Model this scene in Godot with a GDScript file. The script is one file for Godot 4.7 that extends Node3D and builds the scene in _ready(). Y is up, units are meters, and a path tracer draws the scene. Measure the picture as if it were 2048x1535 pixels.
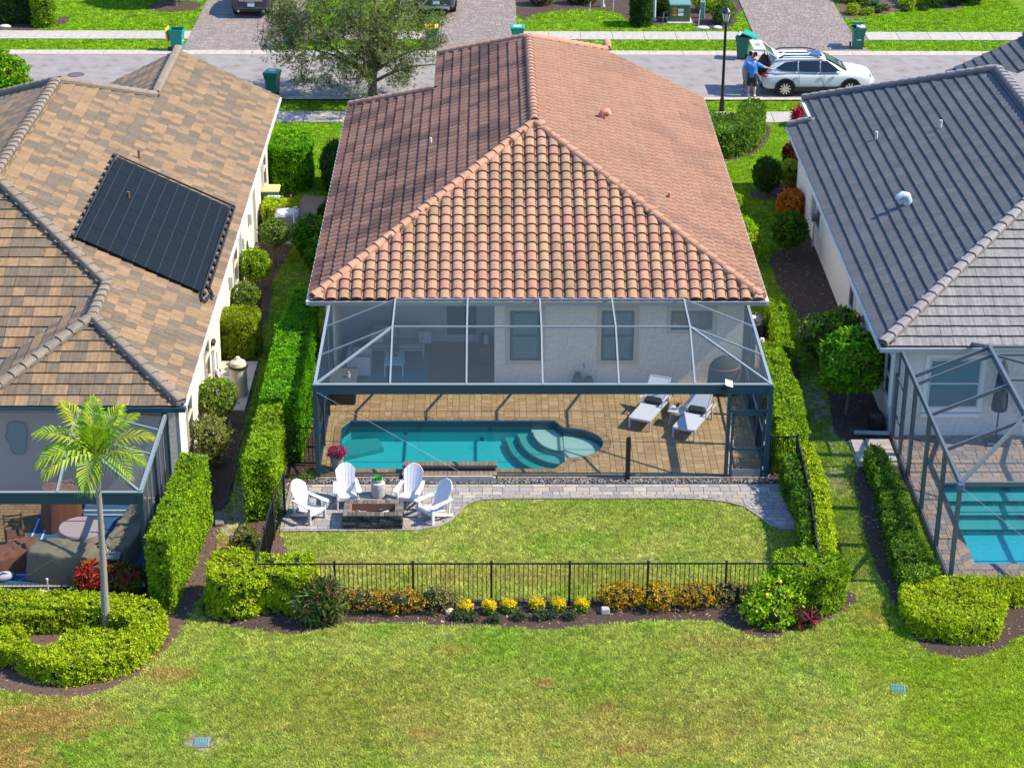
extends Node3D

# ---------------------------------------------------------------- mesh builder
class MB:
	var v := PackedVector3Array()
	var n := PackedVector3Array()
	var t := PackedVector2Array()
	var k := PackedColorArray()
	var col := Color(1, 1, 1)
	var tinted := false
	var X := Transform3D.IDENTITY
	func tint(c: Color) -> MB:
		col = c
		tinted = true
		return self
	# corners counter-clockwise seen from outside
	func tri(a: Vector3, b: Vector3, c: Vector3) -> void:
		a = X * a
		b = X * b
		c = X * c
		var m := (b - a).cross(c - a)
		if m.length_squared() < 1e-14:
			return
		m = m.normalized()
		v.append(a); v.append(c); v.append(b)
		for i in 3:
			n.append(m); k.append(col)
		t.append(Vector2(a.x, a.z)); t.append(Vector2(c.x, c.z)); t.append(Vector2(b.x, b.z))
	func quad(a: Vector3, b: Vector3, c: Vector3, d: Vector3) -> void:
		tri(a, b, c)
		tri(a, c, d)
	func trin(a: Vector3, b: Vector3, c: Vector3, na: Vector3, nb: Vector3, nc: Vector3, ua := Vector2(), ub := Vector2(), uc := Vector2()) -> void:
		a = X * a
		b = X * b
		c = X * c
		na = (X.basis * na).normalized()
		nb = (X.basis * nb).normalized()
		nc = (X.basis * nc).normalized()
		var m := (b - a).cross(c - a)
		if m.length_squared() < 1e-14:
			return
		if m.dot(na + nb + nc) < 0.0:
			v.append(a); v.append(b); v.append(c)
			n.append(na); n.append(nb); n.append(nc)
			t.append(ua); t.append(ub); t.append(uc)
		else:
			v.append(a); v.append(c); v.append(b)
			n.append(na); n.append(nc); n.append(nb)
			t.append(ua); t.append(uc); t.append(ub)
		for i in 3:
			k.append(col)
	func box(c: Vector3, s: Vector3, q := Basis.IDENTITY) -> MB:
		var h := s * 0.5
		var p := []
		for i in 8:
			p.append(c + q * Vector3(h.x if i & 1 else -h.x, h.y if i & 2 else -h.y, h.z if i & 4 else -h.z))
		quad(p[4], p[5], p[7], p[6])
		quad(p[1], p[0], p[2], p[3])
		quad(p[5], p[1], p[3], p[7])
		quad(p[0], p[4], p[6], p[2])
		quad(p[6], p[7], p[3], p[2])
		quad(p[0], p[1], p[5], p[4])
		return self
	# box with chamfered edges
	func cbox(c: Vector3, s: Vector3, b := 0.01, q := Basis.IDENTITY) -> MB:
		var h := s * 0.5
		b = minf(b, minf(h.x, minf(h.y, h.z)) * 0.9)
		var P := func(sx: float, sy: float, sz: float, w: int) -> Vector3:
			var o := Vector3(h.x - b, h.y - b, h.z - b)
			if w == 0: o.x = h.x
			elif w == 1: o.y = h.y
			else: o.z = h.z
			return c + q * Vector3(o.x * sx, o.y * sy, o.z * sz)
		var f := func(a: Vector3, bb: Vector3, cc: Vector3, d: Vector3) -> void:
			var m := (bb - a).cross(cc - a)
			if m.dot((a + bb + cc + d) * 0.25 - c) > 0.0:
				quad(a, bb, cc, d)
			else:
				quad(d, cc, bb, a)
		for s1 in [-1.0, 1.0]:
			f.call(P.call(s1, -1, -1, 0), P.call(s1, 1, -1, 0), P.call(s1, 1, 1, 0), P.call(s1, -1, 1, 0))
			f.call(P.call(-1, s1, -1, 1), P.call(1, s1, -1, 1), P.call(1, s1, 1, 1), P.call(-1, s1, 1, 1))
			f.call(P.call(-1, -1, s1, 2), P.call(1, -1, s1, 2), P.call(1, 1, s1, 2), P.call(-1, 1, s1, 2))
			for s2 in [-1.0, 1.0]:
				f.call(P.call(s1, s2, -1, 0), P.call(s1, s2, 1, 0), P.call(s1, s2, 1, 1), P.call(s1, s2, -1, 1))
				f.call(P.call(s1, -1, s2, 0), P.call(s1, 1, s2, 0), P.call(s1, 1, s2, 2), P.call(s1, -1, s2, 2))
				f.call(P.call(-1, s1, s2, 1), P.call(1, s1, s2, 1), P.call(1, s1, s2, 2), P.call(-1, s1, s2, 2))
				for s3 in [-1.0, 1.0]:
					var a: Vector3 = P.call(s1, s2, s3, 0)
					var d: Vector3 = P.call(s1, s2, s3, 1)
					var e: Vector3 = P.call(s1, s2, s3, 2)
					if (d - a).cross(e - a).dot(a - c) > 0.0:
						tri(a, d, e)
					else:
						tri(a, e, d)
		return self
	func beam(a: Vector3, b: Vector3, w: float, h: float, up := Vector3.UP) -> MB:
		var f := (b - a).normalized()
		if absf(f.dot(up)) > 0.98:
			up = Vector3.BACK
		var r := f.cross(up).normalized()
		var u := r.cross(f).normalized()
		return box((a + b) * 0.5, Vector3(w, h, a.distance_to(b)), Basis(r, u, -f))
	func tube(p: Array, r: Array, m := 8, caps := true) -> MB:
		var rings := []
		var nr := []
		var u := Vector3.UP
		for i in p.size():
			var f: Vector3 = (p[mini(i + 1, p.size() - 1)] - p[maxi(i - 1, 0)])
			f = f.normalized()
			if i == 0 and absf(f.dot(u)) > 0.9:
				u = Vector3.RIGHT
			var s := f.cross(u).normalized()
			u = s.cross(f).normalized()
			var a := []
			var b := []
			for j in m:
				var w := TAU * j / m
				var d := s * cos(w) + u * sin(w)
				b.append(d)
				a.append(p[i] + d * float(r[mini(i, r.size() - 1)]))
			rings.append(a)
			nr.append(b)
		for i in p.size() - 1:
			for j in m:
				var j2 := (j + 1) % m
				trin(rings[i][j], rings[i][j2], rings[i + 1][j2], nr[i][j], nr[i][j2], nr[i + 1][j2])
				trin(rings[i][j], rings[i + 1][j2], rings[i + 1][j], nr[i][j], nr[i + 1][j2], nr[i + 1][j])
		if caps:
			for e in [0, p.size() - 1]:
				var d: Vector3 = (p[0] - p[1]) if e == 0 else (p[e] - p[e - 1])
				d = d.normalized()
				for j in m:
					trin(p[e], rings[e][j], rings[e][(j + 1) % m], d, d, d)
		return self
	func ell(c: Vector3, r: Vector3, m := 12, w := 8, lo := -1.0, hi := 1.0) -> MB:
		for i in w:
			for j in m:
				var q := []
				var nn := []
				for o in [[0, 0], [0, 1], [1, 1], [1, 0]]:
					var la := asin(lo) + (asin(hi) - asin(lo)) * float(i + o[0]) / w
					var lg := TAU * float(j + o[1]) / m
					var d := Vector3(cos(la) * cos(lg), sin(la), cos(la) * sin(lg))
					q.append(c + d * r)
					nn.append((d / r).normalized())
				trin(q[0], q[1], q[2], nn[0], nn[1], nn[2])
				trin(q[0], q[2], q[3], nn[0], nn[2], nn[3])
		return self
	# profile of (radius, height), bottom to top, outside
	func lathe(pr: Array, m := 16, c := Vector3.ZERO, sx := 1.0, sz := 1.0) -> MB:
		for i in pr.size() - 1:
			var a: Vector2 = pr[i]
			var b: Vector2 = pr[i + 1]
			var d := b - a
			var sl := Vector2(d.y, -d.x).normalized()
			for j in m:
				var w0 := TAU * j / m
				var w1 := TAU * (j + 1) / m
				var e0 := Vector3(cos(w0) * sx, 0, sin(w0) * sz)
				var e1 := Vector3(cos(w1) * sx, 0, sin(w1) * sz)
				var n0 := Vector3(cos(w0) * sl.x, sl.y, sin(w0) * sl.x)
				var n1 := Vector3(cos(w1) * sl.x, sl.y, sin(w1) * sl.x)
				var p0 := c + e0 * a.x + Vector3(0, a.y, 0)
				var p1 := c + e1 * a.x + Vector3(0, a.y, 0)
				var p2 := c + e1 * b.x + Vector3(0, b.y, 0)
				var p3 := c + e0 * b.x + Vector3(0, b.y, 0)
				trin(p0, p1, p2, n0, n1, n1)
				trin(p0, p2, p3, n0, n1, n0)
		return self
	# polygon of (x, z) raised from y0 to y1; without_base leaves the underside out
	func prism(poly: PackedVector2Array, y0: float, y1: float, base := false) -> MB:
		if Geometry2D.is_polygon_clockwise(poly):
			poly = poly.duplicate()
			poly.reverse()
		var ix := Geometry2D.triangulate_polygon(poly)
		for i in range(0, ix.size(), 3):
			var a := poly[ix[i]]
			var b := poly[ix[i + 1]]
			var c := poly[ix[i + 2]]
			if (b - a).cross(c - a) > 0.0:
				var s := b
				b = c
				c = s
			tri(Vector3(a.x, y1, a.y), Vector3(b.x, y1, b.y), Vector3(c.x, y1, c.y))
			if base:
				tri(Vector3(a.x, y0, a.y), Vector3(c.x, y0, c.y), Vector3(b.x, y0, b.y))
		if y1 - y0 > 1e-5:
			for i in poly.size():
				var a := poly[i]
				var b := poly[(i + 1) % poly.size()]
				var w := Vector3(a.x, y0, a.y)
				var z := Vector3(b.x, y0, b.y)
				var u := Vector3(0, y1 - y0, 0)
				var m := (z - w).cross(u)
				var out := Vector3(b.y - a.y, 0, a.x - b.x)
				var side := Geometry2D.is_point_in_polygon((a + b) * 0.5 + Vector2(out.x, out.z).normalized() * 0.0005, poly)
				if side:
					out = -out
				if m.dot(out) > 0.0:
					quad(w, z, z + u, w + u)
				else:
					quad(z, w, w + u, z + u)
		return self
	# a grid of points rows[i][j], smooth; side says which way is out
	func skin(rows: Array, flip := false, closed := false) -> MB:
		var R := rows.size()
		var C: int = rows[0].size()
		var nn := []
		for i in R:
			var line := []
			for j in C:
				var j0 := (j - 1 + C) % C if closed else maxi(j - 1, 0)
				var j1 := (j + 1) % C if closed else mini(j + 1, C - 1)
				var du: Vector3 = rows[mini(i + 1, R - 1)][j] - rows[maxi(i - 1, 0)][j]
				var dv: Vector3 = rows[i][j1] - rows[i][j0]
				var m := du.cross(dv)
				if m.length_squared() < 1e-12:
					var i2 := mini(i + 1, R - 1) if i < R / 2 else maxi(i - 1, 0)
					dv = rows[i2][j1] - rows[i2][j0]
					m = du.cross(dv)
				line.append(-m.normalized() if flip else m.normalized())
			nn.append(line)
		for i in R - 1:
			for j in (C if closed else C - 1):
				var b := (j + 1) % C
				trin(rows[i][j], rows[i + 1][j], rows[i + 1][b], nn[i][j], nn[i + 1][j], nn[i + 1][b], Vector2(i, j), Vector2(i + 1, j), Vector2(i + 1, j + 1))
				trin(rows[i][j], rows[i + 1][b], rows[i][b], nn[i][j], nn[i + 1][b], nn[i][b], Vector2(i, j), Vector2(i + 1, j + 1), Vector2(i, j + 1))
		return self
	# a sloping pane across z from the bottom corner to the top corner, both sides mirrored, set out by a little
	func quad4(lo: Vector3, hi: Vector3, out: float) -> MB:
		var d := (hi - lo) * Vector3(1, 1, 0)
		var n := Vector3(d.y, -d.x, 0).normalized()
		if n.y < 0.0: n = -n
		var a := lo + n * out
		var b := hi + n * out
		quad(a, b, b * Vector3(1, 1, -1), a * Vector3(1, 1, -1))
		return self
	func done() -> ArrayMesh:
		var a := []
		a.resize(Mesh.ARRAY_MAX)
		a[Mesh.ARRAY_VERTEX] = v
		a[Mesh.ARRAY_NORMAL] = n
		a[Mesh.ARRAY_TEX_UV] = t
		if tinted:
			a[Mesh.ARRAY_COLOR] = k
		var m := ArrayMesh.new()
		if v.size():
			m.add_surface_from_arrays(Mesh.PRIMITIVE_TRIANGLES, a)
		return m

# ---------------------------------------------------------------- scene helpers
var M := {}
var rng := RandomNumberGenerator.new()
var lawn_noise := FastNoiseLite.new()
var lawn_fine := FastNoiseLite.new()
var eye := Vector3(0.005, 25.977, 43.279)

func rf(a: float, b: float) -> float:
	return rng.randf_range(a, b)

func lin(c: Color) -> Color:
	var s := c.linear_to_srgb()
	s.a = c.a
	return s

func base(called: String, label: String, category: String, at := Vector3.ZERO, turn := 0.0, group := "") -> Node3D:
	var o := Node3D.new()
	o.name = called
	add_child(o, true)
	o.position = at
	o.rotation.y = turn
	return tag(o, label, category, group)

func tag(o: Node3D, label: String, category: String, group := "", kind := "") -> Node3D:
	if label: o.set_meta("label", label)
	if category: o.set_meta("category", category)
	if group: o.set_meta("group", group)
	if kind: o.set_meta("kind", kind)
	return o

func put(called: String, mesh: Variant, m: Material, parent: Node = null, x := Transform3D.IDENTITY) -> MeshInstance3D:
	var o := MeshInstance3D.new()
	o.name = called
	o.mesh = (mesh as MB).done() if mesh is MB else mesh
	o.material_override = m
	o.transform = x
	(parent if parent else self).add_child(o, true)
	return o

func struct(called: String, mesh: Variant, m: Material, label := "") -> MeshInstance3D:
	var o := put(called, mesh, m)
	o.set_meta("kind", "structure")
	o.set_meta("label", label)
	return o

func many(called: String, mesh: Variant, m: Material, where: Array, tints: Array, parent: Node = null) -> MultiMeshInstance3D:
	var mm := MultiMesh.new()
	mm.transform_format = MultiMesh.TRANSFORM_3D
	mm.use_colors = tints.size() > 0
	mm.mesh = (mesh as MB).done() if mesh is MB else mesh
	mm.instance_count = where.size()
	for i in where.size():
		mm.set_instance_transform(i, where[i])
		if tints.size():
			mm.set_instance_color(i, tints[i])
	var o := MultiMeshInstance3D.new()
	o.name = called
	o.multimesh = mm
	o.material_override = m
	o.set_meta("kind", "stuff")
	(parent if parent else self).add_child(o, true)
	return o

func mat(called: String, c: Color, rough := 0.8, metal := 0.0) -> StandardMaterial3D:
	var m := StandardMaterial3D.new()
	m.resource_name = called
	m.albedo_color = lin(c)
	m.roughness = rough
	m.metallic = metal
	M[called] = m
	return m

func noise_image(size: int, freq: float, stops: Array, octaves := 4, seed_ := 1, sx := 1.0) -> Image:
	var f := FastNoiseLite.new()
	f.seed = seed_
	f.frequency = freq
	f.fractal_octaves = octaves
	var g := f.get_seamless_image(size, size, false, false, 0.1, true)
	var im := Image.create(size, size, false, Image.FORMAT_RGB8)
	var ramp := []
	for i in 256:
		var x := i / 255.0 * (stops.size() - 1)
		var j := mini(int(x), stops.size() - 2)
		ramp.append((stops[j] as Color).lerp(stops[j + 1], x - j))
	for y in size:
		for x in size:
			im.set_pixel(x, y, ramp[int(g.get_pixel(int(x * sx) % size, y).r * 255.0)])
	return im

# a grained material: colour from noise between two or more real-world colours, laid in world space
func grain(called: String, stops: Array, per_metre: float, freq: float, rough := 0.85, bump := 0.0, world := true, seed_ := 1, size := 256) -> StandardMaterial3D:
	var s := []
	for c in stops:
		s.append(lin(c))
	var m := mat(called, Color(1, 1, 1), rough)
	m.albedo_color = Color.WHITE
	m.albedo_texture = ImageTexture.create_from_image(noise_image(size, freq, s, 5, seed_))
	m.uv1_triplanar = true
	m.uv1_world_triplanar = world
	m.uv1_scale = Vector3.ONE * per_metre
	if bump > 0.0:
		m.heightmap_enabled = true
		m.heightmap_scale = bump
		m.heightmap_texture = ImageTexture.create_from_image(noise_image(size, freq * 1.6, [Color.BLACK, Color.WHITE], 5, seed_ + 7))
	return m

func tinted(called: String, rough := 0.8, back := Color(0, 0, 0), spec := 0.5) -> StandardMaterial3D:
	var m := mat(called, Color(1, 1, 1), rough)
	m.albedo_color = Color.WHITE
	m.vertex_color_use_as_albedo = true
	m.metallic_specular = spec
	if back != Color(0, 0, 0):
		m.backlight_enabled = true
		m.backlight = lin(back)
	return m

func vary(c: Color, a: float, hue := 0.0) -> Color:
	var s := 1.0 + rf(-a, a)
	return Color(c.r * s * (1.0 + rf(-hue, hue)), c.g * s, c.b * s * (1.0 + rf(-hue, hue)))

func v2(a: Array) -> PackedVector2Array:
	var p := PackedVector2Array()
	for i in range(0, a.size(), 2):
		p.append(Vector2(a[i], a[i + 1]))
	return p

# a smooth closed curve through plan points
func smooth(p: PackedVector2Array, per := 5) -> PackedVector2Array:
	var o := PackedVector2Array()
	var c := p.size()
	for i in c:
		for s in per:
			o.append(p[i].cubic_interpolate(p[(i + 1) % c], p[(i - 1 + c) % c], p[(i + 2) % c], float(s) / per))
	return o

func rect(x0: float, z0: float, x1: float, z1: float) -> PackedVector2Array:
	return PackedVector2Array([Vector2(x0, z0), Vector2(x1, z0), Vector2(x1, z1), Vector2(x0, z1)])

func inset(p: PackedVector2Array, by: float) -> PackedVector2Array:
	var r := Geometry2D.offset_polygon(p, -by)
	return r[0] if r.size() else p

func bounds(p: PackedVector2Array) -> Rect2:
	var r := Rect2(p[0], Vector2.ZERO)
	for q in p:
		r = r.expand(q)
	return r

# ---------------------------------------------------------------- the scene
func _ready() -> void:
	rng.seed = 20240611
	# camera
	var cam := Camera3D.new()
	cam.name = "camera"
	add_child(cam)
	cam.transform = Transform3D(Basis(Vector3(0.99993921, 0.00446911, 0.01007967), Vector3(0.0001797, 0.90744583, -0.42016906), Vector3(-0.01102454, 0.42014533, 0.90738986)).orthonormalized(), eye)
	cam.fov = 21.0
	cam.near = 0.5
	cam.far = 900.0
	cam.current = true
	# sky and exposure
	var env := Environment.new()
	env.background_mode = Environment.BG_SKY
	var sky := Sky.new()
	var sm := ProceduralSkyMaterial.new()
	sm.sky_top_color = Color(0.4, 0.56, 0.8)
	sm.sky_horizon_color = Color(0.8, 0.85, 0.9)
	sm.sky_curve = 0.12
	sm.ground_bottom_color = Color(0.25, 0.3, 0.2)
	sm.ground_horizon_color = Color(0.62, 0.7, 0.72)
	sm.sky_energy_multiplier = 1.0
	sky.sky_material = sm
	env.sky = sky
	env.background_energy_multiplier = 1.1
	env.tonemap_mode = Environment.TONE_MAPPER_LINEAR
	env.tonemap_exposure = 2.0
	env.sdfgi_enabled = true
	env.ssao_enabled = true
	env.ssil_enabled = true
	var we := WorldEnvironment.new()
	we.name = "world_environment"
	we.environment = env
	add_child(we)
	# sun, from the right and a touch towards the viewer
	var sun := DirectionalLight3D.new()
	sun.name = "sun"
	add_child(sun)
	sun.look_at_from_position(Vector3(0.9, 1.0, 0.07), Vector3.ZERO, Vector3.UP)
	sun.light_energy = 1.5
	sun.light_color = Color(1.0, 0.95, 0.86)
	sun.light_angular_distance = 0.5
	sun.shadow_enabled = true

	materials()
	ground()
	street()
	main_house()
	left_house()
	right_house()
	main_cage()
	left_cage()
	right_cage()
	main_pool_and_deck()
	patio()
	lanai()
	fences()
	hedges()
	beds_and_flowers()
	palm()
	oak()
	side_yards()
	street_things()
	vehicles()
	people()
	grass()

func materials() -> void:
	mat("white_paint", Color(0.78, 0.78, 0.76), 0.5)
	mat("white_metal", Color(0.5, 0.52, 0.54), 0.4)
	mat("bronze_frame", Color(0.011, 0.045, 0.075), 0.4)
	mat("frame_top", Color(0.27, 0.3, 0.33), 0.4)
	mat("grey_frame", Color(0.07, 0.095, 0.115), 0.42)
	mat("black_metal", Color(0.008, 0.009, 0.011), 0.4)
	mat("black_plastic", Color(0.012, 0.013, 0.015), 0.55)
	mat("dark_grey", Color(0.04, 0.045, 0.05), 0.6)
	mat("mid_grey", Color(0.2, 0.21, 0.22), 0.6)
	mat("light_grey", Color(0.45, 0.46, 0.47), 0.6)
	mat("chrome", Color(0.6, 0.62, 0.65), 0.2, 1.0)
	mat("white_plastic", Color(0.56, 0.56, 0.6), 0.42)
	mat("teal_table", Color(0.3, 0.66, 0.7), 0.4)
	mat("copper", Color(0.3, 0.14, 0.06), 0.4, 0.6)
	mat("window_glass", Color(0.02, 0.05, 0.06), 0.06)
	M.window_glass.metallic_specular = 0.8
	mat("teal_glass", Color(0.03, 0.13, 0.16), 0.08)
	mat("bin_green", Color(0.0, 0.25, 0.18), 0.45)
	mat("bin_green_dark", Color(0.003, 0.14, 0.085), 0.45)
	mat("bin_yellow", Color(0.75, 0.47, 0.02), 0.5)
	mat("bin_cream", Color(0.75, 0.52, 0.19), 0.5)
	mat("rubber", Color(0.012, 0.012, 0.012), 0.8)
	mat("black_cloth", Color(0.018, 0.02, 0.024), 0.9)
	mat("khaki_cloth", Color(0.17, 0.155, 0.105), 0.95)
	mat("brown_cloth", Color(0.15, 0.062, 0.036), 0.95)
	mat("taupe_cloth", Color(0.33, 0.275, 0.27), 0.9)
	mat("grey_cloth", Color(0.3, 0.33, 0.36), 0.95)
	mat("white_cloth", Color(0.46, 0.49, 0.54), 0.9)
	mat("fascia", Color(0.55, 0.56, 0.55), 0.5)
	mat("bark", Color(0.16, 0.13, 0.1), 0.95)
	tinted("leaf", 0.6, Color(0.5, 0.62, 0.12), 0.22)
	tinted("grass_blade", 0.8, Color(0.5, 0.6, 0.1), 0.1)
	tinted("petal", 0.6, Color(0.4, 0.4, 0.3), 0.3)
	tinted("paint_mix", 0.6)
	grain("stucco", [Color(0.6, 0.55, 0.45), Color(0.7, 0.65, 0.54), Color(0.76, 0.71, 0.6)], 1.3, 0.02, 0.9, 0.3)
	grain("stucco_white", [Color(0.58, 0.57, 0.52), Color(0.68, 0.67, 0.63), Color(0.74, 0.73, 0.69)], 1.3, 0.02, 0.9, 0.3)
	grain("trim_cream", [Color(0.56, 0.5, 0.38), Color(0.62, 0.56, 0.43)], 1.0, 0.02, 0.85)
	grain("asphalt", [Color(0.19, 0.175, 0.172), Color(0.28, 0.262, 0.26), Color(0.31, 0.29, 0.287), Color(0.34, 0.318, 0.312)], 0.35, 0.012, 0.9, 0.0, true, 4)
	M.asphalt.detail_enabled = false
	grain("concrete", [Color(0.42, 0.38, 0.34), Color(0.54, 0.5, 0.46), Color(0.6, 0.57, 0.53)], 0.8, 0.015, 0.9, 0.2, true, 5)
	grain("mulch", [Color(0.02, 0.012, 0.01), Color(0.055, 0.032, 0.025), Color(0.1, 0.065, 0.05), Color(0.2, 0.13, 0.1)], 2.2, 0.09, 0.95, 3.0, true, 6)
	grain("mulch_red", [Color(0.05, 0.03, 0.022), Color(0.14, 0.085, 0.065), Color(0.2, 0.12, 0.09), Color(0.32, 0.2, 0.15)], 2.2, 0.09, 0.95, 3.0, true, 16)
	grain("sand", [Color(0.13, 0.11, 0.09), Color(0.24, 0.2, 0.17), Color(0.34, 0.29, 0.25)], 1.2, 0.05, 0.95, 1.0, true, 7)
	grain("wood_brown", [Color(0.08, 0.04, 0.022), Color(0.15, 0.08, 0.045)], 1.5, 0.03, 0.6)
	grain("lanai_floor", [Color(0.2, 0.105, 0.075), Color(0.28, 0.15, 0.105)], 1.0, 0.03, 0.5)
	grain("rug_teal", [Color(0.015, 0.16, 0.22), Color(0.03, 0.24, 0.31)], 2.0, 0.05, 0.95)
	grain("rug_blue", [Color(0.015, 0.085, 0.2), Color(0.03, 0.14, 0.3)], 2.0, 0.05, 0.95)
	grain("planter_stone", [Color(0.42, 0.44, 0.45), Color(0.6, 0.62, 0.63)], 2.0, 0.02, 0.8)
	grain("pool_finish", [Color(0.0, 0.29, 0.33), Color(0.005, 0.41, 0.45), Color(0.03, 0.52, 0.55)], 1.6, 0.06, 0.7, 0.0, true, 11)
	grain("pool_finish_blue", [Color(0.0, 0.25, 0.34), Color(0.004, 0.34, 0.44), Color(0.02, 0.43, 0.53)], 1.6, 0.07, 0.7, 0.0, true, 12)
	grain("pool_step", [Color(0.16, 0.35, 0.33), Color(0.3, 0.5, 0.46), Color(0.42, 0.6, 0.55)], 2.2, 0.09, 0.7, 0.0, true, 13)
	grain("waterline_tile", [Color(0.008, 0.025, 0.05), Color(0.02, 0.06, 0.1)], 4.0, 0.05, 0.3)
	grain("mortar_red", [Color(0.34, 0.185, 0.125), Color(0.5, 0.28, 0.2)], 1.5, 0.03, 0.95)
	grain("mortar_grey", [Color(0.3, 0.28, 0.27), Color(0.42, 0.4, 0.385)], 1.5, 0.03, 0.95)
	grain("palm_bark", [Color(0.16, 0.15, 0.14), Color(0.34, 0.32, 0.3), Color(0.48, 0.46, 0.43)], 2.5, 0.05, 0.95, 1.0, true, 19)
	for q in [["asphalt", 0.7], ["concrete", 0.68], ["sand", 0.75], ["mulch", 1.0], ["mulch_red", 0.85], ["mortar_red", 0.62], ["mortar_grey", 0.38], ["palm_bark", 0.72], ["planter_stone", 0.66], ["rug_blue", 0.8], ["lanai_floor", 0.9], ["trim_cream", 0.9]]:
		M[q[0]].albedo_color = lin(Color(q[1], q[1] * 0.975, q[1] * 0.945))
	M.paver = tinted("paver", 0.85)
	M.paver.albedo_color = lin(Color(0.6, 0.6, 0.6))
	M.paver.albedo_texture = ImageTexture.create_from_image(noise_image(256, 0.04, [lin(Color(0.6, 0.6, 0.6)), lin(Color(0.9, 0.9, 0.9)), Color.WHITE], 5, 61))
	M.paver.uv1_triplanar = true
	M.paver.uv1_world_triplanar = true
	M.paver.uv1_scale = Vector3.ONE * 1.1
	var w := mat("water", Color(0.0, 0.3, 0.32), 0.03)
	w.transparency = BaseMaterial3D.TRANSPARENCY_ALPHA
	w.albedo_color = Color(lin(Color(0.0, 0.24, 0.27)), 0.12)
	var bump := FastNoiseLite.new()
	bump.frequency = 0.02
	bump.seed = 3
	var bi := bump.get_seamless_image(256, 256)
	bi.convert(Image.FORMAT_RGBA8)
	bi.bump_map_to_normal_map(2.0)
	w.normal_enabled = true
	w.normal_scale = 0.6
	w.normal_texture = ImageTexture.create_from_image(bi)
	w.uv1_triplanar = true
	w.uv1_world_triplanar = true
	w.uv1_scale = Vector3.ONE * 0.7
	for s in [["screen", Color(0.065, 0.1, 0.125), 0.25], ["screen_side", Color(0.03, 0.04, 0.05), 0.2], ["screen_shade", Color(0.07, 0.075, 0.085), 0.3], ["screen_right", Color(0.07, 0.1, 0.125), 0.22], ["fence_haze", Color(0.02, 0.03, 0.03), 0.16]]:
		var m := mat(s[0], s[1], 0.6)
		m.transparency = BaseMaterial3D.TRANSPARENCY_ALPHA
		m.albedo_color = Color(lin(s[1]), s[2])
		m.metallic_specular = 0.3

# ---------------------------------------------------------------- ground
var dirt := [
	# x, z, rx, rz, strength
	[-6.55, -4.3, 0.5, 1.1, 0.9], [-6.4, -5.6, 0.45, 1.0, 0.8], [-6.5, -8.0, 0.4, 1.4, 0.45], [8.95, -9.2, 0.3, 2.6, 0.6], [9.6, -11.5, 0.35, 1.6, 0.8], [9.75, -9.0, 0.3, 1.2, 0.6],
	[9.5, -6.6, 0.4, 0.8, 0.6], [9.75, -3.5, 0.2, 2.6, 0.4], [4.0, -2.25, 0.35, 0.5, 0.65], [3.3, -2.2, 0.25, 0.3, 0.45], [4.9, -0.9, 0.9, 0.2, 0.4], [-6.24, 5.7, 0.42, 0.42, 0.9], [9.28, 3.62, 0.3, 0.3, 0.35],
	[10.0, 1.9, 0.4, 0.5, 0.4], [8.9, 0.9, 0.5, 0.5, 0.3]]
var burnt := [[-9.9, 4.9, 1.6, 0.9, 0.75], [-10.9, 6.2, 1.5, 1.0, 0.95], [1.2, 3.4, 0.35, 0.2, 0.6], [2.6, 4.4, 0.4, 0.2, 0.6], [-3.9, 3.2, 0.25, 0.15, 0.55], [-1.4, 5.4, 0.5, 0.25, 0.6], [6.0, 5.0, 0.4, 0.2, 0.5], [3.0, 6.0, 0.6, 0.25, 0.6], [-7.3, 3.0, 0.7, 0.35, 0.6], [-2.5, 4.6, 3.0, 2.0, 0.25], [3.5, 5.2, 4.0, 1.6, 0.28], [-0.8, 2.0, 0.5, 0.3, 0.3], [-6.8, -2.4, 0.5, 1.2, 0.7], [-8.8, 4.4, 0.6, 0.35, 0.5], [0.5, -1.5, 4.0, 0.5, 0.3], [-3.6, -2.0, 1.2, 0.4, 0.25], [9.3, 0.6, 0.6, 0.6, 0.35], [5.6, 1.8, 1.5, 0.5, 0.3]]

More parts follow.
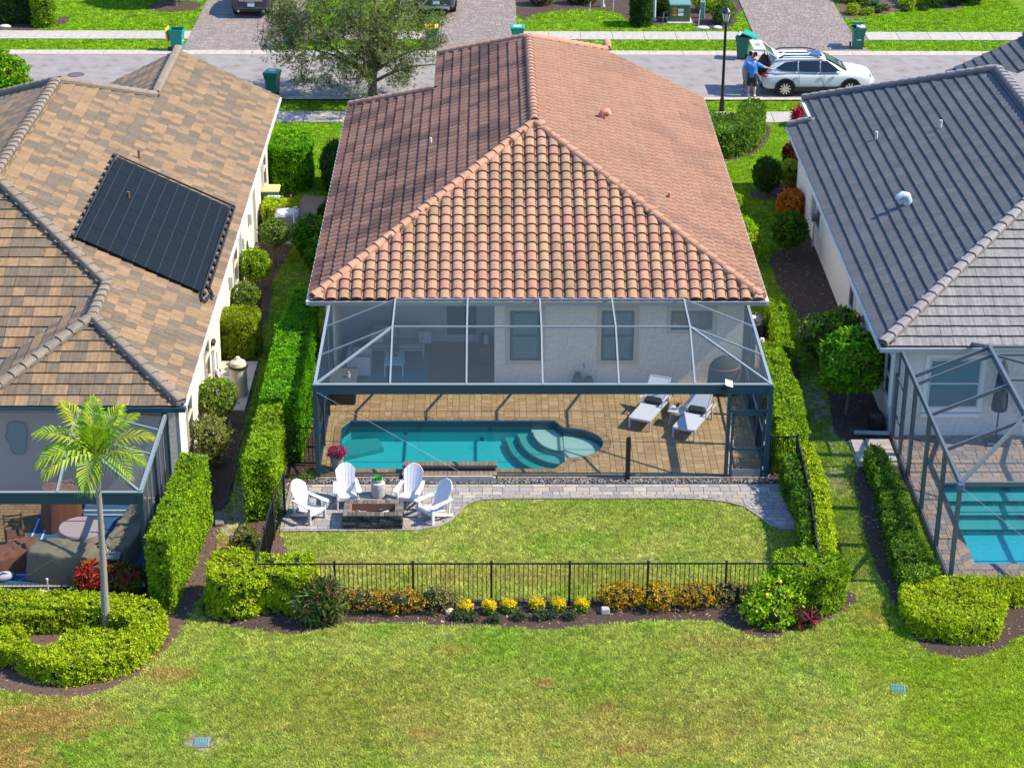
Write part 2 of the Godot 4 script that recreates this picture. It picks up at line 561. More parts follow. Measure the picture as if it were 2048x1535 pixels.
func lawn(x: float, z: float) -> Array:
	# [grass colour, share of bare earth]
	var a := lawn_noise.get_noise_2d(x * 1.0, z * 1.0) * 0.5 + 0.5
	var b := lawn_noise.get_noise_2d(x * 4.1 + 50.0, z * 4.1) * 0.5 + 0.5
	var f := lawn_fine.get_noise_2d(x * 10.0, z * 10.0) * 0.5 + 0.5
	var lush := Color(0.17, 0.37, 0.02)
	var pale := Color(0.48, 0.49, 0.12)
	var olive := Color(0.3, 0.39, 0.06)
	var c := olive.lerp(pale, clampf(a * 2.2 - 0.65, 0, 1))
	c = c.lerp(lush, clampf((b - 0.45) * 1.6, 0, 0.75))
	# the lawns by the street and the strips between the houses are greener
	var far := clampf((-z - 3.0) / 6.0, 0.0, 1.0)
	if z < -30.0:
		c = c.lerp(Color(0.19, 0.41, 0.008), 0.8)
	elif absf(x - 1.4) > 8.2 or absf(x - 1.4) > 6.8 and z < -7.0:
		c = c.lerp(Color(0.19, 0.36, 0.012), 0.65 * far)
	if x > 7.5 and z > 0.0:
		c = c.lerp(Color(0.26, 0.39, 0.012), clampf((x - 7.5) / 3.0, 0, 0.75))
	var dry := 0.0
	for d in burnt:
		if absf(x - d[0]) > d[2] * 2.0 or absf(z - d[1]) > d[3] * 2.0: continue
		var r := Vector2((x - d[0]) / d[2], (z - d[1]) / d[3]).length()
		dry = maxf(dry, d[4] * clampf(1.35 - r + (f - 0.5) * 1.3, 0, 1))
	c = c.lerp(Color(0.4, 0.25, 0.08), clampf(dry * 1.25, 0, 0.85))
	var bare := 0.0
	for d in dirt:
		if absf(x - d[0]) > d[2] * 2.1 or absf(z - d[1]) > d[3] * 2.1: continue
		var r := Vector2((x - d[0]) / d[2], (z - d[1]) / d[3]).length()
		bare = maxf(bare, d[4] * clampf(1.5 - r + (f - 0.5) * 1.2, 0, 1))
	c = c * (0.82 + 0.36 * f)
	c.a = 1.0
	return [c, bare]

func ground() -> void:
	lawn_noise.seed = 5
	lawn_noise.frequency = 0.12
	lawn_noise.fractal_octaves = 4
	lawn_fine.seed = 9
	lawn_fine.frequency = 0.22
	# one lawn sheet out to the horizon, with openings where the pools are dug
	var xs := [-400.0, -200.0, -60.0, -18.0, -4.45, 3.4, 12.1, 16.4, 22.0, 60.0, 200.0, 400.0]
	var zs := [-500.0, -200.0, -90.0, -60.0, -10.5, -6.95, -6.35, -1.85, 9.0, 40.0, 120.0]
	var b := MB.new()
	for i in xs.size() - 1:
		for j in zs.size() - 1:
			var c := Vector2((xs[i] + xs[i + 1]) * 0.5, (zs[j] + zs[j + 1]) * 0.5)
			if c.x > -4.45 and c.x < 3.4 and c.y > -10.5 and c.y < -6.95:
				continue
			if c.x > 12.1 and c.x < 16.4 and c.y > -6.35 and c.y < -1.85:
				continue
			b.quad(Vector3(xs[i], 0, zs[j + 1]), Vector3(xs[i + 1], 0, zs[j + 1]), Vector3(xs[i + 1], 0, zs[j]), Vector3(xs[i], 0, zs[j]))
	# colour laid in plan: x from -20 to 22, z from -60 to 10
	var W := 504
	var H := 840
	var im := Image.create(W, H, false, Image.FORMAT_RGB8)
	for y in H:
		for x in W:
			var wx := -20.0 + (x + 0.5) * 42.0 / W
			if y > 362 and y < 595 and (wx > -4.0 and wx < 7.0 or wx < -8.6 or wx > 12.0):
				im.set_pixel(x, y, Color(0.33, 0.42, 0.16))
				continue
			var wz := -60.0 + (y + 0.5) * 70.0 / H
			var l := lawn(wx, wz)
			var c: Color = l[0]
			c = Color(c.r * 0.46, c.g * 0.46, c.b * 0.46).lerp(Color(0.2, 0.165, 0.13) * (0.8 + 0.4 * rng.randf()), clampf(l[1] * 1.2, 0, 1))
			c = c * rf(0.75, 1.25)
			im.set_pixel(x, y, lin(Color(c.r, c.g, c.b)))
	for i in b.t.size():
		var p: Vector3 = b.v[i]
		b.t[i] = Vector2((p.x + 20.0) / 42.0, (p.z + 60.0) / 70.0)
	var m := mat("lawn_ground", Color(1, 1, 1), 0.95)
	m.albedo_color = Color.WHITE
	m.albedo_texture = ImageTexture.create_from_image(im)
	m.metallic_specular = 0.1
	struct("lawn", b, m, "broad mown lawn with dry patches around the three houses")

func pave_stones(called: String, parent: Node, region: PackedVector2Array, y: float, thick: float, pattern: Array, palette: Array, singles: int, gap := 0.008, turn := false, hole := PackedVector2Array()) -> void:
	# pattern: [course depth, [widths]] rows repeated; stones cut to the region, the nearest ones single
	var bb := bounds(region)
	if turn:
		bb = Rect2(bb.position.y, bb.position.x, bb.size.y, bb.size.x)
	var stones := []
	var z := bb.end.y
	var row := 0
	while z > bb.position.y:
		var pr: Array = pattern[row % pattern.size()]
		var d: float = pr[0]
		var x := bb.position.x - rf(0.0, 0.3)
		while x < bb.end.x:
			var w: float = pr[1][rng.randi() % pr[1].size()]
			var q := rect(x + gap * 0.5, z - d + gap * 0.5, x + w - gap * 0.5, z - gap * 0.5)
			if turn:
				for i in 4:
					q[i] = Vector2(q[i].y, q[i].x)
			for part in Geometry2D.intersect_polygons(q, region):
				for piece in (Geometry2D.clip_polygons(part, hole) if hole.size() else [part]):
					if absf(area(piece)) > 0.004:
						stones.append([piece, palette[rng.randi() % palette.size()]])
			x += w
		z -= d
		row += 1
	stones.sort_custom(func(a, b2): return bounds(a[0]).end.y > bounds(b2[0]).end.y)
	var rest := MB.new()
	for i in stones.size():
		var s: Array = stones[i]
		var c: Color = vary(s[1], 0.1)
		var lift := rf(-0.002, 0.002)
		if i < singles:
			var o := MB.new()
			o.tint(c)
			bevel_slab(o, s[0], y - thick, y + lift)
			put(called, o, M.paver, parent)
		else:
			rest.tint(c)
			bevel_slab(rest, s[0], y - thick, y + lift)
	if rest.v.size():
		put(called + "_field", rest, M.paver, parent).set_meta("kind", "stuff")

func area(p: PackedVector2Array) -> float:
	var s := 0.0
	for i in p.size():
		s += p[i].cross(p[(i + 1) % p.size()])
	return s * 0.5

func bevel_slab(o: MB, poly: PackedVector2Array, y0: float, y1: float) -> void:
	var e := 0.005
	var top := inset(poly, e)
	o.prism(poly, y0, y1 - e)
	o.prism(top, y1 - e, y1)

# ---------------------------------------------------------------- roofs
var kit := {}

func barrel_tile(w: float, len: float) -> MB:
	var b := MB.new()
	var prof := []
	for p in [[-0.5, 0.016], [-0.42, 0.0], [-0.33, 0.012]]:
		prof.append(Vector2(p[0] * w, p[1]))
	for i in 9:
		var a := PI - PI * i / 8.0
		prof.append(Vector2(0.085 * w + cos(a) * 0.405 * w, 0.014 + sin(a) * 0.086))
	var top := []
	var low := []
	var lip := []
	for p in prof:
		top.append(Vector3(p.x * 0.94, p.y * 0.92 - 0.012, -len))
		low.append(Vector3(p.x, p.y + 0.042, 0))
		lip.append(Vector3(p.x * 0.97, p.y * 0.84 + 0.01, 0.0))
	# gap shadows are tinted dark into the pans, flanks and butt edges
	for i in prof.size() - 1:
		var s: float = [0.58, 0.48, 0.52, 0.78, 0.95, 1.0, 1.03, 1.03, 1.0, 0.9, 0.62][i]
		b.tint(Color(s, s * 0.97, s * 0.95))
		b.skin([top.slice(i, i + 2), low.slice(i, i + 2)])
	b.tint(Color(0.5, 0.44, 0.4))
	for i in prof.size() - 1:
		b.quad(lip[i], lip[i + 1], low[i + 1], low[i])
	return b

func flat_tile(w: float, len: float, seed_: int, depth := 0.026, rise := 0.042) -> MB:
	var g := RandomNumberGenerator.new()
	g.seed = seed_
	var b := MB.new()
	var k := 7
	var x0 := -w * 0.5 + 0.003
	var step := (w - 0.006) / k
	for i in k:
		var s := 1.0 + g.randf_range(-0.17, 0.12)
		b.tint(Color(s, s, s))
		var a := x0 + i * step
		var y0 := rise + g.randf_range(-0.001, 0.0015)
		b.quad(Vector3(a, y0, 0), Vector3(a + step, y0, 0), Vector3(a + step, 0.0, -len), Vector3(a, 0.0, -len))
		b.tint(Color(0.3, 0.29, 0.27))  # butt face tinted dark, standing in for the shadow under each course
		b.quad(Vector3(a, y0 - depth - 0.012, 0), Vector3(a + step, y0 - depth - 0.012, 0), Vector3(a + step, y0, 0), Vector3(a, y0, 0))
	b.quad(Vector3(x0 + w - 0.006, 0.004, 0), Vector3(x0 + w - 0.006, -0.02, -len), Vector3(x0 + w - 0.006, 0, -len), Vector3(x0 + w - 0.006, 0.03, 0))
	b.quad(Vector3(x0, -0.02, -len), Vector3(x0, 0.004, 0), Vector3(x0, 0.03, 0), Vector3(x0, 0, -len))
	return b

func cap_tile(r: float, h: float, len: float, flat := false) -> MB:
	var b := MB.new()
	b.tint(Color(1, 1, 1))
	var up := []
	var lo := []
	var lip := []
	var n := 8
	for i in n + 1:
		var a := PI - PI * i / float(n)
		var p := Vector2(cos(a) * r, sin(a) * h)
		if flat:
			p = Vector2(cos(a) * r, h * minf(1.0, sin(a) * 1.7) * (1.0 - 0.12 * absf(cos(a))))
		up.append(Vector3(p.x * 0.84, p.y * 0.84 - 0.012, -len))
		lo.append(Vector3(p.x, p.y + 0.015, 0))
		lip.append(Vector3(p.x * 0.84, p.y * 0.8 - 0.01, 0.0))
	b.skin([up, lo])
	for i in n:
		b.quad(lip[i], lip[i + 1], lo[i + 1], lo[i])
	return b

# lays tiles on a slope: corners in order, the first two along the eave; returns nothing, adds tiles to the roof part
func lay_tiles(roof: Node3D, corners: Array, w: float, expo: float, meshes: Array, m: Material, singles: int, tone: Callable, out := 0.06, half_shift := false) -> void:
	var o: Vector3 = corners[0]
	var N := (corners[1] - corners[0] as Vector3).cross(corners[corners.size() - 1] - corners[0])
	if N.y < 0:
		N = -N
	N = N.normalized()
	var D := Vector3(N.x, 0, N.z)
	D = (D - N * D.dot(N)).normalized()
	var E := N.cross(D).normalized()
	var poly := PackedVector2Array()
	for c in corners:
		poly.append(Vector2((c - o).dot(E), -(c - o).dot(D)))
	var bb := bounds(poly)
	var spots := []
	var rows := int(ceil(bb.size.y / expo))
	for r in rows + 1:
		var u := bb.position.y - out + r * expo
		var k0 := bb.position.x + (w * 0.5 if half_shift and r % 2 else 0.0)
		var e := k0 + w * 0.5
		while e < bb.end.x + w * 0.4:
			var mid := Vector2(e, u + expo * 0.5)
			if r == 0:
				mid.y = bb.position.y + 0.1
			if Geometry2D.is_point_in_polygon(mid, poly):
				var at := o + E * (e + rf(-0.004, 0.004)) - D * (u + rf(-0.006, 0.006))
				var q := Basis(E, N, D) * Basis(Vector3.UP, rf(-0.006, 0.006))
				spots.append([Transform3D(q, at), tone.call(at)])
			e += w
	# the ones that show largest are the ones nearest the eye
	spots.sort_custom(func(a, b): return a[0].origin.distance_squared_to(eye) < b[0].origin.distance_squared_to(eye))
	var shades := {}
	var wheres := []
	var tints := []
	for i in meshes.size():
		wheres.append([])
		tints.append([])
	for i in spots.size():
		var v := rng.randi() % meshes.size()
		if i < singles:
			var c: Color = spots[i][1]
			var key := "%d_%d_%d_%d" % [v, int(c.r * 60), int(c.g * 60), int(c.b * 60)]
			if not shades.has(key):
				var mesh: MB = meshes[v]
				var keep := mesh.k.duplicate()
				for j in mesh.k.size():
					mesh.k[j] = Color(mesh.k[j].r * c.r, mesh.k[j].g * c.g, mesh.k[j].b * c.b)
				shades[key] = mesh.done()
				mesh.k = keep
			put("roof_tile", shades[key], m, roof, spots[i][0])
		else:
			wheres[v].append(spots[i][0])
			tints[v].append(spots[i][1])
	for v in meshes.size():
		if wheres[v].size():
			many("roof_tile_field", meshes[v], m, wheres[v], tints[v], roof)

func lay_caps(roof: Node3D, a: Vector3, b: Vector3, step: float, mesh: MB, m: Material, tone: Callable, mortar: Material, wide: float) -> void:
	# from the low (or near) end a to the high (or far) end b
	var d := (a - b).normalized()
	var side := Vector3.UP.cross(d).normalized()
	var up := d.cross(side).normalized()
	var n := int((a.distance_to(b) - 0.3) / step)
	var shades := {}
	for i in n + 1:
		var at := a - d * (i * step) + Vector3.UP * 0.035
		var c: Color = tone.call(at)
		var key := "%d_%d" % [int(c.r * 50), int(c.g * 50)]
		if not shades.has(key):
			for j in mesh.k.size():
				mesh.k[j] = c
			shades[key] = mesh.done()
		put("ridge_cap", shades[key], m, roof, Transform3D(Basis(side, up, d) * Basis(Vector3.UP, rf(-0.015, 0.015)), at))
	var f := MB.new()
	f.beam(a + Vector3.UP * 0.01, b + Vector3.UP * 0.01, wide, 0.09)
	put("mortar_bed", f, mortar, roof)

func slope_mesh(faces: Array, outline: Array, soffit: float) -> MB:
	var b := MB.new()
	for f in faces:
		var flat := PackedVector2Array()
		for c in f: flat.append(Vector2(c.x, c.z))
		var ix := Geometry2D.triangulate_polygon(flat)
		for i in range(0, ix.size(), 3):
			var x: Vector3 = f[ix[i]]
			var y: Vector3 = f[ix[i + 1]]
			var z: Vector3 = f[ix[i + 2]]
			if (y - x).cross(z - x).y < 0.0:
				b.tri(x, z, y)
			else:
				b.tri(x, y, z)
	var p := PackedVector2Array()
	for c in outline:
		p.append(Vector2(c.x, c.z))
	b.prism(p, soffit - 0.16, soffit - 0.03, true)
	return b

func window_unit(parent: Node3D, x0: float, y0: float, x1: float, y1: float, wall: Transform3D, frame: Material, glass: Material, trim: Material, blinds := false, sash := true) -> void:
	# in the wall's own plane: x along it, y up, z out of the wall
	var w := put("window", MB.new(), frame, parent, wall)
	var f := MB.new()
	var t := 0.05
	for s in [[x0, x0 + t, y0, y1], [x1 - t, x1, y0, y1], [x0 + t, x1 - t, y0, y0 + t], [x0 + t, x1 - t, y1 - t, y1]]:
		f.box(Vector3((s[0] + s[1]) * 0.5, (s[2] + s[3]) * 0.5, 0.03), Vector3(s[1] - s[0], s[3] - s[2], 0.06))
	if sash:
		f.box(Vector3((x0 + x1) * 0.5, (y0 + y1) * 0.5, 0.035), Vector3(x1 - x0 - 2 * t, 0.05, 0.05))
	w.mesh = f.done()
	put("pane", MB.new().box(Vector3((x0 + x1) * 0.5, (y0 + y1) * 0.5, 0.012), Vector3(x1 - x0 - 2 * t, y1 - y0 - 2 * t, 0.02)), glass, w)
	if trim:
		var g := MB.new()
		var u := 0.13
		for s in [[x0 - u, x0 - 0.002, y0 - u, y1 + u], [x1 + 0.002, x1 + u, y0 - u, y1 + u], [x0 - 0.002, x1 + 0.002, y0 - u, y0 - 0.002], [x0 - 0.002, x1 + 0.002, y1 + 0.002, y1 + u]]:
			g.box(Vector3((s[0] + s[1]) * 0.5, (s[2] + s[3]) * 0.5, 0.02), Vector3(s[1] - s[0], s[3] - s[2], 0.045))
		put("window_trim", g, trim, w)
	if blinds:
		var l := MB.new()
		var y := y0 + t + 0.05
		while y < y1 - t - 0.03:
			if absf(y - (y0 + y1) * 0.5) > 0.05:
				l.box(Vector3((x0 + x1) * 0.5, y, 0.027), Vector3(x1 - x0 - 2 * t - 0.14, 0.035, 0.012), Basis(Vector3.RIGHT, 0.5))
			y += 0.075
		put("shutter", l, M.shutter, w)

func gutter(parent: Node3D, pts: Array, m: Material) -> void:
	for i in pts.size() - 1:
		put("gutter", MB.new().beam(pts[i], pts[i + 1], 0.1, 0.12), m, parent)

func main_house() -> void:
	mat("shutter", Color(0.2, 0.29, 0.3), 0.6)
	M.roof_red = tinted("roof_red", 0.85)
	M.roof_red.albedo_color = lin(Color(0.62, 0.57, 0.52))
	M.roof_red.albedo_texture = ImageTexture.create_from_image(noise_image(256, 0.03, [lin(Color(0.5, 0.45, 0.42)), lin(Color(0.85, 0.85, 0.85)), Color.WHITE, Color.WHITE], 5, 31))
	M.roof_red.uv1_triplanar = true
	M.roof_red.uv1_world_triplanar = true
	M.roof_red.uv1_scale = Vector3.ONE * 0.9
	var h := base("house", "cream house with the pink terracotta barrel tile roof in the middle", "house", Vector3.ZERO)
	var p := 0.493
	var xl := -5.15
	var xr := 7.98
	var z0 := -12.22
	var y := 3.0
	var a := Vector3(xl, y, z0)
	var b := Vector3(xr, y, z0)
	var half := (xr - xl) * 0.5
	var ap := Vector3(xl + half, y + p * half, z0 - half)
	var rf_ := Vector3(ap.x, ap.y, -28.7)
	var nz := -32.0
	var ln := Vector3(-1.85, y + p * (-1.85 - xl), nz)
	var lm := Vector3(-1.85, ln.y, -27.5)
	var lc := Vector3(xl, y, -30.85)
	var rc := Vector3(xr, y, nz)
	var rn := Vector3(4.35, y + p * (xr - 4.35), nz)
	# walls: the back wall with its lanai opening, sides and street side
	put("wall", MB.new().box(Vector3(3.83, 1.45, -12.86), Vector3(7.34, 2.9, 0.26)), M.stucco, h)
	put("wall", MB.new().box(Vector3(-4.66, 1.45, -13.16), Vector3(0.26, 2.9, 0.85)), M.stucco, h)
	put("wall", MB.new().box(Vector3(-2.19, 2.83, -12.86), Vector3(4.68, 0.15, 0.25)), M.stucco_white, h)
	put("wall", MB.new().box(Vector3(0.29, 1.45, -14.4), Vector3(0.26, 2.9, 2.8)), M.stucco_white, h)
	put("wall", MB.new().box(Vector3(-2.27, 1.45, -15.93), Vector3(5.3, 2.9, 0.26)), M.grey_wall if M.has("grey_wall") else mat("grey_wall", Color(0.5, 0.52, 0.53), 0.9), h)
	put("wall", MB.new().box(Vector3(-4.66, 1.45, -21.9), Vector3(0.26, 2.9, 16.6)), M.stucco, h)
	put("wall", MB.new().box(Vector3(7.37, 1.45, -21.6), Vector3(0.26, 2.9, 17.2)), M.stucco, h)
	put("wall", MB.new().box(Vector3(1.35, 1.45, -30.33), Vector3(12.27, 2.9, 0.26)), M.stucco, h)
	var wall := Transform3D(Basis.IDENTITY, Vector3(0, 0, -12.73))
	window_unit(h, 0.62, 0.84, 1.52, 2.42, wall, M.bronze_frame, M.teal_glass, M.trim_cream, true)
	window_unit(h, 3.32, 0.84, 4.27, 2.42, wall, M.bronze_frame, M.teal_glass, M.trim_cream, true)
	window_unit(h, 5.36, 1.83, 6.57, 2.42, wall, M.bronze_frame, M.window_glass, M.trim_cream, false, false)
	for x in [-4.15, 6.9]:
		put("security_light", MB.new().lathe([Vector2(0.0, 0), Vector2(0.07, 0.02), Vector2(0.09, 0.1), Vector2(0.0, 0.13)], 10, Vector3(x, 2.62, -12.62)), M.white_plastic, h)
	# roof
	var front := [a, b, ap]
	var left := [a, ap, rf_, ln, lm, lc]
	var right := [b, rc, rn, rf_, ap]
	var street_face := [rf_, rn, ln]
	var roof := put("roof", slope_mesh([front, left, right, street_face], [a, b, rc, ln, lm, lc], y), M.mortar_red, h)
	put("rake_wall", MB.new().beam(lm + Vector3(0.03, -0.9, 0), ln + Vector3(0.03, -0.9, 0), 0.1, 1.7), M.stucco, h)
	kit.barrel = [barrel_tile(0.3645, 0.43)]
	var patch := FastNoiseLite.new()
	patch.seed = 4
	patch.frequency = 0.35
	patch.fractal_octaves = 3
	var tone := func(at: Vector3) -> Color:
		var s := patch.get_noise_2d(at.x, at.z)
		var pink := Color(0.57, 0.33, 0.245)
		var tan_ := Color(0.56, 0.39, 0.25)
		var c: Color = pink.lerp(tan_, clampf(rng.randf() * 0.9 + s * 0.5, 0, 1))
		if rng.randf() < 0.1:
			c = c.lerp(Color(0.46, 0.24, 0.19), 0.5)
		return vary(c.lerp(Color(0.24, 0.17, 0.11), clampf(s * 0.8 + rf(-0.15, 0.15), 0, 0.28)), 0.12)
	var tone_left := func(at: Vector3) -> Color:  # staining over a darker base that puts the slope's shade into the colour
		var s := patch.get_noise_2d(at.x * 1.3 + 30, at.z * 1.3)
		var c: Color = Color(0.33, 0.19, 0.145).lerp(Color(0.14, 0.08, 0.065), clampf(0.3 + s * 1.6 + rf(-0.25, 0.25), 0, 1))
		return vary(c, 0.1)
	var tone_right := func(at: Vector3) -> Color:
		var s := patch.get_noise_2d(at.x + 80, at.z)
		var c: Color = Color(0.42, 0.235, 0.17).lerp(Color(0.4, 0.275, 0.185), rng.randf() * 0.6)
		var st := clampf((s - 0.1) * 1.6 + rf(-0.1, 0.1), 0, 0.32) * clampf((at.x - 2.5) / 3.0, 0, 1)
		return vary(c.lerp(Color(0.2, 0.12, 0.1), st), 0.07)
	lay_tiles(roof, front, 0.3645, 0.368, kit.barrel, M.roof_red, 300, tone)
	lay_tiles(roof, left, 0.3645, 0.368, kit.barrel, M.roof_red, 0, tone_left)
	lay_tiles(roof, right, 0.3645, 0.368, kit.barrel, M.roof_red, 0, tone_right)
	var cap := cap_tile(0.15, 0.13, 0.44)
	var tc := func(_at: Vector3) -> Color:
		return vary(Color(0.62, 0.36, 0.25), 0.12)
	lay_caps(roof, a + Vector3(0.05, 0.02, -0.05), ap, 0.375, cap, M.roof_red, tc, M.mortar_red, 0.3)
	lay_caps(roof, b + Vector3(-0.05, 0.02, -0.05), ap, 0.375, cap, M.roof_red, tc, M.mortar_red, 0.3)
	lay_caps(roof, ap + Vector3(0, 0.05, 0.1), rf_ + Vector3(0, 0.05, 0), 0.375, cap, M.roof_red, tc, M.mortar_red, 0.3)
	lay_caps(roof, ln + Vector3(0, 0.05, 0), rf_, 0.375, cap, M.roof_red, tc, M.mortar_red, 0.26)
	lay_caps(roof, lc + Vector3(0, 0.05, 0.0), lm + Vector3(0, 0.05, 0), 0.375, cap, M.roof_red, tc, M.mortar_red, 0.26)
	lay_caps(roof, rn + Vector3(0, 0.05, 0), rf_, 0.375, cap, M.roof_red, tc, M.mortar_red, 0.26)
	lay_caps(roof, Vector3(4.45, 4.82, -33.0), Vector3(4.45, 4.82, -32.1), 0.375, cap, M.roof_red, tc, M.mortar_red, 0.26)
	# vent hoods and pipes on the slopes
	var ve := MB.new()
	ve.tube([Vector3(0, -0.1, 0), Vector3(0, 0.22, 0), Vector3(0.06, 0.33, 0.0), Vector3(0.17, 0.34, 0), Vector3(0.24, 0.24, 0)], [0.12, 0.12, 0.13, 0.13, 0.12], 10)
	put("roof_vent", ve, M.vent_red if M.has("vent_red") else mat("vent_red", Color(0.5, 0.2, 0.13), 0.6), h, Transform3D(Basis.IDENTITY, Vector3(3.72, 5.09, -22.46)))
	put("vent_pipe", MB.new().tube([Vector3(0, -0.1, 0), Vector3(0, 0.25, 0)], [0.04]), M.roof_red, h, Transform3D(Basis.IDENTITY, Vector3(-1.9, 4.62, -21.4)))
	put("vent_pipe", MB.new().tube([Vector3(0, -0.1, 0), Vector3(0, 0.22, 0)], [0.05]), M.vent_red, h, Transform3D(Basis.IDENTITY, Vector3(5.6, 4.2, -17.4)))
	gutter(h, [a + Vector3(-0.06, -0.1, 0.1), b + Vector3(0.06, -0.1, 0.1)], M.mid_grey)  # darker than the side gutters: shadow along the eave put into its colour
	gutter(h, [a + Vector3(-0.1, -0.1, 0.1), lc + Vector3(-0.1, -0.1, 0)], M.white_metal)
	gutter(h, [b + Vector3(0.1, -0.1, 0.1), rc + Vector3(0.1, -0.1, 0)], M.white_metal)

func flat_roof_material(called: String, seed_: int) -> void:
	var m := tinted(called, 0.85)
	m.albedo_color = lin(Color(0.6, 0.56, 0.48) if called == "roof_tan" else Color(0.58, 0.59, 0.6))
	m.albedo_texture = ImageTexture.create_from_image(noise_image(256, 0.03, [lin(Color(0.62, 0.62, 0.62)), lin(Color(0.88, 0.88, 0.88)), Color.WHITE], 5, seed_))
	m.uv1_triplanar = true
	m.uv1_world_triplanar = true
	m.uv1_scale = Vector3.ONE * 0.7

func left_house() -> void:
	flat_roof_material("roof_tan", 41)
	var h := base("house", "cream house with the tan and brown flat tile roof and black solar mats", "house")
	var p := 0.49
	var x := -7.94
	var y := 3.0
	var F := func(xx: float, zz: float, d: float) -> Vector3:
		return Vector3(xx, y + p * d, zz)
	var c := Vector3(x, y, -5.08)
	var w3 := 2.65
	var apx := Vector3(x - w3, y + p * w3, c.z - w3)
	var c2 := Vector3(x - 2 * w3, y, c.z)
	var zm := -7.42
	var r2 := Vector3(apx.x, apx.y, zm - w3)
	var v0 := Vector3(c2.x, y, zm)
	var W := 6.4
	var mp := Vector3(x - W, y + p * W, zm - W)
	var mf := Vector3(mp.x, mp.y, -23.5)
	var gx := x - 3.65
	var gy := y + p * 3.65
	var g0 := Vector3(gx, gy, -26.25)
	var g1 := Vector3(gx, gy, -32.1)
	var e1 := Vector3(x, y, -32.1)
	var ml := Vector3(x - 2 * W, y, zm)
	var fl := Vector3(x - 2 * W, y, mf.z - W)
	var right := [c, e1, g1, g0, mf, mp, r2, apx]
	var front_small := [c2, c, apx]
	var left_small := [c2, apx, r2, v0]
	var front_big := [ml, v0, r2, mp]
	var left_big := [ml, mp, mf, fl]
	var back_big := [fl, mf, Vector3(x, y, fl.z)]
	var gl := [Vector3(gx - 3.65, y, -32.1), g1, g0, Vector3(gx - 3.65, y, -29.9)]
	var out := [c, e1, Vector3(gx - 3.65, y, -32.1), Vector3(gx - 3.65, y, fl.z), fl, ml, v0, c2]
	# walls
	var side := MB.new()
	side.box(Vector3(x - 0.38, 1.45, -18.6), Vector3(0.26, 2.9, 25.6))
	put("wall", side, M.stucco, h)
	put("wall", MB.new().box(Vector3(-11.6, 1.45, -5.75), Vector3(6.0, 2.9, 0.26)), M.lilac_wall if M.has("lilac_wall") else mat("lilac_wall", Color(0.3, 0.29, 0.3), 0.9), h)
	put("wall", MB.new().box(Vector3(-17.0, 1.45, -8.1), Vector3(7.4, 2.9, 0.26)), M.stucco, h)
	put("wall", MB.new().box(Vector3(-13.4, 1.45, -31.4), Vector3(9.6, 2.9, 0.26)), M.stucco, h)
	put("wall", MB.new().box(Vector3(-20.0, 1.45, -19.5), Vector3(0.26, 2.9, 22.6)), M.stucco, h)
	# arched niches and windows along the sunny side
	var wt := Transform3D(Basis(Vector3(0, 0, -1), Vector3.UP, Vector3(1, 0, 0)), Vector3(x - 0.25, 0, 0))
	for z in [-7.6, -11.4, -18.8, -28.2]:
		window_unit(h, -z - 0.45, 0.75, -z + 0.45, 2.2, wt, M.trim_cream, M.window_glass, null)
	var roof := put("roof", slope_mesh([right, front_small, left_small, front_big, left_big, back_big, gl], out, y), M.mortar_grey, h)
	var tiles := []
	for i in 5:
		tiles.append(flat_tile(0.33, 0.42, 100 + i))
	var tone := func(_at: Vector3) -> Color:
		var k := rng.randf()
		var cc := Color(0.43, 0.3, 0.185)
		if k > 0.55: cc = Color(0.25, 0.2, 0.155)
		elif k > 0.42: cc = Color(0.37, 0.265, 0.18)
		return vary(cc, 0.11)
	lay_tiles(roof, front_small, 0.33, 0.368, tiles, M.roof_tan, 110, tone)
	lay_tiles(roof, left_small, 0.33, 0.368, tiles, M.roof_tan, 0, tone)
	lay_tiles(roof, front_big, 0.33, 0.368, tiles, M.roof_tan, 60, tone)
	lay_tiles(roof, right, 0.33, 0.368, tiles, M.roof_tan, 130, tone)
	lay_tiles(roof, left_big, 0.33, 0.368, tiles, M.roof_tan, 0, tone)
	lay_tiles(roof, gl, 0.33, 0.368, tiles, M.roof_tan, 0, tone)
	var cap := cap_tile(0.16, 0.12, 0.46, true)
	var tc := func(_at: Vector3) -> Color:
		return vary(Color(0.37, 0.32, 0.28), 0.1)
	for l in [[c, apx], [c2, apx], [apx, r2], [r2, mp], [mp, mf], [g0, mf], [g1, g0], [fl, mf]]:
		lay_caps(roof, l[0] + Vector3(0, 0.03, 0), l[1] + Vector3(0, 0.03, 0), 0.4, cap, M.roof_tan, tc, M.mortar_grey, 0.3)
	# solar mats with their headers, straps and pipe
	var solar := base("solar_pool_heater", "black solar heating mats strapped on the tan tile roof", "solar panel")
	var S := func(xx: float, zz: float, up: float) -> Vector3:
		return Vector3(xx, y + p * (x - xx), zz) + Vector3(p, 1, 0).normalized() * up
	mat("solar_black", Color(0.007, 0.011, 0.016), 0.5)
	M.solar_black.metallic_specular = 0.35
	mat("strap", Color(0.014, 0.018, 0.022), 0.5)
	var x0 := -11.77
	var x1 := -8.36
	var zN := -12.0
	var zF := -19.1
	for i in 6:
		# mats run down the slope side by side
		var za := lerpf(zN, zF, float(i) / 6.0) - 0.006
		var zb := lerpf(zN, zF, float(i + 1) / 6.0) + 0.006
		var bmat := MB.new()
		var q := [S.call(x0, za, 0.1), S.call(x0, zb, 0.1), S.call(x1, zb, 0.1), S.call(x1, za, 0.1)]
		var d := Vector3(p, 1, 0).normalized() * 0.025
		bmat.quad(q[3] + d, q[2] + d, q[1] + d, q[0] + d)
		for e in 4:
			var a2: Vector3 = q[e]
			var b2: Vector3 = q[(e + 1) % 4]
			bmat.quad(b2, a2, a2 + d, b2 + d)
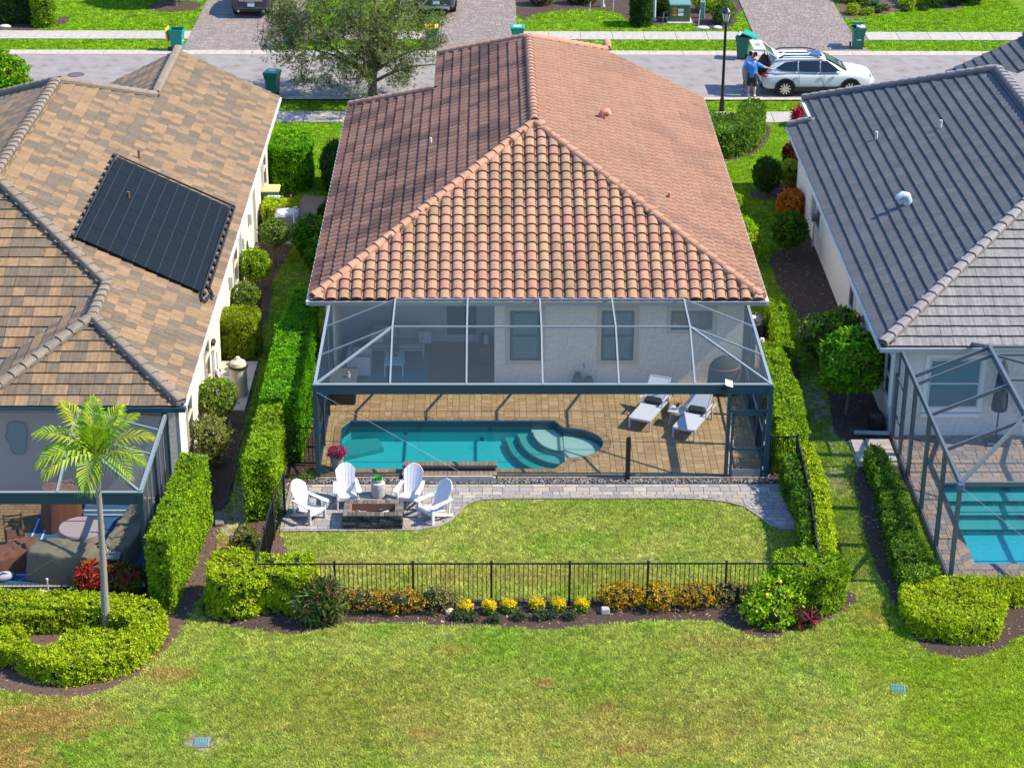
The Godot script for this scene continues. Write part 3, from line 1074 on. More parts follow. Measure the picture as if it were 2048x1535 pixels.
		for r in 15:
			var s := lerpf(za, zb, (r + 0.5) / 15.0)
			bmat.beam(S.call(x0, s, 0.128), S.call(x1, s, 0.128), 0.03, 0.012, Vector3(p, 1, 0))
		put("solar_mat", bmat, M.solar_black, solar)
	for i in 10:
		var xx := lerpf(x0 + 0.2, x1 - 0.2, i / 9.0)
		put("strap", MB.new().beam(S.call(xx, zN + 0.05, 0.14), S.call(xx, zF - 0.05, 0.14), 0.018, 0.006, Vector3(p, 1, 0)), M.strap, solar)
	for e in [x0 - 0.05, x1 + 0.05]:
		put("header_pipe", MB.new().tube([S.call(e, zN + 0.15, 0.12), S.call(e, zF - 0.15, 0.12)], [0.035]), M.black_plastic, solar)
		for i in 13:
			var zz := lerpf(zN, zF, i / 12.0)
			put("clamp", MB.new().cbox(S.call(e + (-0.07 if e < -10 else 0.07), zz, 0.12), Vector3(0.1, 0.08, 0.14), 0.02), M.black_plastic, solar)
	put("supply_pipe", MB.new().tube([S.call(x0, zF - 0.2, 0.1), S.call(x1 + 0.17, zF - 0.3, 0.1), S.call(x1 + 0.19, -12.6, 0.09), S.call(x1 + 0.3, -12.3, 0.09), S.call(x1 + 0.36, -12.2, 0.04)], [0.035]), M.black_plastic, solar)
	put("return_pipe", MB.new().tube([S.call(x1 + 0.05, zN + 0.15, 0.1), S.call(x1 + 0.12, -11.5, 0.1), S.call(x1 + 0.22, -11.6, 0.1), S.call(x1 + 0.24, -12.05, 0.1), S.call(x1 + 0.38, -12.0, 0.05)], [0.035]), M.black_plastic, solar)
	for q in [[-11.2, -20.0], [-10.96, -16.35], [-13.2, -19.0]]:
		var at: Vector3 = S.call(q[0], q[1], 0.0)
		if q[0] != -13.2:
			put("vent_pipe", MB.new().tube([at, at + Vector3(0, 0.32, 0)], [0.045]), M.copper, h)
	gutter(h, [c + Vector3(0.07, -0.09, 0), e1 + Vector3(0.07, -0.09, 0)], M.white_metal)
	gutter(h, [c + Vector3(0.1, -0.1, 0.1), c2 + Vector3(0, -0.1, 0.1)], M.bronze_frame)
	put("downspout", MB.new().beam(Vector3(x - 0.17, 2.8, -5.3), Vector3(x - 0.17, 0.05, -5.3), 0.09, 0.07), M.frame_top, h)
	for z in [-24.5, -27.3, -20.2]:
		put("downspout", MB.new().beam(Vector3(x - 0.19, 2.8, z), Vector3(x - 0.19, 0.05, z), 0.09, 0.07), M.white_metal, h)
	for z in [-23.0, -17.3, -20.7]:
		put("electric_box", MB.new().cbox(Vector3(x - 0.18, 1.5, z), Vector3(0.14, 0.4, 0.3), 0.02), M.light_grey, h)

func right_house() -> void:
	flat_roof_material("roof_slate", 51)
	var h := base("house", "white house with the slate grey tile roof beside the trees", "house")
	var p := 0.49
	var x := 10.87
	var y := 3.0
	var R := func(xx: float, zz: float) -> Vector3:
		return Vector3(xx, y + p * (xx - x), zz)
	var c := Vector3(x, y, -8.88)
	var W := 6.45
	var far := 2 * W + x
	var a1: Vector3 = R.call(x, -28.55)
	var a2: Vector3 = R.call(11.66, -28.05)
	var a3: Vector3 = R.call(11.66, -30.6)
	var pk: Vector3 = R.call(x + W, -25.0)
	var ap: Vector3 = R.call(x + W, c.z - W)
	var left := [c, a1, a2, a3, pk, ap]
	var front := [c, Vector3(far, y, c.z), ap]
	var rr := Vector3(far, y, -31.4)
	var right := [Vector3(far, y, c.z), rr, pk, ap]
	var back := [pk, rr, a3]
	var roof := put("roof", slope_mesh([left, front, right, back], [c, a1, a2, a3, Vector3(far, y, -30.6), Vector3(far, y, c.z)], y), M.mortar_grey, h)
	# street wing, a lower roof behind the main one
	var q0 := Vector3(16.2, 3.0, -33.4)
	var q1 := Vector3(16.2, 3.0, -30.0)
	var g0 := Vector3(20.4, 5.05, -30.0)
	var g1 := Vector3(20.4, 5.05, -33.4)
	var wing := [q1, q0, g1, g0]
	var wing2 := [Vector3(24.6, 3.0, -30.0), g0, g1, Vector3(24.6, 3.0, -33.4)]
	var roof2 := put("street_roof", slope_mesh([wing, wing2], [q0, q1, Vector3(24.6, 3, -30.0), Vector3(24.6, 3, -33.4)], y), M.mortar_grey, h)
	put("wall", MB.new().prism(v2([16.7, -33.0, 24.0, -33.0, 20.4, -33.0]), 0, 0.01), M.stucco_white, h)
	put("wall", MB.new().box(Vector3(20.4, 1.45, -32.7), Vector3(7.4, 2.9, 0.26)), M.stucco_white, h)
	put("wall", MB.new().box(Vector3(x + 0.63, 1.45, -19.1), Vector3(0.26, 2.9, 20.0)), M.stucco_white, h)
	put("wall", MB.new().box(Vector3(17.4, 1.45, -9.35), Vector3(12.0, 2.9, 0.26)), M.stucco_white, h)
	put("wall", MB.new().box(Vector3(23.2, 1.45, -19.5), Vector3(0.26, 2.9, 20.0)), M.stucco_white, h)
	put("wall", MB.new().box(Vector3(17.4, 1.45, -30.0), Vector3(11.2, 2.9, 0.26)), M.stucco_white, h)
	var wall := Transform3D(Basis.IDENTITY, Vector3(0, 0, -9.22))
	window_unit(h, 12.3, 0.95, 13.75, 2.45, wall, M.white_metal, M.teal_glass, M.white_paint)
	put("window_sill", MB.new().cbox(Vector3(13.0, 0.72, -9.16), Vector3(1.7, 0.12, 0.12), 0.02), M.white_paint, h)
	window_unit(h, 15.2, 0.1, 17.2, 2.3, wall, M.white_metal, M.teal_glass, M.white_paint)
	var wt := Transform3D(Basis(Vector3(0, 0, 1), Vector3.UP, Vector3(-1, 0, 0)), Vector3(x + 0.5, 0, 0))
	for z in [-10.1, -23.6, -16.4]:
		window_unit(h, z - 0.4, 0.9, z + 0.4, 2.3, wt, M.white_metal, M.window_glass, M.white_paint)
	var tiles := []
	for i in 5:
		tiles.append(flat_tile(0.33, 0.42, 200 + i, 0.042, 0.058))
	var sn := FastNoiseLite.new()
	sn.seed = 8
	sn.frequency = 0.5
	var tone := func(at: Vector3) -> Color:  # darker than the front: shade of slopes turned from the sun, tinted in
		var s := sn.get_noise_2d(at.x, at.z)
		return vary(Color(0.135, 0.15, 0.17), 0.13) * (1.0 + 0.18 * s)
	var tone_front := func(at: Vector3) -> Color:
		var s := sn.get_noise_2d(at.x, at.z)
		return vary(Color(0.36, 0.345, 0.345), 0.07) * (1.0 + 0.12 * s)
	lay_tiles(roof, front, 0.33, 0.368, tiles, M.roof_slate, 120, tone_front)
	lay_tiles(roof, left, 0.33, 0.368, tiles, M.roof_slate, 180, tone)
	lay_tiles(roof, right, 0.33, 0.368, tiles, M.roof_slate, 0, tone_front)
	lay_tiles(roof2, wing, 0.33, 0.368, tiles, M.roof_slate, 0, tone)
	var cap := cap_tile(0.16, 0.12, 0.46, true)
	var tc := func(_at: Vector3) -> Color:
		return vary(Color(0.4, 0.37, 0.36), 0.1)
	for l in [[c, ap], [ap, pk], [a3, pk], [a1, a2], [g1, g0]]:
		lay_caps(roof, l[0] + Vector3(0, 0.03, 0), l[1] + Vector3(0, 0.03, 0), 0.4, cap, M.roof_slate, tc, M.mortar_grey, 0.3)
	mat("vent_blue", Color(0.36, 0.46, 0.56), 0.4)
	var hood := MB.new()
	hood.tube([Vector3(0.1, -0.1, 0), Vector3(0.1, 0.2, 0), Vector3(0.04, 0.34, 0), Vector3(-0.09, 0.37, 0), Vector3(-0.2, 0.3, 0), Vector3(-0.22, 0.22, 0)], [0.12, 0.13, 0.14, 0.13, 0.11, 0.09], 10)
	put("roof_vent", hood, M.vent_blue, h, Transform3D(Basis.IDENTITY, R.call(12.92, -17.3)))
	for v in [[13.1, -23.6], [14.9, -22.1]]:
		put("vent_pipe", MB.new().tube([Vector3(0, -0.1, 0), Vector3(0, 0.3, 0)], [0.05]), M.light_grey, h, Transform3D(Basis.IDENTITY, R.call(v[0], v[1])))
	gutter(h, [c + Vector3(-0.07, -0.08, 0), a1 + Vector3(-0.07, -0.08, 0)], M.white_metal)
	gutter(h, [c + Vector3(-0.1, -0.1, 0.1), Vector3(far, 2.9, c.z + 0.1)], M.frame_top)
	gutter(h, [a2 + Vector3(-0.07, -0.08, 0), a3 + Vector3(-0.07, -0.08, 0)], M.white_metal)
	var ds := MB.new()
	ds.beam(Vector3(11.35, 2.8, -9.08), Vector3(11.35, 0.25, -9.08), 0.09, 0.07)
	put("downspout", ds, M.frame_top, h)
	put("downspout", MB.new().beam(Vector3(11.3, 0.2, -9.1), Vector3(10.35, 0.12, -9.3), 0.1, 0.08), M.frame_top, h)
	put("electric_box", MB.new().cbox(Vector3(11.3, 1.3, -24.7), Vector3(0.16, 0.75, 0.35), 0.02), M.light_grey, h)
	put("meter", MB.new().tube([Vector3(11.35, 1.2, -23.9), Vector3(11.15, 1.2, -23.9)], [0.14], 14), M.mid_grey, h)
	put("conduit", MB.new().tube([Vector3(11.3, 1.0, -24.2), Vector3(11.3, 0.0, -24.2)], [0.03]), M.light_grey, h)

# ---------------------------------------------------------------- screened cages
func panel(parent: Node3D, pts: Array, m: Material) -> void:
	var b := MB.new()
	for i in range(1, pts.size() - 1):
		b.tri(pts[0], pts[i], pts[i + 1])
	put("screen_panel", b, m, parent)

func bar(parent: Node3D, called: String, a: Vector3, b: Vector3, w: float, h: float, m: Material) -> void:
	put(called, MB.new().beam(a, b, w, h), m, parent)

func main_cage() -> void:
	var g := base("screen_enclosure", "blue grey screened pool cage behind the middle house, with a door at its right", "pool cage")
	var xl := -4.63
	var xr := 7.52
	var zf := -6.68
	var zb := -12.32
	var h := 2.83
	var k := 3.68
	var xs := [-2.63, -0.6, 1.43, 3.46, 5.49]
	var z1 := -8.58
	var z2 := -10.53
	var hw := 2.98
	mat("main_rafter", Color(0.2, 0.235, 0.26), 0.35)  # lighter than the bronze posts: sunlit rafter and beam tops put into the colour
	var T: Material = M.main_rafter
	var B: Material = M.bronze_frame
	# posts and eave beams
	for x in [xl, xr]:
		for z in [zf, z1, z2, zb]:
			bar(g, "post", Vector3(x, 0.04, z), Vector3(x, h - 0.02, z), 0.12, 0.12, B)
		bar(g, "eave_beam", Vector3(x, h - 0.09, zf), Vector3(x, h - 0.09, zb), 0.07, 0.2, B)
		bar(g, "eave_cap", Vector3(x, h + 0.014, zf), Vector3(x, h + 0.014, zb), 0.075, 0.02, T)
		bar(g, "base_rail", Vector3(x, 0.09, zf), Vector3(x, 0.09, zb), 0.05, 0.06, B)
		bar(g, "chair_rail", Vector3(x, 0.95, zf), Vector3(x, 0.95, zb), 0.04, 0.05, B)
	bar(g, "front_beam", Vector3(xl - 0.06, h - 0.14, zf), Vector3(xr + 0.06, h - 0.14, zf), 0.08, 0.26, B)
	bar(g, "eave_cap", Vector3(xl - 0.06, h + 0.005, zf), Vector3(xr + 0.06, h + 0.005, zf), 0.09, 0.03, T)
	bar(g, "post", Vector3(6.43, 0.04, zf), Vector3(6.43, h - 0.27, zf), 0.1, 0.1, B)
	bar(g, "base_rail", Vector3(xl, 0.09, zf), Vector3(6.4, 0.09, zf), 0.05, 0.05, B)
	# rafters
	for x in xs:
		bar(g, "rafter", Vector3(x, h, zf), Vector3(x, k, z1), 0.045, 0.06, T)
		bar(g, "rafter", Vector3(x, k, z1), Vector3(x, k, z2), 0.045, 0.06, T)
		bar(g, "rafter", Vector3(x, k, z2), Vector3(x, hw, zb), 0.045, 0.06, T)
	for z in [z1, z2]:
		bar(g, "purlin", Vector3(xs[0], k + 0.002, z), Vector3(xs[4], k + 0.002, z), 0.035, 0.045, T)
		bar(g, "rafter", Vector3(xl, h, z), Vector3(xs[0], k, z), 0.035, 0.045, T)
		bar(g, "rafter", Vector3(xr, h, z), Vector3(xs[4], k, z), 0.035, 0.045, T)
	bar(g, "hip_rafter", Vector3(xl, h, zf), Vector3(xs[0], k, z1), 0.05, 0.06, T)
	bar(g, "hip_rafter", Vector3(xr, h, zf), Vector3(xs[4], k, z1), 0.05, 0.06, T)
	# screens overhead
	var S: Material = M.screen
	for i in 4:
		var a: float = xs[i]
		var b: float = xs[i + 1]
		panel(g, [Vector3(a, h, zf), Vector3(b, h, zf), Vector3(b, k, z1), Vector3(a, k, z1)], S)
		panel(g, [Vector3(a, k, z1), Vector3(b, k, z1), Vector3(b, k, z2), Vector3(a, k, z2)], S)
		panel(g, [Vector3(a, k, z2), Vector3(b, k, z2), Vector3(b, hw, zb), Vector3(a, hw, zb)], S)
	panel(g, [Vector3(xl, h, zf), Vector3(xs[0], h, zf), Vector3(xs[0], k, z1)], S)
	panel(g, [Vector3(xr, h, zf), Vector3(xs[4], k, z1), Vector3(xs[4], h, zf)], S)
	for e in [[xl, xs[0]], [xr, xs[4]]]:
		panel(g, [Vector3(e[0], h, zf), Vector3(e[1], k, z1), Vector3(e[0], h, z1)], S)
		panel(g, [Vector3(e[0], h, z1), Vector3(e[1], k, z1), Vector3(e[1], k, z2), Vector3(e[0], h, z2)], S)
		panel(g, [Vector3(e[0], h, z2), Vector3(e[1], k, z2), Vector3(e[1], hw, zb), Vector3(e[0], h, zb)], S)
	# screens in the walls
	var Q: Material = M.screen_side
	panel(g, [Vector3(xl, 0.08, zf), Vector3(6.43, 0.08, zf), Vector3(6.43, h - 0.2, zf), Vector3(xl, h - 0.2, zf)], Q)
	for x in [xl, xr]:
		for e in [[zf, z1], [z1, z2], [z2, zb]]:
			panel(g, [Vector3(x, 0.08, e[0]), Vector3(x, 0.08, e[1]), Vector3(x, h - 0.1, e[1]), Vector3(x, h - 0.1, e[0])], Q)
	# door bay
	panel(g, [Vector3(6.43, 2.05, zf), Vector3(xr, 2.05, zf), Vector3(xr, h - 0.2, zf), Vector3(6.43, h - 0.2, zf)], Q)
	bar(g, "transom", Vector3(6.43, 2.04, zf), Vector3(xr, 2.04, zf), 0.06, 0.07, B)
	var d := put("door", MB.new(), B, g)
	var df := MB.new()
	for x in [6.55, 7.4]:
		df.beam(Vector3(x, 0.08, zf + 0.03), Vector3(x, 1.99, zf + 0.03), 0.07, 0.04)
	df.beam(Vector3(6.55, 1.96, zf + 0.03), Vector3(7.4, 1.96, zf + 0.03), 0.04, 0.07)
	df.beam(Vector3(6.55, 0.93, zf + 0.03), Vector3(7.4, 0.93, zf + 0.03), 0.04, 0.06)
	d.mesh = df.done()
	put("kick_plate", MB.new().box(Vector3(6.975, 0.2, zf + 0.03), Vector3(0.78, 0.22, 0.02)), M.mid_grey, d)
	put("door_handle", MB.new().box(Vector3(6.58, 1.12, zf + 0.07), Vector3(0.03, 0.14, 0.04)), M.white_metal, d)
	for y in [0.35, 1.1, 1.75]:
		put("hinge", MB.new().box(Vector3(7.42, y, zf + 0.06), Vector3(0.03, 0.1, 0.02)), M.white_metal, d)
	panel(d, [Vector3(6.55, 0.1, zf + 0.03), Vector3(7.4, 0.1, zf + 0.03), Vector3(7.4, 1.96, zf + 0.03), Vector3(6.55, 1.96, zf + 0.03)], Q)
	put("cable", MB.new().tube([Vector3(xl + 0.05, h - 0.2, zf + 0.06), Vector3(-0.55, 0.1, zf + 0.06)], [0.0035], 5), M.frame_top, g)
	put("cable", MB.new().tube([Vector3(xl + 0.02, h - 0.2, zf), Vector3(xl + 0.02, 0.1, -9.4)], [0.0035], 5), M.frame_top, g)
	# white sensor lamp with its small solar panel on the beam
	var l := base("solar_lamp", "small solar lamp fixed to the cage beam above the right lounger", "lamp", Vector3(6.38, h + 0.02, zf))
	put("solar_cell", MB.new().cbox(Vector3(0, 0.06, 0.1), Vector3(0.24, 0.02, 0.2), 0.005, Basis(Vector3.RIGHT, 0.6) * Basis(Vector3.BACK, -0.5)), M.light_grey, l)
	put("lamp_head", MB.new().cbox(Vector3(-0.12, -0.14, 0.1), Vector3(0.14, 0.1, 0.1), 0.02), M.black_plastic, l)
	put("bracket", MB.new().beam(Vector3(-0.02, 0.04, 0.08), Vector3(-0.1, -0.1, 0.09), 0.02, 0.02), M.black_plastic, l)
	# short black post in front of the screen
	var p := base("equipment_post", "short black post standing before the cage screen, right of the pool", "post", Vector3(3.76, 0, -6.6))
	put("pole", MB.new().cbox(Vector3(0, 0.66, 0), Vector3(0.13, 1.2, 0.1), 0.015), M.black_metal, p)
	put("cap", MB.new().tube([Vector3(0, 1.25, 0), Vector3(0, 1.3, 0)], [0.06, 0.05], 10), M.black_metal, p)

func left_cage() -> void:
	var g := base("screen_enclosure", "dark screened cage over covered furniture behind the tan roofed house", "pool cage")
	var x := -8.36
	var x0 := -15.5
	var zf := -0.75
	var zb := -5.0
	var h := 2.72
	var k := 3.3
	var kx := -10.35
	var kz := -2.75
	var B: Material = M.bronze_frame
	mat("left_rafter", Color(0.16, 0.2, 0.22), 0.4)
	var T: Material = M.left_rafter
	for z in [zf, -2.9, zb]:
		bar(g, "post", Vector3(x, 0.04, z), Vector3(x, h, z), 0.11, 0.11, B)
	bar(g, "front_beam", Vector3(x + 0.06, h - 0.14, zf), Vector3(x0, h - 0.14, zf), 0.08, 0.3, B)
	bar(g, "eave_cap", Vector3(x + 0.06, h + 0.02, zf), Vector3(x0, h + 0.02, zf), 0.09, 0.024, T)
	bar(g, "eave_cap", Vector3(x, h + 0.01, zf), Vector3(x, h + 0.01, zb), 0.08, 0.12, T)
	bar(g, "base_rail", Vector3(x, 0.09, zf), Vector3(x, 0.09, zb), 0.05, 0.06, B)
	bar(g, "base_rail", Vector3(x, 0.09, zf), Vector3(x0, 0.09, zf), 0.05, 0.06, B)
	for z in [-1.6, -2.2, -3.6, -4.3]:
		bar(g, "mullion", Vector3(x, 0.1, z), Vector3(x, h, z), 0.04, 0.05, T)
	bar(g, "hip_rafter", Vector3(x, h, zf), Vector3(kx, k, kz), 0.06, 0.08, T)
	bar(g, "rafter", Vector3(kx, k, kz), Vector3(kx, k, -4.1), 0.07, 0.1, T)
	bar(g, "rafter", Vector3(kx, h, zf), Vector3(kx, k, kz), 0.06, 0.09, T)
	bar(g, "rafter", Vector3(x, h, kz), Vector3(kx, k, kz), 0.05, 0.06, T)
	bar(g, "rafter", Vector3(x, h, -4.1), Vector3(kx, k, -4.1), 0.05, 0.06, T)
	var S: Material = M.screen_shade
	var xm := -13.0
	for e in [[kx, xm], [xm, x0]]:
		panel(g, [Vector3(e[0], h, zf), Vector3(e[1], h, zf), Vector3(e[1], k, kz), Vector3(e[0], k, kz)], S)
		panel(g, [Vector3(e[0], k, kz), Vector3(e[1], k, kz), Vector3(e[1], k, -4.1), Vector3(e[0], k, -4.1)], S)
		panel(g, [Vector3(e[0], k, -4.1), Vector3(e[1], k, -4.1), Vector3(e[1], 2.9, zb), Vector3(e[0], 2.9, zb)], S)
	panel(g, [Vector3(x, h, zf), Vector3(kx, h, zf), Vector3(kx, k, kz)], S)
	panel(g, [Vector3(x, h, zf), Vector3(kx, k, kz), Vector3(x, h, kz)], S)
	panel(g, [Vector3(x, h, kz), Vector3(kx, k, kz), Vector3(kx, k, -4.1), Vector3(x, h, -4.1)], S)
	panel(g, [Vector3(x, h, -4.1), Vector3(kx, k, -4.1), Vector3(kx, 2.9, zb), Vector3(x, h, zb)], S)
	panel(g, [Vector3(x, 0.1, zf), Vector3(x0, 0.1, zf), Vector3(x0, h - 0.2, zf), Vector3(x, h - 0.2, zf)], M.fence_haze)
	for e in [[zf, -2.9], [-2.9, zb]]:
		panel(g, [Vector3(x, 0.1, e[0]), Vector3(x, 0.1, e[1]), Vector3(x, h, e[1]), Vector3(x, h, e[0])], M.screen_shade)
	put("cable", MB.new().tube([Vector3(x, h - 0.25, zf + 0.05), Vector3(-11.8, 0.1, zf + 0.05)], [0.003], 5), M.mid_grey, g)
	# deck
	var deck := struct("left_patio", MB.new().prism(rect(-16.0, -5.6, -8.25, -0.72), 0.0, 0.035), M.sand, "tan paved patio floor under the left cage")
	pave_stones("paver", deck, rect(-15.0, -5.5, -8.3, -0.98), 0.075, 0.04, [[0.2, [0.2, 0.3, 0.3]], [0.15, [0.15, 0.23]]], [Color(0.37, 0.25, 0.12), Color(0.42, 0.29, 0.15), Color(0.31, 0.21, 0.11)], 60)
	for i in 42:
		put("edge_brick", MB.new().cbox(Vector3(-8.35 - i * 0.11, 0.05, -0.86), Vector3(0.1, 0.09, 0.22), 0.008), M.brick_tan if M.has("brick_tan") else mat("brick_tan", Color(0.5, 0.38, 0.24), 0.9), deck)
	# rug with white lines
	var r := base("outdoor_rug", "blue outdoor rug with white border lines under the round covered table", "rug")
	put("rug_field", MB.new().prism(v2([-11.95, -0.95, -8.6, -1.05, -8.9, -5.1, -11.75, -5.0]), 0.078, 0.088), M.rug_blue, r)
	for e in [[-11.72, -4.3, -11.72, -1.4], [-11.45, -4.0, -11.45, -1.7], [-11.75, -4.75, -8.9, -4.75], [-11.4, -4.5, -8.9, -4.5], [-11.72, -1.4, -9.0, -1.4], [-11.45, -1.7, -9.2, -1.7]]:
		put("rug_line", MB.new().beam(Vector3(e[0], 0.09, e[1]), Vector3(e[2], 0.09, e[3]), 0.05, 0.006), M.white_cloth, r)
	# wavy mirror on the house wall, the pool's reflection painted on as teal
	var mi := base("wall_mirror", "wavy edged teal mirror hung on the grey wall inside the left cage", "mirror", Vector3(-12.37, 1.83, -5.6))
	var o := smooth(v2([-0.18, 0.45, 0.12, 0.46, 0.22, 0.1, 0.25, -0.15, 0.17, -0.4, -0.2, -0.4, -0.27, -0.15, -0.31, 0.02, -0.22, 0.2]), 4)
	var mb := MB.new()
	mb.X = Transform3D(Basis(Vector3.RIGHT, PI / 2), Vector3.ZERO)
	mb.prism(o, 0.0, 0.03)
	put("mirror_glass", mb, M.mirror_teal if M.has("mirror_teal") else mat("mirror_teal", Color(0.0, 0.17, 0.23), 0.5), mi)
	var fr := MB.new()
	for i in o.size():
		var a := o[i]
		var b := o[(i + 1) % o.size()]
		fr.beam(Vector3(a.x, -a.y, 0.03), Vector3(b.x, -b.y, 0.03), 0.025, 0.03)
	put("mirror_frame", fr, M.bronze_frame, mi)
	# covered furniture
	cloth("covered_table", "round covered patio table with a pale taupe top cloth on the blue rug", "covered table", Vector3(-10.27, 0.08, -2.6), 0.0, 0.5, 0.5, 0.58, M.brown_cloth, true)
	var tp := base("table_cloth", "pale taupe round cover over the top of the round table", "table cover", Vector3(-10.27, 0.76, -2.6))
	put("cloth_top", MB.new().lathe([Vector2(0.57, -0.24), Vector2(0.575, -0.03), Vector2(0.55, 0.02), Vector2(0.0, 0.035)], 28), M.taupe_cloth, tp)
	put("label_patch", MB.new().box(Vector3(0.06, -0.12, 0.58), Vector3(0.16, 0.05, 0.01)), M.white_cloth, tp)
	cloth("covered_grill", "tall brown covered grill beside the blue rug", "covered grill", Vector3(-11.05, 0.08, -4.0), 0.5, 0.45, 0.4, 1.1, M.brown_cloth, false)
	cloth("covered_sofa", "long khaki covered sofa nearest the screen in the left cage", "covered sofa", Vector3(-10.5, 0.08, -1.35), -0.15, 0.85, 0.4, 0.82, M.khaki_cloth, false)
	cloth("covered_daybed", "long khaki covered daybed along the right screen of the left cage", "covered daybed", Vector3(-9.1, 0.08, -3.1), 1.42, 1.3, 0.38, 0.55, M.khaki_cloth, false)
	cloth("covered_bench", "brown covered bench behind the small wooden chair", "covered bench", Vector3(-11.85, 0.08, -1.9), 0.5, 0.75, 0.42, 0.5, M.brown_cloth, false)
	# small wooden chair
	var c := base("garden_chair", "small brown wooden armchair standing on the left patio deck", "chair", Vector3(-12.0, 0.08, -2.75), 0.3)
	for q in [[-0.22, -0.2, 0.9], [0.22, -0.2, 0.9], [-0.22, 0.22, 0.6], [0.22, 0.22, 0.6]]:
		put("leg", MB.new().beam(Vector3(q[0], 0, q[1]), Vector3(q[0], q[2], q[1]), 0.04, 0.04), M.wood_brown, c)
	put("seat", MB.new().cbox(Vector3(0, 0.42, 0), Vector3(0.48, 0.04, 0.46), 0.01), M.wood_brown, c)
	for s in [-1, 1]:
		put("arm", MB.new().beam(Vector3(s * 0.23, 0.62, -0.22), Vector3(s * 0.23, 0.62, 0.24), 0.05, 0.03), M.wood_brown, c)
	for i in 3:
		put("back_rail", MB.new().beam(Vector3(-0.22, 0.55 + i * 0.14, -0.2), Vector3(0.22, 0.55 + i * 0.14, -0.2), 0.03, 0.04), M.wood_brown, c)
	# coral shaped bowl on a small table
	var t := base("side_table", "low grey slab table at the front corner of the left cage", "table", Vector3(-9.45, 0.08, -1.75))
	put("tabletop", MB.new().cbox(Vector3(0, 0.4, 0), Vector3(0.6, 0.05, 0.6), 0.01), M.mid_grey, t)
	for s in [[-1, -1], [1, -1], [-1, 1], [1, 1]]:
		put("leg", MB.new().box(Vector3(s[0] * 0.26, 0.19, s[1] * 0.26), Vector3(0.04, 0.37, 0.04)), M.dark_grey, t)
	var bw := base("wire_basket", "grey branching wire basket on the low slab table", "basket", Vector3(-9.5, 0.51, -1.75))
	for i in 26:
		var a := rf(0, TAU)
		var y := rf(0.02, 0.22)
		var d := Vector3(cos(a), 0, sin(a)) * (0.12 + y * 0.7)
		put("twig", MB.new().tube([Vector3(d.x * 0.5, 0.0, d.z * 0.5), d + Vector3(0, y, 0), d.rotated(Vector3.UP, rf(-0.6, 0.6)) * 1.1 + Vector3(0, y + 0.06, 0)], [0.012, 0.01, 0.006], 5), M.light_grey, bw)
	# path light and small dome in front of the edge
	var l := base("path_light", "thin grey path light stake in front of the left patio edge", "path light", Vector3(-10.76, 0, -0.55))
	put("stake", MB.new().tube([Vector3(0, 0, 0), Vector3(0, 0.45, 0)], [0.018], 8), M.light_grey, l)
	put("light_cap", MB.new().tube([Vector3(0, 0.42, 0), Vector3(0, 0.47, 0)], [0.03, 0.03], 8), M.white_metal, l)
	var dsk := base("stone_disc", "flat beige stone lying beside the path light", "stone", Vector3(-10.95, 0, -0.6))
	put("disc", MB.new().lathe([Vector2(0.16, 0.0), Vector2(0.15, 0.04), Vector2(0.1, 0.07), Vector2(0.0, 0.075)], 12), M.trim_cream, dsk)
	# bags left on the deck
	var bg := base("pool_bag", "black and white bag lying on the rug before the brown covered bench", "bag", Vector3(-11.95, 0.09, -1.15), 0.4)
	put("body", MB.new().ell(Vector3(0, 0.1, 0), Vector3(0.24, 0.12, 0.14), 12, 8), M.white_cloth, bg)
	put("strap", MB.new().tube([Vector3(-0.2, 0.12, 0.05), Vector3(-0.05, 0.25, 0.08), Vector3(0.2, 0.12, 0.05)], [0.015], 6), M.black_cloth, bg)

# a cloth cover hanging in folds over a thing; round or boxy
func cloth(called: String, label: String, category: String, at: Vector3, turn: float, a: float, b: float, h: float, m: Material, round_: bool) -> void:
	var o := base(called, label, category, at, turn)
	var f := FastNoiseLite.new()
	f.seed = int(abs(at.x) * 100)
	f.frequency = 1.6
	var rows := []
	var n := 44
	var levels := [0.0, 0.2, 0.45, 0.7, 0.88, 0.97, 1.0, 1.0, 1.0]
	var shrink := [1.1, 1.07, 1.03, 1.0, 0.98, 0.95, 0.85, 0.5, 0.02]
	for i in levels.size():
		var line := []
		for j in n:
			var t := TAU * j / n
			var c := Vector2(cos(t), sin(t))
			var e := 1.0 if round_ else 1.0 / pow(pow(absf(c.x), 5.0) + pow(absf(c.y), 5.0), 0.2)
			var q = Vector2(c.x * a, c.y * b) * e * shrink[i]
			var fold: float = sin(t * 13.0 + f.get_noise_2d(t * 2.0, 0) * 6.0) * 0.025 * (1.0 - levels[i])
			q += c * fold
			var y: float = h * levels[i] + f.get_noise_2d(q.x * 1.5, q.y * 1.5) * 0.12 * levels[i]
			if i == 0: y = 0.0
			line.append(Vector3(q.x, y, q.y))
		rows.append(line)
	put("cover", MB.new().skin(rows, false, true), m, o)

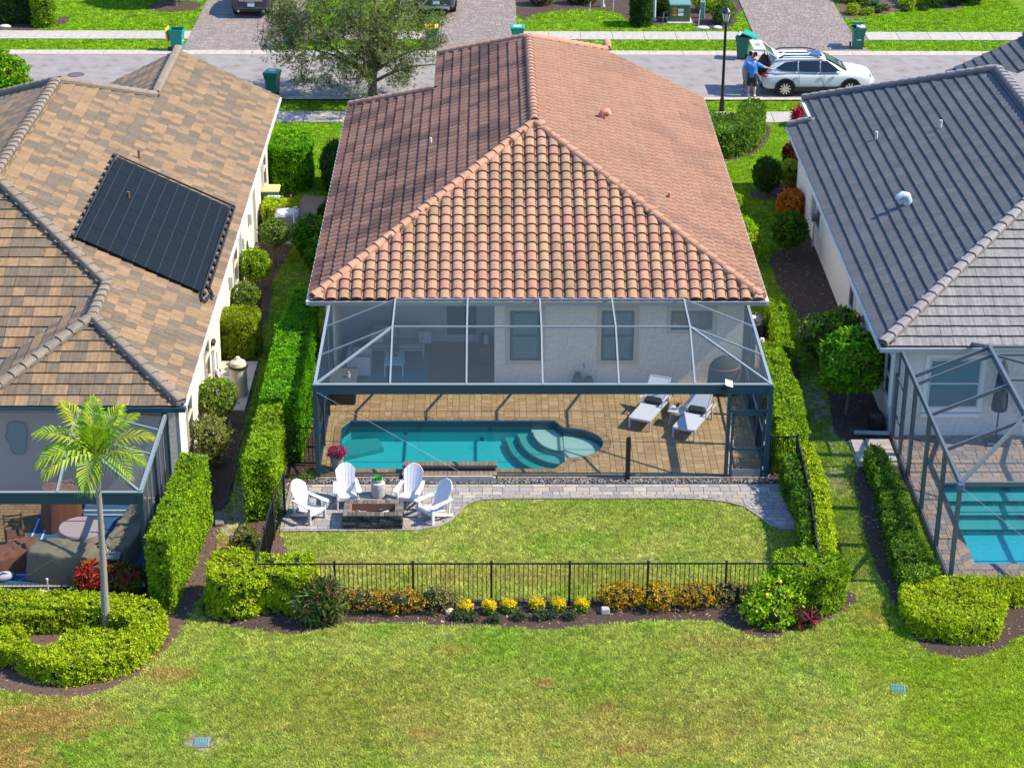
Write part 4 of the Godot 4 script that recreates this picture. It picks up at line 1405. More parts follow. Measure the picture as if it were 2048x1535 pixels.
func right_cage() -> void:
	var g := base("screen_enclosure", "grey screened cage over the pool behind the slate roofed house", "pool cage")
	var x := 11.4
	var x1 := 19.5
	var zf := -1.0
	var zb := -9.1
	var h := 2.83
	var k := 3.69
	var kx := 13.36
	var kz := -2.95
	var G: Material = M.grey_frame
	mat("right_rafter", Color(0.075, 0.1, 0.12), 0.35)
	var T: Material = M.right_rafter
	var zs := [-2.8, -4.8, -6.69, -7.96]
	for z in [zf, zb]:
		bar(g, "post", Vector3(x, 0.04, z), Vector3(x, h, z), 0.1, 0.1, G)
	for z in zs:
		bar(g, "post", Vector3(x, 0.04, z), Vector3(x, h, z), 0.08, 0.2, G)
	bar(g, "eave_beam", Vector3(x, h - 0.02, zf), Vector3(x, h - 0.02, zb), 0.07, 0.16, T)
	bar(g, "front_beam", Vector3(x - 0.05, h - 0.02, zf), Vector3(x1, h - 0.02, zf), 0.07, 0.12, T)
	bar(g, "base_rail", Vector3(x, 0.1, zf), Vector3(x, 0.1, zb), 0.05, 0.06, T)
	bar(g, "base_rail", Vector3(x, 0.09, zf), Vector3(x1, 0.09, zf), 0.06, 0.08, G)
	for z in [-2.8, -4.79, -6.69, -7.16]:
		bar(g, "rafter", Vector3(x, h, z), Vector3(kx, k, z), 0.06, 0.09, T)
	bar(g, "hip_rafter", Vector3(x, h, zf), Vector3(kx, k, kz), 0.07, 0.1, T)
	bar(g, "rafter", Vector3(kx, k, kz), Vector3(kx, k, -7.2), 0.09, 0.2, T)
	bar(g, "rafter", Vector3(kx, k, -7.2), Vector3(kx, 2.95, zb), 0.07, 0.1, T)
	for xx in [15.4, 17.4]:
		bar(g, "rafter", Vector3(xx, h, zf), Vector3(xx, k, kz), 0.07, 0.1, T)
		bar(g, "rafter", Vector3(xx, k, kz), Vector3(xx, k, -7.2), 0.07, 0.12, T)
		bar(g, "rafter", Vector3(xx, k, -7.2), Vector3(xx, 2.95, zb), 0.07, 0.1, T)
	for z in [kz, -5.1, -6.69, -7.2]:
		bar(g, "purlin", Vector3(kx, k, z), Vector3(x1, k, z), 0.05, 0.07, T)
	bar(g, "brace", Vector3(kx, k, -6.7), Vector3(15.4, k, -5.1), 0.04, 0.06, T)
	put("corner_bracket", MB.new().cbox(Vector3(x, h - 0.08, zf), Vector3(0.17, 0.2, 0.17), 0.02), M.bracket_blue if M.has("bracket_blue") else mat("bracket_blue", Color(0.06, 0.1, 0.2), 0.4), g)
	var S: Material = M.screen_right
	var xs := [kx, 15.4, 17.4, x1]
	for i in 3:
		panel(g, [Vector3(xs[i], h, zf), Vector3(xs[i + 1], h, zf), Vector3(xs[i + 1], k, kz), Vector3(xs[i], k, kz)], S)
		panel(g, [Vector3(xs[i], k, kz), Vector3(xs[i + 1], k, kz), Vector3(xs[i + 1], k, -7.2), Vector3(xs[i], k, -7.2)], S)
		panel(g, [Vector3(xs[i], k, -7.2), Vector3(xs[i + 1], k, -7.2), Vector3(xs[i + 1], 2.95, zb), Vector3(xs[i], 2.95, zb)], S)
	panel(g, [Vector3(x, h, zf), Vector3(kx, h, zf), Vector3(kx, k, kz)], S)
	var ze := [zf, -2.8, -4.79, -6.69, zb]
	panel(g, [Vector3(x, h, zf), Vector3(kx, k, kz), Vector3(x, h, kz)], S)
	for e in [[kz, -4.79], [-4.79, -6.69], [-6.69, -7.2]]:
		panel(g, [Vector3(x, h, e[0]), Vector3(kx, k, e[0]), Vector3(kx, k, e[1]), Vector3(x, h, e[1])], S)
	panel(g, [Vector3(x, h, -7.2), Vector3(kx, k, -7.2), Vector3(kx, 2.95, zb), Vector3(x, h, zb)], S)
	for i in 4:
		panel(g, [Vector3(x, 0.12, ze[i]), Vector3(x, 0.12, ze[i + 1]), Vector3(x, h, ze[i + 1]), Vector3(x, h, ze[i])], M.screen_side)
	panel(g, [Vector3(x, 0.1, zf), Vector3(x1, 0.1, zf), Vector3(x1, h, zf), Vector3(x, h, zf)], M.fence_haze)
	put("cable", MB.new().tube([Vector3(x + 0.05, h - 0.1, zf + 0.05), Vector3(14.6, 0.1, zf + 0.05)], [0.004], 5), M.frame_top, g)
	var d := put("door", MB.new().beam(Vector3(x - 0.04, 0.95, -7.98), Vector3(x - 0.04, 0.95, -9.0), 0.04, 0.06).beam(Vector3(x - 0.04, 2.05, -7.98), Vector3(x - 0.04, 2.05, -9.0), 0.05, 0.06).beam(Vector3(x - 0.04, 0.1, -8.98), Vector3(x - 0.04, 2.1, -8.98), 0.05, 0.06), G, g)
	put("door_handle", MB.new().box(Vector3(x - 0.08, 1.1, -8.1), Vector3(0.04, 0.14, 0.03)), M.white_metal, d)
	# deck and pool
	var hole := rect(12.22, -6.3, 16.3, -1.92)
	var slab := MB.new()
	for q in [rect(11.35, -9.2, 20.0, -6.3), rect(11.35, -1.92, 20.0, -0.98), rect(11.35, -6.3, 12.22, -1.92), rect(16.3, -6.3, 20.0, -1.92)]:
		slab.prism(q, 0.0, 0.03)
	var deck := struct("right_patio", slab, M.sand, "grey and tan paved pool deck under the right cage")
	var pal := [Color(0.42, 0.34, 0.29), Color(0.36, 0.31, 0.28), Color(0.48, 0.38, 0.3), Color(0.3, 0.28, 0.28), Color(0.46, 0.33, 0.25)]
	pave_stones("paver", deck, rect(11.45, -9.2, 18.0, -1.05), 0.075, 0.045, [[0.3, [0.3, 0.23, 0.38]], [0.23, [0.23, 0.3]]], pal, 170, 0.01, false, rect(11.92, -6.6, 16.6, -1.62))
	coping(deck, PackedVector2Array([Vector2(12.22, -6.3), Vector2(16.3, -6.3), Vector2(16.3, -1.92), Vector2(12.22, -1.92)]), 0.3, 0.075, pal, 0.3)
	var pool := struct("swimming_pool", basin(hole, 0.06, -0.62, M.pool_finish_blue), M.pool_finish_blue, "bright blue rectangular pool of the right house")
	put("waterline_tiles", rim_band(hole, 0.03, -0.16), M.waterline_tile, pool)
	for s in [[-6.25, -5.75, -0.2], [-5.75, -5.2, -0.33], [-5.2, -4.65, -0.46]]:
		put("step", MB.new().prism(rect(12.23, s[0], 16.29, s[1]), -0.62, s[2]), M.right_step if M.has("right_step") else grain("right_step", [Color(0.01, 0.22, 0.25), Color(0.06, 0.34, 0.36)], 2.0, 0.08, 0.7, 0.0, true, 24), pool)
		put("step_edge", MB.new().box(Vector3(14.25, s[2] - 0.02, s[1] + 0.01), Vector3(4.0, 0.05, 0.03)), M.waterline_tile, pool)
	put("water", MB.new().prism(inset(hole, 0.004), -0.08, -0.08), M.water, pool)
	# folded parasols against the wall
	for u in [[14.25, -8.75, "dark folded parasol on a square base by the white wall", "black_cloth"], [15.35, -8.6, "red folded parasol beside the dark one", "red_cloth"]]:
		if not M.has("red_cloth"): mat("red_cloth", Color(0.25, 0.045, 0.03), 0.9)
		var o := base("folded_parasol", u[2], "parasol", Vector3(u[0], 0.08, u[1]))
		put("pole", MB.new().tube([Vector3(0, 0, 0), Vector3(0, 2.6, 0)], [0.025], 8), M.dark_grey, o)
		put("base_plate", MB.new().cbox(Vector3(0, 0.05, 0), Vector3(0.6, 0.09, 0.6), 0.02), M.dark_grey, o)
		var rows := []
		for i in 7:
			var line := []
			var rr: float = [0.17, 0.19, 0.17, 0.15, 0.12, 0.08, 0.02][i]
			for j in 18:
				var t := TAU * j / 18
				line.append(Vector3(cos(t), 0, sin(t)) * rr * (1.0 + 0.22 * (j % 2)) + Vector3(0, [1.0, 1.15, 1.45, 1.8, 2.15, 2.4, 2.55][i], 0))
			rows.append(line)
		put("folded_canopy", MB.new().skin(rows, false, true), M[u[3]], o)
	# stepping slabs outside the cage door
	var sb := struct("door_step", MB.new().prism(rect(10.15, -9.0, 11.3, -7.4), 0.0, 0.02), M.concrete, "pale stepping slabs outside the right cage door")
	for q in [rect(10.2, -8.9, 10.55, -7.5), rect(10.62, -8.95, 11.28, -8.3), rect(10.62, -8.26, 11.28, -7.6)]:
		put("slab", MB.new().prism(q, 0.0, 0.09), M.concrete, sb)

# ---------------------------------------------------------------- pool and decks
func basin(o: PackedVector2Array, top: float, floor_: float, _m: Material) -> MB:
	var b := MB.new()
	b.prism(o, floor_, floor_)
	wall_band(b, o, top, floor_)
	return b

func wall_band(b: MB, o: PackedVector2Array, y1: float, y0: float) -> void:
	# faces look into the pool
	var c := Vector2.ZERO
	for p in o: c += p
	c /= o.size()
	var cw := Geometry2D.is_polygon_clockwise(o)
	for i in o.size():
		var p := o[i]
		var q := o[(i + 1) % o.size()]
		if cw:
			var s := p
			p = q
			q = s
		b.quad(Vector3(p.x, y1, p.y), Vector3(q.x, y1, q.y), Vector3(q.x, y0, q.y), Vector3(p.x, y0, p.y))

func rim_band(o: PackedVector2Array, y1: float, y0: float) -> MB:
	var b := MB.new()
	wall_band(b, inset(o, 0.006), y1, y0)
	return b

# bricks set on end round a pool's edge
func coping(parent: Node, o: PackedVector2Array, wide: float, y: float, palette: Array, step := 0.115) -> void:
	var cw := Geometry2D.is_polygon_clockwise(o)
	for i in o.size():
		var p := o[i]
		var q := o[(i + 1) % o.size()]
		var d := (q - p).normalized()
		var out := Vector2(d.y, -d.x)
		if Geometry2D.is_point_in_polygon((p + q) * 0.5 + out * 0.01, o):
			out = -out
		var pp := o[(i - 1 + o.size()) % o.size()]
		var nn := o[(i + 2) % o.size()]
		var o0 := miter(pp, p, q, out)
		var o1 := miter(p, q, nn, out)
		var n := maxi(1, int(round(p.distance_to(q) / step)))
		for k in n:
			var a := p.lerp(q, float(k) / n)
			var b := p.lerp(q, float(k + 1) / n)
			var a2 := a + o0.lerp(o1, float(k) / n) * wide
			var b2 := b + o0.lerp(o1, float(k + 1) / n) * wide
			var piece := inset(PackedVector2Array([a, b, b2, a2]), 0.004)
			if piece.size() < 3: continue
			var m := MB.new().tint(vary(palette[rng.randi() % palette.size()], 0.12))
			m.prism(piece, y - 0.06, y + rf(-0.001, 0.003))
			put("coping_brick", m, M.paver, parent)

func miter(a: Vector2, b: Vector2, c: Vector2, out: Vector2) -> Vector2:
	var d0 := (b - a).normalized()
	var d1 := (c - b).normalized()
	var n0 := Vector2(d0.y, -d0.x)
	var n1 := Vector2(d1.y, -d1.x)
	if n0.dot(out) < 0.0 and n1.dot(out) < 0.0:
		n0 = -n0
		n1 = -n1
	elif n0.dot(out) < 0.0 or n1.dot(out) < 0.0:
		if n0.cross(n1) * 0.0 == 0.0 and (n0 + n1).dot(out) < 0.0:
			n0 = -n0
			n1 = -n1
	var m := (n0 + n1)
	if m.length() < 0.2:
		return out
	m = m.normalized()
	return m / maxf(0.6, m.dot(out))

func main_pool_and_deck() -> void:
	var o := PackedVector2Array()
	for q in [[-4.15, -7.14], [-4.2, -9.76], [-3.97, -10.18], [1.86, -10.18], [2.12, -9.72]]:
		o.append(Vector2(q[0], q[1]))
	for i in 13:
		var a := -PI / 2 + PI * i / 12.0
		o.append(Vector2(2.16 + cos(a) * 1.05, -8.75 + sin(a) * 0.94))
	for q in [[2.12, -7.62], [1.78, -7.14], [0.2, -7.14], [-2.35, -7.14]]:
		o.append(Vector2(q[0], q[1]))
	var deck_y := 0.075
	# slab beneath the stones, in two halves round the pool
	var slab := MB.new()
	var wide := inset(o, -0.001)
	for r in [rect(-4.74, -15.8, -1.0, -6.6), rect(-1.0, -15.8, 7.62, -6.6)]:
		for c in Geometry2D.clip_polygons(r, wide):
			slab.prism(c, 0.0, 0.03)
	var deck := struct("pool_deck", slab, M.sand, "tan paved pool deck under the middle cage")
	var pal := [Color(0.58, 0.4, 0.19), Color(0.62, 0.43, 0.21), Color(0.54, 0.36, 0.17), Color(0.6, 0.43, 0.22), Color(0.56, 0.37, 0.185), Color(0.64, 0.46, 0.24)]
	pave_stones("paver", deck, rect(-4.7, -12.72, 7.58, -6.78), deck_y, 0.05, [[0.2, [0.15, 0.2, 0.3]], [0.15, [0.2, 0.3]], [0.3, [0.2, 0.3, 0.3]]], pal, 230, 0.006, true, inset(o, -0.21))
	coping(deck, o, 0.2, deck_y + 0.004, [Color(0.44, 0.3, 0.15), Color(0.5, 0.34, 0.17), Color(0.4, 0.26, 0.135)], 0.12)
	for i in 60:
		if absf(-4.6 + i * 0.205 + 1.1) > 1.4:
			put("edge_stone", MB.new().tint(vary(Color(0.55, 0.42, 0.3), 0.08)).cbox(Vector3(-4.6 + i * 0.205, 0.045, -6.69), Vector3(0.2, 0.08, 0.17), 0.006), M.paver, deck)
	# pool
	var pool := struct("swimming_pool", basin(o, 0.06, -0.6, M.pool_finish), M.pool_finish, "teal swimming pool with a round end ledge in the middle cage")
	put("waterline_tiles", rim_band(o, 0.04, -0.3), M.waterline_tile, pool)
	var ctr := Vector2(2.12, -10.1)
	var ledge := Geometry2D.intersect_polygons(inset(o, 0.008), rect(2.12, -10.3, 3.4, -6.9))
	put("ledge", MB.new().prism(ledge[0], -0.6, -0.19), M.pool_step, pool)
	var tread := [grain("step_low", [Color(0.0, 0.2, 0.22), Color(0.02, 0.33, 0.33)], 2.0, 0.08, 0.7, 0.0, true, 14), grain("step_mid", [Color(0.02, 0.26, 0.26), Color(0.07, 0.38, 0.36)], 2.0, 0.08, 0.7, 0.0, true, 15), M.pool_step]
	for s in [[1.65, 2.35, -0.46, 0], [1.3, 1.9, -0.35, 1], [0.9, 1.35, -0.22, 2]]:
		var arc := PackedVector2Array([ctr + Vector2(0.0, -1.0)])
		for i in 20:
			var a := PI * 0.5 + PI * 0.6 * i / 19.0
			arc.append(ctr + Vector2(cos(a) * s[0], sin(a) * s[1]))
		var cut := Geometry2D.intersect_polygons(arc, Geometry2D.intersect_polygons(inset(o, 0.008), rect(-4.4, -10.3, 2.118, -6.9))[0])
		if cut.size():
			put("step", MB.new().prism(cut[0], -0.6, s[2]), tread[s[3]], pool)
			var e := MB.new()
			for i in range(2, 20):
				var p0 := arc[i]
				var p1 := arc[i + 1] if i + 1 < arc.size() else arc[i]
				if p0.x < 2.08 and p1.x < 2.08 and p0.y > -10.1 and p1.y > -10.1 and p0 != p1:
					e.beam(Vector3(p0.x, s[2] - 0.015, p0.y), Vector3(p1.x, s[2] - 0.02, p1.y), 0.08, 0.06)
			put("step_edge", e, M.waterline_tile, pool)
	put("bench", MB.new().prism(v2([-4.17, -10.0, -3.2, -10.15, -3.0, -9.5, -4.17, -8.9]), -0.6, -0.47), tread[0], pool)
	for d in [[-0.2, -9.75], [-2.4, -10.17]]:
		put("drain_fitting", MB.new().tube([Vector3(d[0], -0.3, d[1]), Vector3(d[0], -0.3, d[1] + 0.03)], [0.07], 12), M.waterline_tile, pool)
	put("water", MB.new().prism(inset(o, 0.004), -0.13, -0.13), M.water, pool)
	# raised brick capped wall on the near edge
	var w := base("raised_pool_wall", "low raised wall with brick caps on the near edge of the teal pool", "pool wall")
	put("wall_core", MB.new().box(Vector3(-1.07, 0.12, -7.0), Vector3(2.5, 0.24, 0.24)), M.waterline_tile, w)
	put("wall_core", MB.new().box(Vector3(-1.07, 0.06, -6.68), Vector3(2.5, 0.12, 0.34)), M.concrete, w)
	for i in 21:
		for r in [[-7.0, 0.27, 0.3], [-6.72, 0.15, 0.22]]:
			put("cap_brick", MB.new().tint(vary(Color(0.4, 0.29, 0.2), 0.14)).cbox(Vector3(-2.3 + i * 0.123, r[1], r[0]), Vector3(0.116, 0.06, r[2]), 0.008), M.paver, w)
	put("outer_face", MB.new().box(Vector3(-1.1, 0.1, -6.48), Vector3(2.4, 0.2, 0.06)), M.concrete, w)

func patio() -> void:
	var out := PackedVector2Array()
	for q in [[-5.42, -3.68], [-5.37, -6.36], [8.24, -6.36], [8.13, -3.79], [7.6, -3.77], [7.3, -4.0], [7.05, -4.5], [6.75, -5.0], [6.3, -5.28], [5.7, -5.42], [5.0, -5.47], [0.4, -5.47], [-0.2, -5.42], [-0.55, -5.2], [-0.75, -4.8], [-0.95, -4.3], [-1.3, -3.95], [-1.9, -3.74]]:
		out.append(Vector2(q[0], q[1]))
	var p := struct("patio", MB.new().prism(inset(out, 0.02), 0.0, 0.022), M.sand, "pale grey paved patio walk in front of the middle cage")
	beds_outline[p.name] = inset(out, 0.05)
	var pal := [Color(0.46, 0.42, 0.4), Color(0.55, 0.49, 0.43), Color(0.38, 0.365, 0.375), Color(0.52, 0.44, 0.36), Color(0.43, 0.41, 0.42), Color(0.58, 0.52, 0.46)]
	pave_stones("paver", p, inset(out, 0.1), 0.052, 0.03, [[0.18, [0.36, 0.27, 0.18]], [0.27, [0.27, 0.36, 0.45]], [0.18, [0.27, 0.36]]], pal, 210, 0.01)
	# border course
	var n := out.size()
	for i in n:
		var a := out[i]
		var b := out[(i + 1) % n]
		if i == 1: continue
		var d := (b - a).normalized()
		var nn := Vector2(-d.y, d.x)
		if not Geometry2D.is_point_in_polygon((a + b) * 0.5 + nn * 0.01, out):
			nn = -nn
		var c := maxi(1, int(round(a.distance_to(b) / 0.25)))
		for k in c:
			var s := a.lerp(b, (k + 0.5) / c) + nn * 0.045
			var w := a.distance_to(b) / c - 0.008
			put("border_paver", MB.new().tint(vary(Color(0.42, 0.38, 0.35), 0.1)).cbox(Vector3(s.x, 0.03, s.y), Vector3(w, 0.048, 0.085), 0.005, Basis(Vector3.UP, -atan2(d.y, d.x))), M.paver, p)
	# dark pebbles between patio and deck
	var peb := MB.new().ell(Vector3.ZERO, Vector3(1, 0.6, 0.8), 7, 4)
	var w0 := []
	var t0 := []
	for i in 2600:
		var at := Vector3(rf(-4.9, 7.75), 0.03 + rf(0, 0.015), rf(-6.61, -6.37))
		if i > 2050:
			at = Vector3(rf(-5.75, -5.42), 0.02 + rf(0, 0.02), rf(-6.4, -4.2))
		if at.x > -2.35 and at.x < 0.12 and at.z < -6.44 and i <= 2050: continue
		w0.append(Transform3D(Basis(Vector3.UP, rf(0, TAU)).scaled(Vector3.ONE * rf(0.018, 0.036)), at))
		t0.append(vary([Color(0.07, 0.075, 0.085), Color(0.035, 0.04, 0.045), Color(0.13, 0.14, 0.15), Color(0.24, 0.23, 0.22)][rng.randi() % 4], 0.2))
	var g := many("pebbles", peb, M.paint_mix, w0, t0)
	g.set_meta("label", "dark river pebbles in the narrow strip between patio and cage")
	struct("pebble_bed", MB.new().prism(rect(-5.78, -6.62, 7.8, -6.36), 0.0, 0.02).prism(rect(-5.78, -6.36, -5.43, -4.1), 0.0, 0.02), M.mulch, "dark soil strip under the pebbles")
	fire_pit()
	var spots := [[-4.7, -4.4, 0.85, "white slatted adirondack chair at the left end of the patio"], [-3.76, -5.2, 0.14, "white slatted adirondack chair behind the fire pit beside the pink flower pot"], [-2.08, -5.17, -0.22, "white slatted adirondack chair behind the fire pit beside the round planter"], [-1.42, -4.4, -0.82, "white slatted adirondack chair right of the fire pit, seen side on"]]
	var ch := adirondack()
	for i in 4:
		var c: Node3D = ch
		if i > 0:
			c = ch.duplicate()
			c.name = "adirondack_chair_%03d" % i
			add_child(c, true)
		c.set_meta("label", spots[i][3])
		c.position = Vector3(spots[i][0], 0.052, spots[i][1])
		c.rotation.y = spots[i][2]
		c.scale = Vector3.ONE * 0.9
	# round planter with a succulent
	var pl := base("planter", "pale round stone planter between the two rear white chairs", "planter", Vector3(-2.95, 0.052, -5.62))
	put("pot", MB.new().lathe([Vector2(0.16, 0.0), Vector2(0.19, 0.03), Vector2(0.195, 0.3), Vector2(0.185, 0.4), Vector2(0.14, 0.43), Vector2(0.13, 0.43), Vector2(0.13, 0.5), Vector2(0.11, 0.5), Vector2(0.11, 0.45)], 24), M.planter_stone, pl)
	put("soil", MB.new().lathe([Vector2(0.12, 0.48), Vector2(0, 0.49)], 16), M.mulch, pl)
	var su := base("succulent", "green spiky succulent in the round stone planter", "plant", Vector3(-2.95, 0.48, -5.62))
	for i in 26:
		var a := i * 2.4
		var l := 0.24 - i * 0.003
		var tilt := lerpf(1.0, 0.15, i / 25.0)
		blade_leaf(su, "leaf", a, l, tilt, 0.07, Color(0.03, 0.45, 0.09))
	# flower pot with magenta flowers inside the cage corner
	var fp := base("flower_pot", "grey pot of magenta flowers in the left front corner of the cage", "flower pot", Vector3(-4.15, 0.075, -7.1))
	put("pot", MB.new().lathe([Vector2(0.13, 0), Vector2(0.19, 0.38), Vector2(0.21, 0.4), Vector2(0.21, 0.44), Vector2(0.17, 0.44), Vector2(0.16, 0.38)], 18), M.planter_stone, fp)
	var w1 := []
	var t1 := []
	for i in 260:
		var d := Vector3(rf(-1, 1), rf(-0.2, 1), rf(-1, 1)).normalized()
		w1.append(Transform3D(Basis(Vector3(rf(-1, 1), rf(-1, 1), rf(-1, 1)).normalized(), rf(0, 3)).scaled(Vector3.ONE * rf(0.5, 0.8)), Vector3(0, 0.5, 0) + d * Vector3(0.27, 0.19, 0.24) * rf(0.75, 1.0)))
		t1.append(vary(Color(0.55, 0.01, 0.16), 0.3) if rng.randf() < 0.7 else vary(Color(0.06, 0.13, 0.02), 0.3))
	many("blossoms", leaf_cluster(), M.petal, w1, t1, fp)

func blade_leaf(parent: Node, called: String, a: float, l: float, tilt: float, w: float, c: Color) -> void:
	var b := MB.new().tint(vary(c, 0.2))
	var d := Vector3(cos(a), 0, sin(a))
	var s := Vector3(-sin(a), 0, cos(a))
	var pts := []
	for i in 4:
		var t := i / 3.0
		var r := l * t * sin(tilt)
		var y := l * t * cos(tilt) + 0.0
		pts.append([Vector3(0, y, 0) + d * r - s * w * 0.5 * (1.0 - t * t) , Vector3(0, y - 0.01, 0) + d * (r + 0.004), Vector3(0, y, 0) + d * r + s * w * 0.5 * (1.0 - t * t)])
	b.skin(pts)
	put(called, b, M.leaf, parent)

func fire_pit() -> void:
	mat("char", Color(0.015, 0.013, 0.012), 0.95)
	M.ledge_stone = tinted("ledge_stone", 0.8)
	M.ledge_stone.albedo_color = lin(Color(0.7, 0.7, 0.7))
	M.ledge_stone.albedo_texture = M.paver.albedo_texture
	M.ledge_stone.uv1_triplanar = true
	M.ledge_stone.uv1_world_triplanar = true
	M.ledge_stone.uv1_scale = Vector3.ONE * 3.0
	var f := base("fire_pit", "rectangular stacked dark stone fire pit in the middle of the white chairs", "fire pit", Vector3(-3.01, 0.052, -4.2))
	var W := 1.54
	var D := 0.86
	put("core", MB.new().box(Vector3(0, 0.17, D * 0.5 - 0.12), Vector3(W - 0.12, 0.34, 0.1)).box(Vector3(0, 0.17, -D * 0.5 + 0.12), Vector3(W - 0.12, 0.34, 0.1)).box(Vector3(W * 0.5 - 0.12, 0.17, 0), Vector3(0.1, 0.34, D - 0.3)).box(Vector3(-W * 0.5 + 0.12, 0.17, 0), Vector3(0.1, 0.34, D - 0.3)), M.char, f)
	var sides := [[Vector3(-W / 2, 0, D / 2), Vector3.RIGHT, W, Vector3.BACK], [Vector3(W / 2, 0, -D / 2), Vector3.LEFT, W, Vector3.FORWARD], [Vector3(W / 2, 0, D / 2), Vector3.FORWARD, D, Vector3.RIGHT], [Vector3(-W / 2, 0, -D / 2), Vector3.BACK, D, Vector3.LEFT]]
	for s in sides:
		for r in 6:
			var x := 0.0
			while x < s[2] - 0.01:
				var l := minf(rf(0.1, 0.27), s[2] - x)
				if s[2] - x - l < 0.06: l = s[2] - x
				var c: Vector3 = s[0] + s[1] * (x + l * 0.5) + Vector3(0, 0.03 + r * 0.058, 0) - s[3] * (0.045 + rf(-0.012, 0.012))
				var b := MB.new().tint(vary([Color(0.045, 0.055, 0.06), Color(0.025, 0.03, 0.035), Color(0.075, 0.085, 0.09), Color(0.11, 0.11, 0.105)][rng.randi() % 4], 0.2))
				b.cbox(c, Vector3(l - 0.006, 0.054, 0.09), 0.008, Basis(s[1], Vector3.UP, s[3]) if s[1].cross(Vector3.UP).dot(s[3]) > 0 else Basis(-s[1], Vector3.UP, s[3]))
				put("stone", b, M.ledge_stone, f)
				x += l
	# cap stones round the rim
	for i in 13:
		for z in [-D / 2 + 0.09, D / 2 - 0.09]:
			put("cap_stone", MB.new().tint(vary(Color(0.17, 0.15, 0.13), 0.45)).cbox(Vector3(-W / 2 + (i + 0.5) * W / 13, 0.385 + rf(-0.004, 0.004), z), Vector3(W / 13 - 0.005, 0.055, 0.2), 0.012), M.ledge_stone, f)
	for i in 3:
		for x in [-W / 2 + 0.09, W / 2 - 0.09]:
			put("cap_stone", MB.new().tint(vary(Color(0.17, 0.15, 0.13), 0.45)).cbox(Vector3(x, 0.385, -0.17 + i * 0.162 + 0.006), Vector3(0.19, 0.055, 0.155), 0.012), M.ledge_stone, f)
	# copper coloured liner and ash floor
	var ln := MB.new()
	for s in [[0, -0.24, 1.16, 0.02], [0, 0.24, 1.16, 0.02]]:
		ln.box(Vector3(s[0], 0.25, s[1]), Vector3(s[2], 0.3, s[3]))
	for x in [-0.58, 0.58]:
		ln.box(Vector3(x, 0.25, 0), Vector3(0.02, 0.3, 0.46))
	put("liner", ln, mat("fire_brick", Color(0.24, 0.11, 0.065), 0.85), f)
	put("ash_floor", MB.new().box(Vector3(0, 0.17, 0), Vector3(1.13, 0.04, 0.45)), M.sand, f)
	for i in 90:
		put("lava_rock", MB.new().tint(vary([Color(0.06, 0.055, 0.05), Color(0.15, 0.13, 0.11), Color(0.32, 0.29, 0.26)][rng.randi() % 3], 0.2)).ell(Vector3(rf(-0.53, 0.53), 0.2 + rf(0, 0.02), rf(-0.2, 0.2)), Vector3(rf(0.02, 0.04), 0.02, rf(0.02, 0.035)), 6, 4), M.paint_mix, f)
	for l in [[-0.15, 0.3, 0.02, 0.35, 0.3, -0.05, 0.03, "char"], [-0.2, 0.25, 0.1, 0.22, 0.27, -0.12, 0.035, "bark"], [0.05, 0.26, 0.12, 0.4, 0.3, 0.0, 0.03, "light_grey"], [-0.3, 0.24, 0.0, 0.0, 0.3, 0.1, 0.03, "char"]]:
		put("log", MB.new().tube([Vector3(l[0], l[1], l[2]), Vector3(l[3], l[4], l[5])], [l[6]], 8), M[l[7]], f)

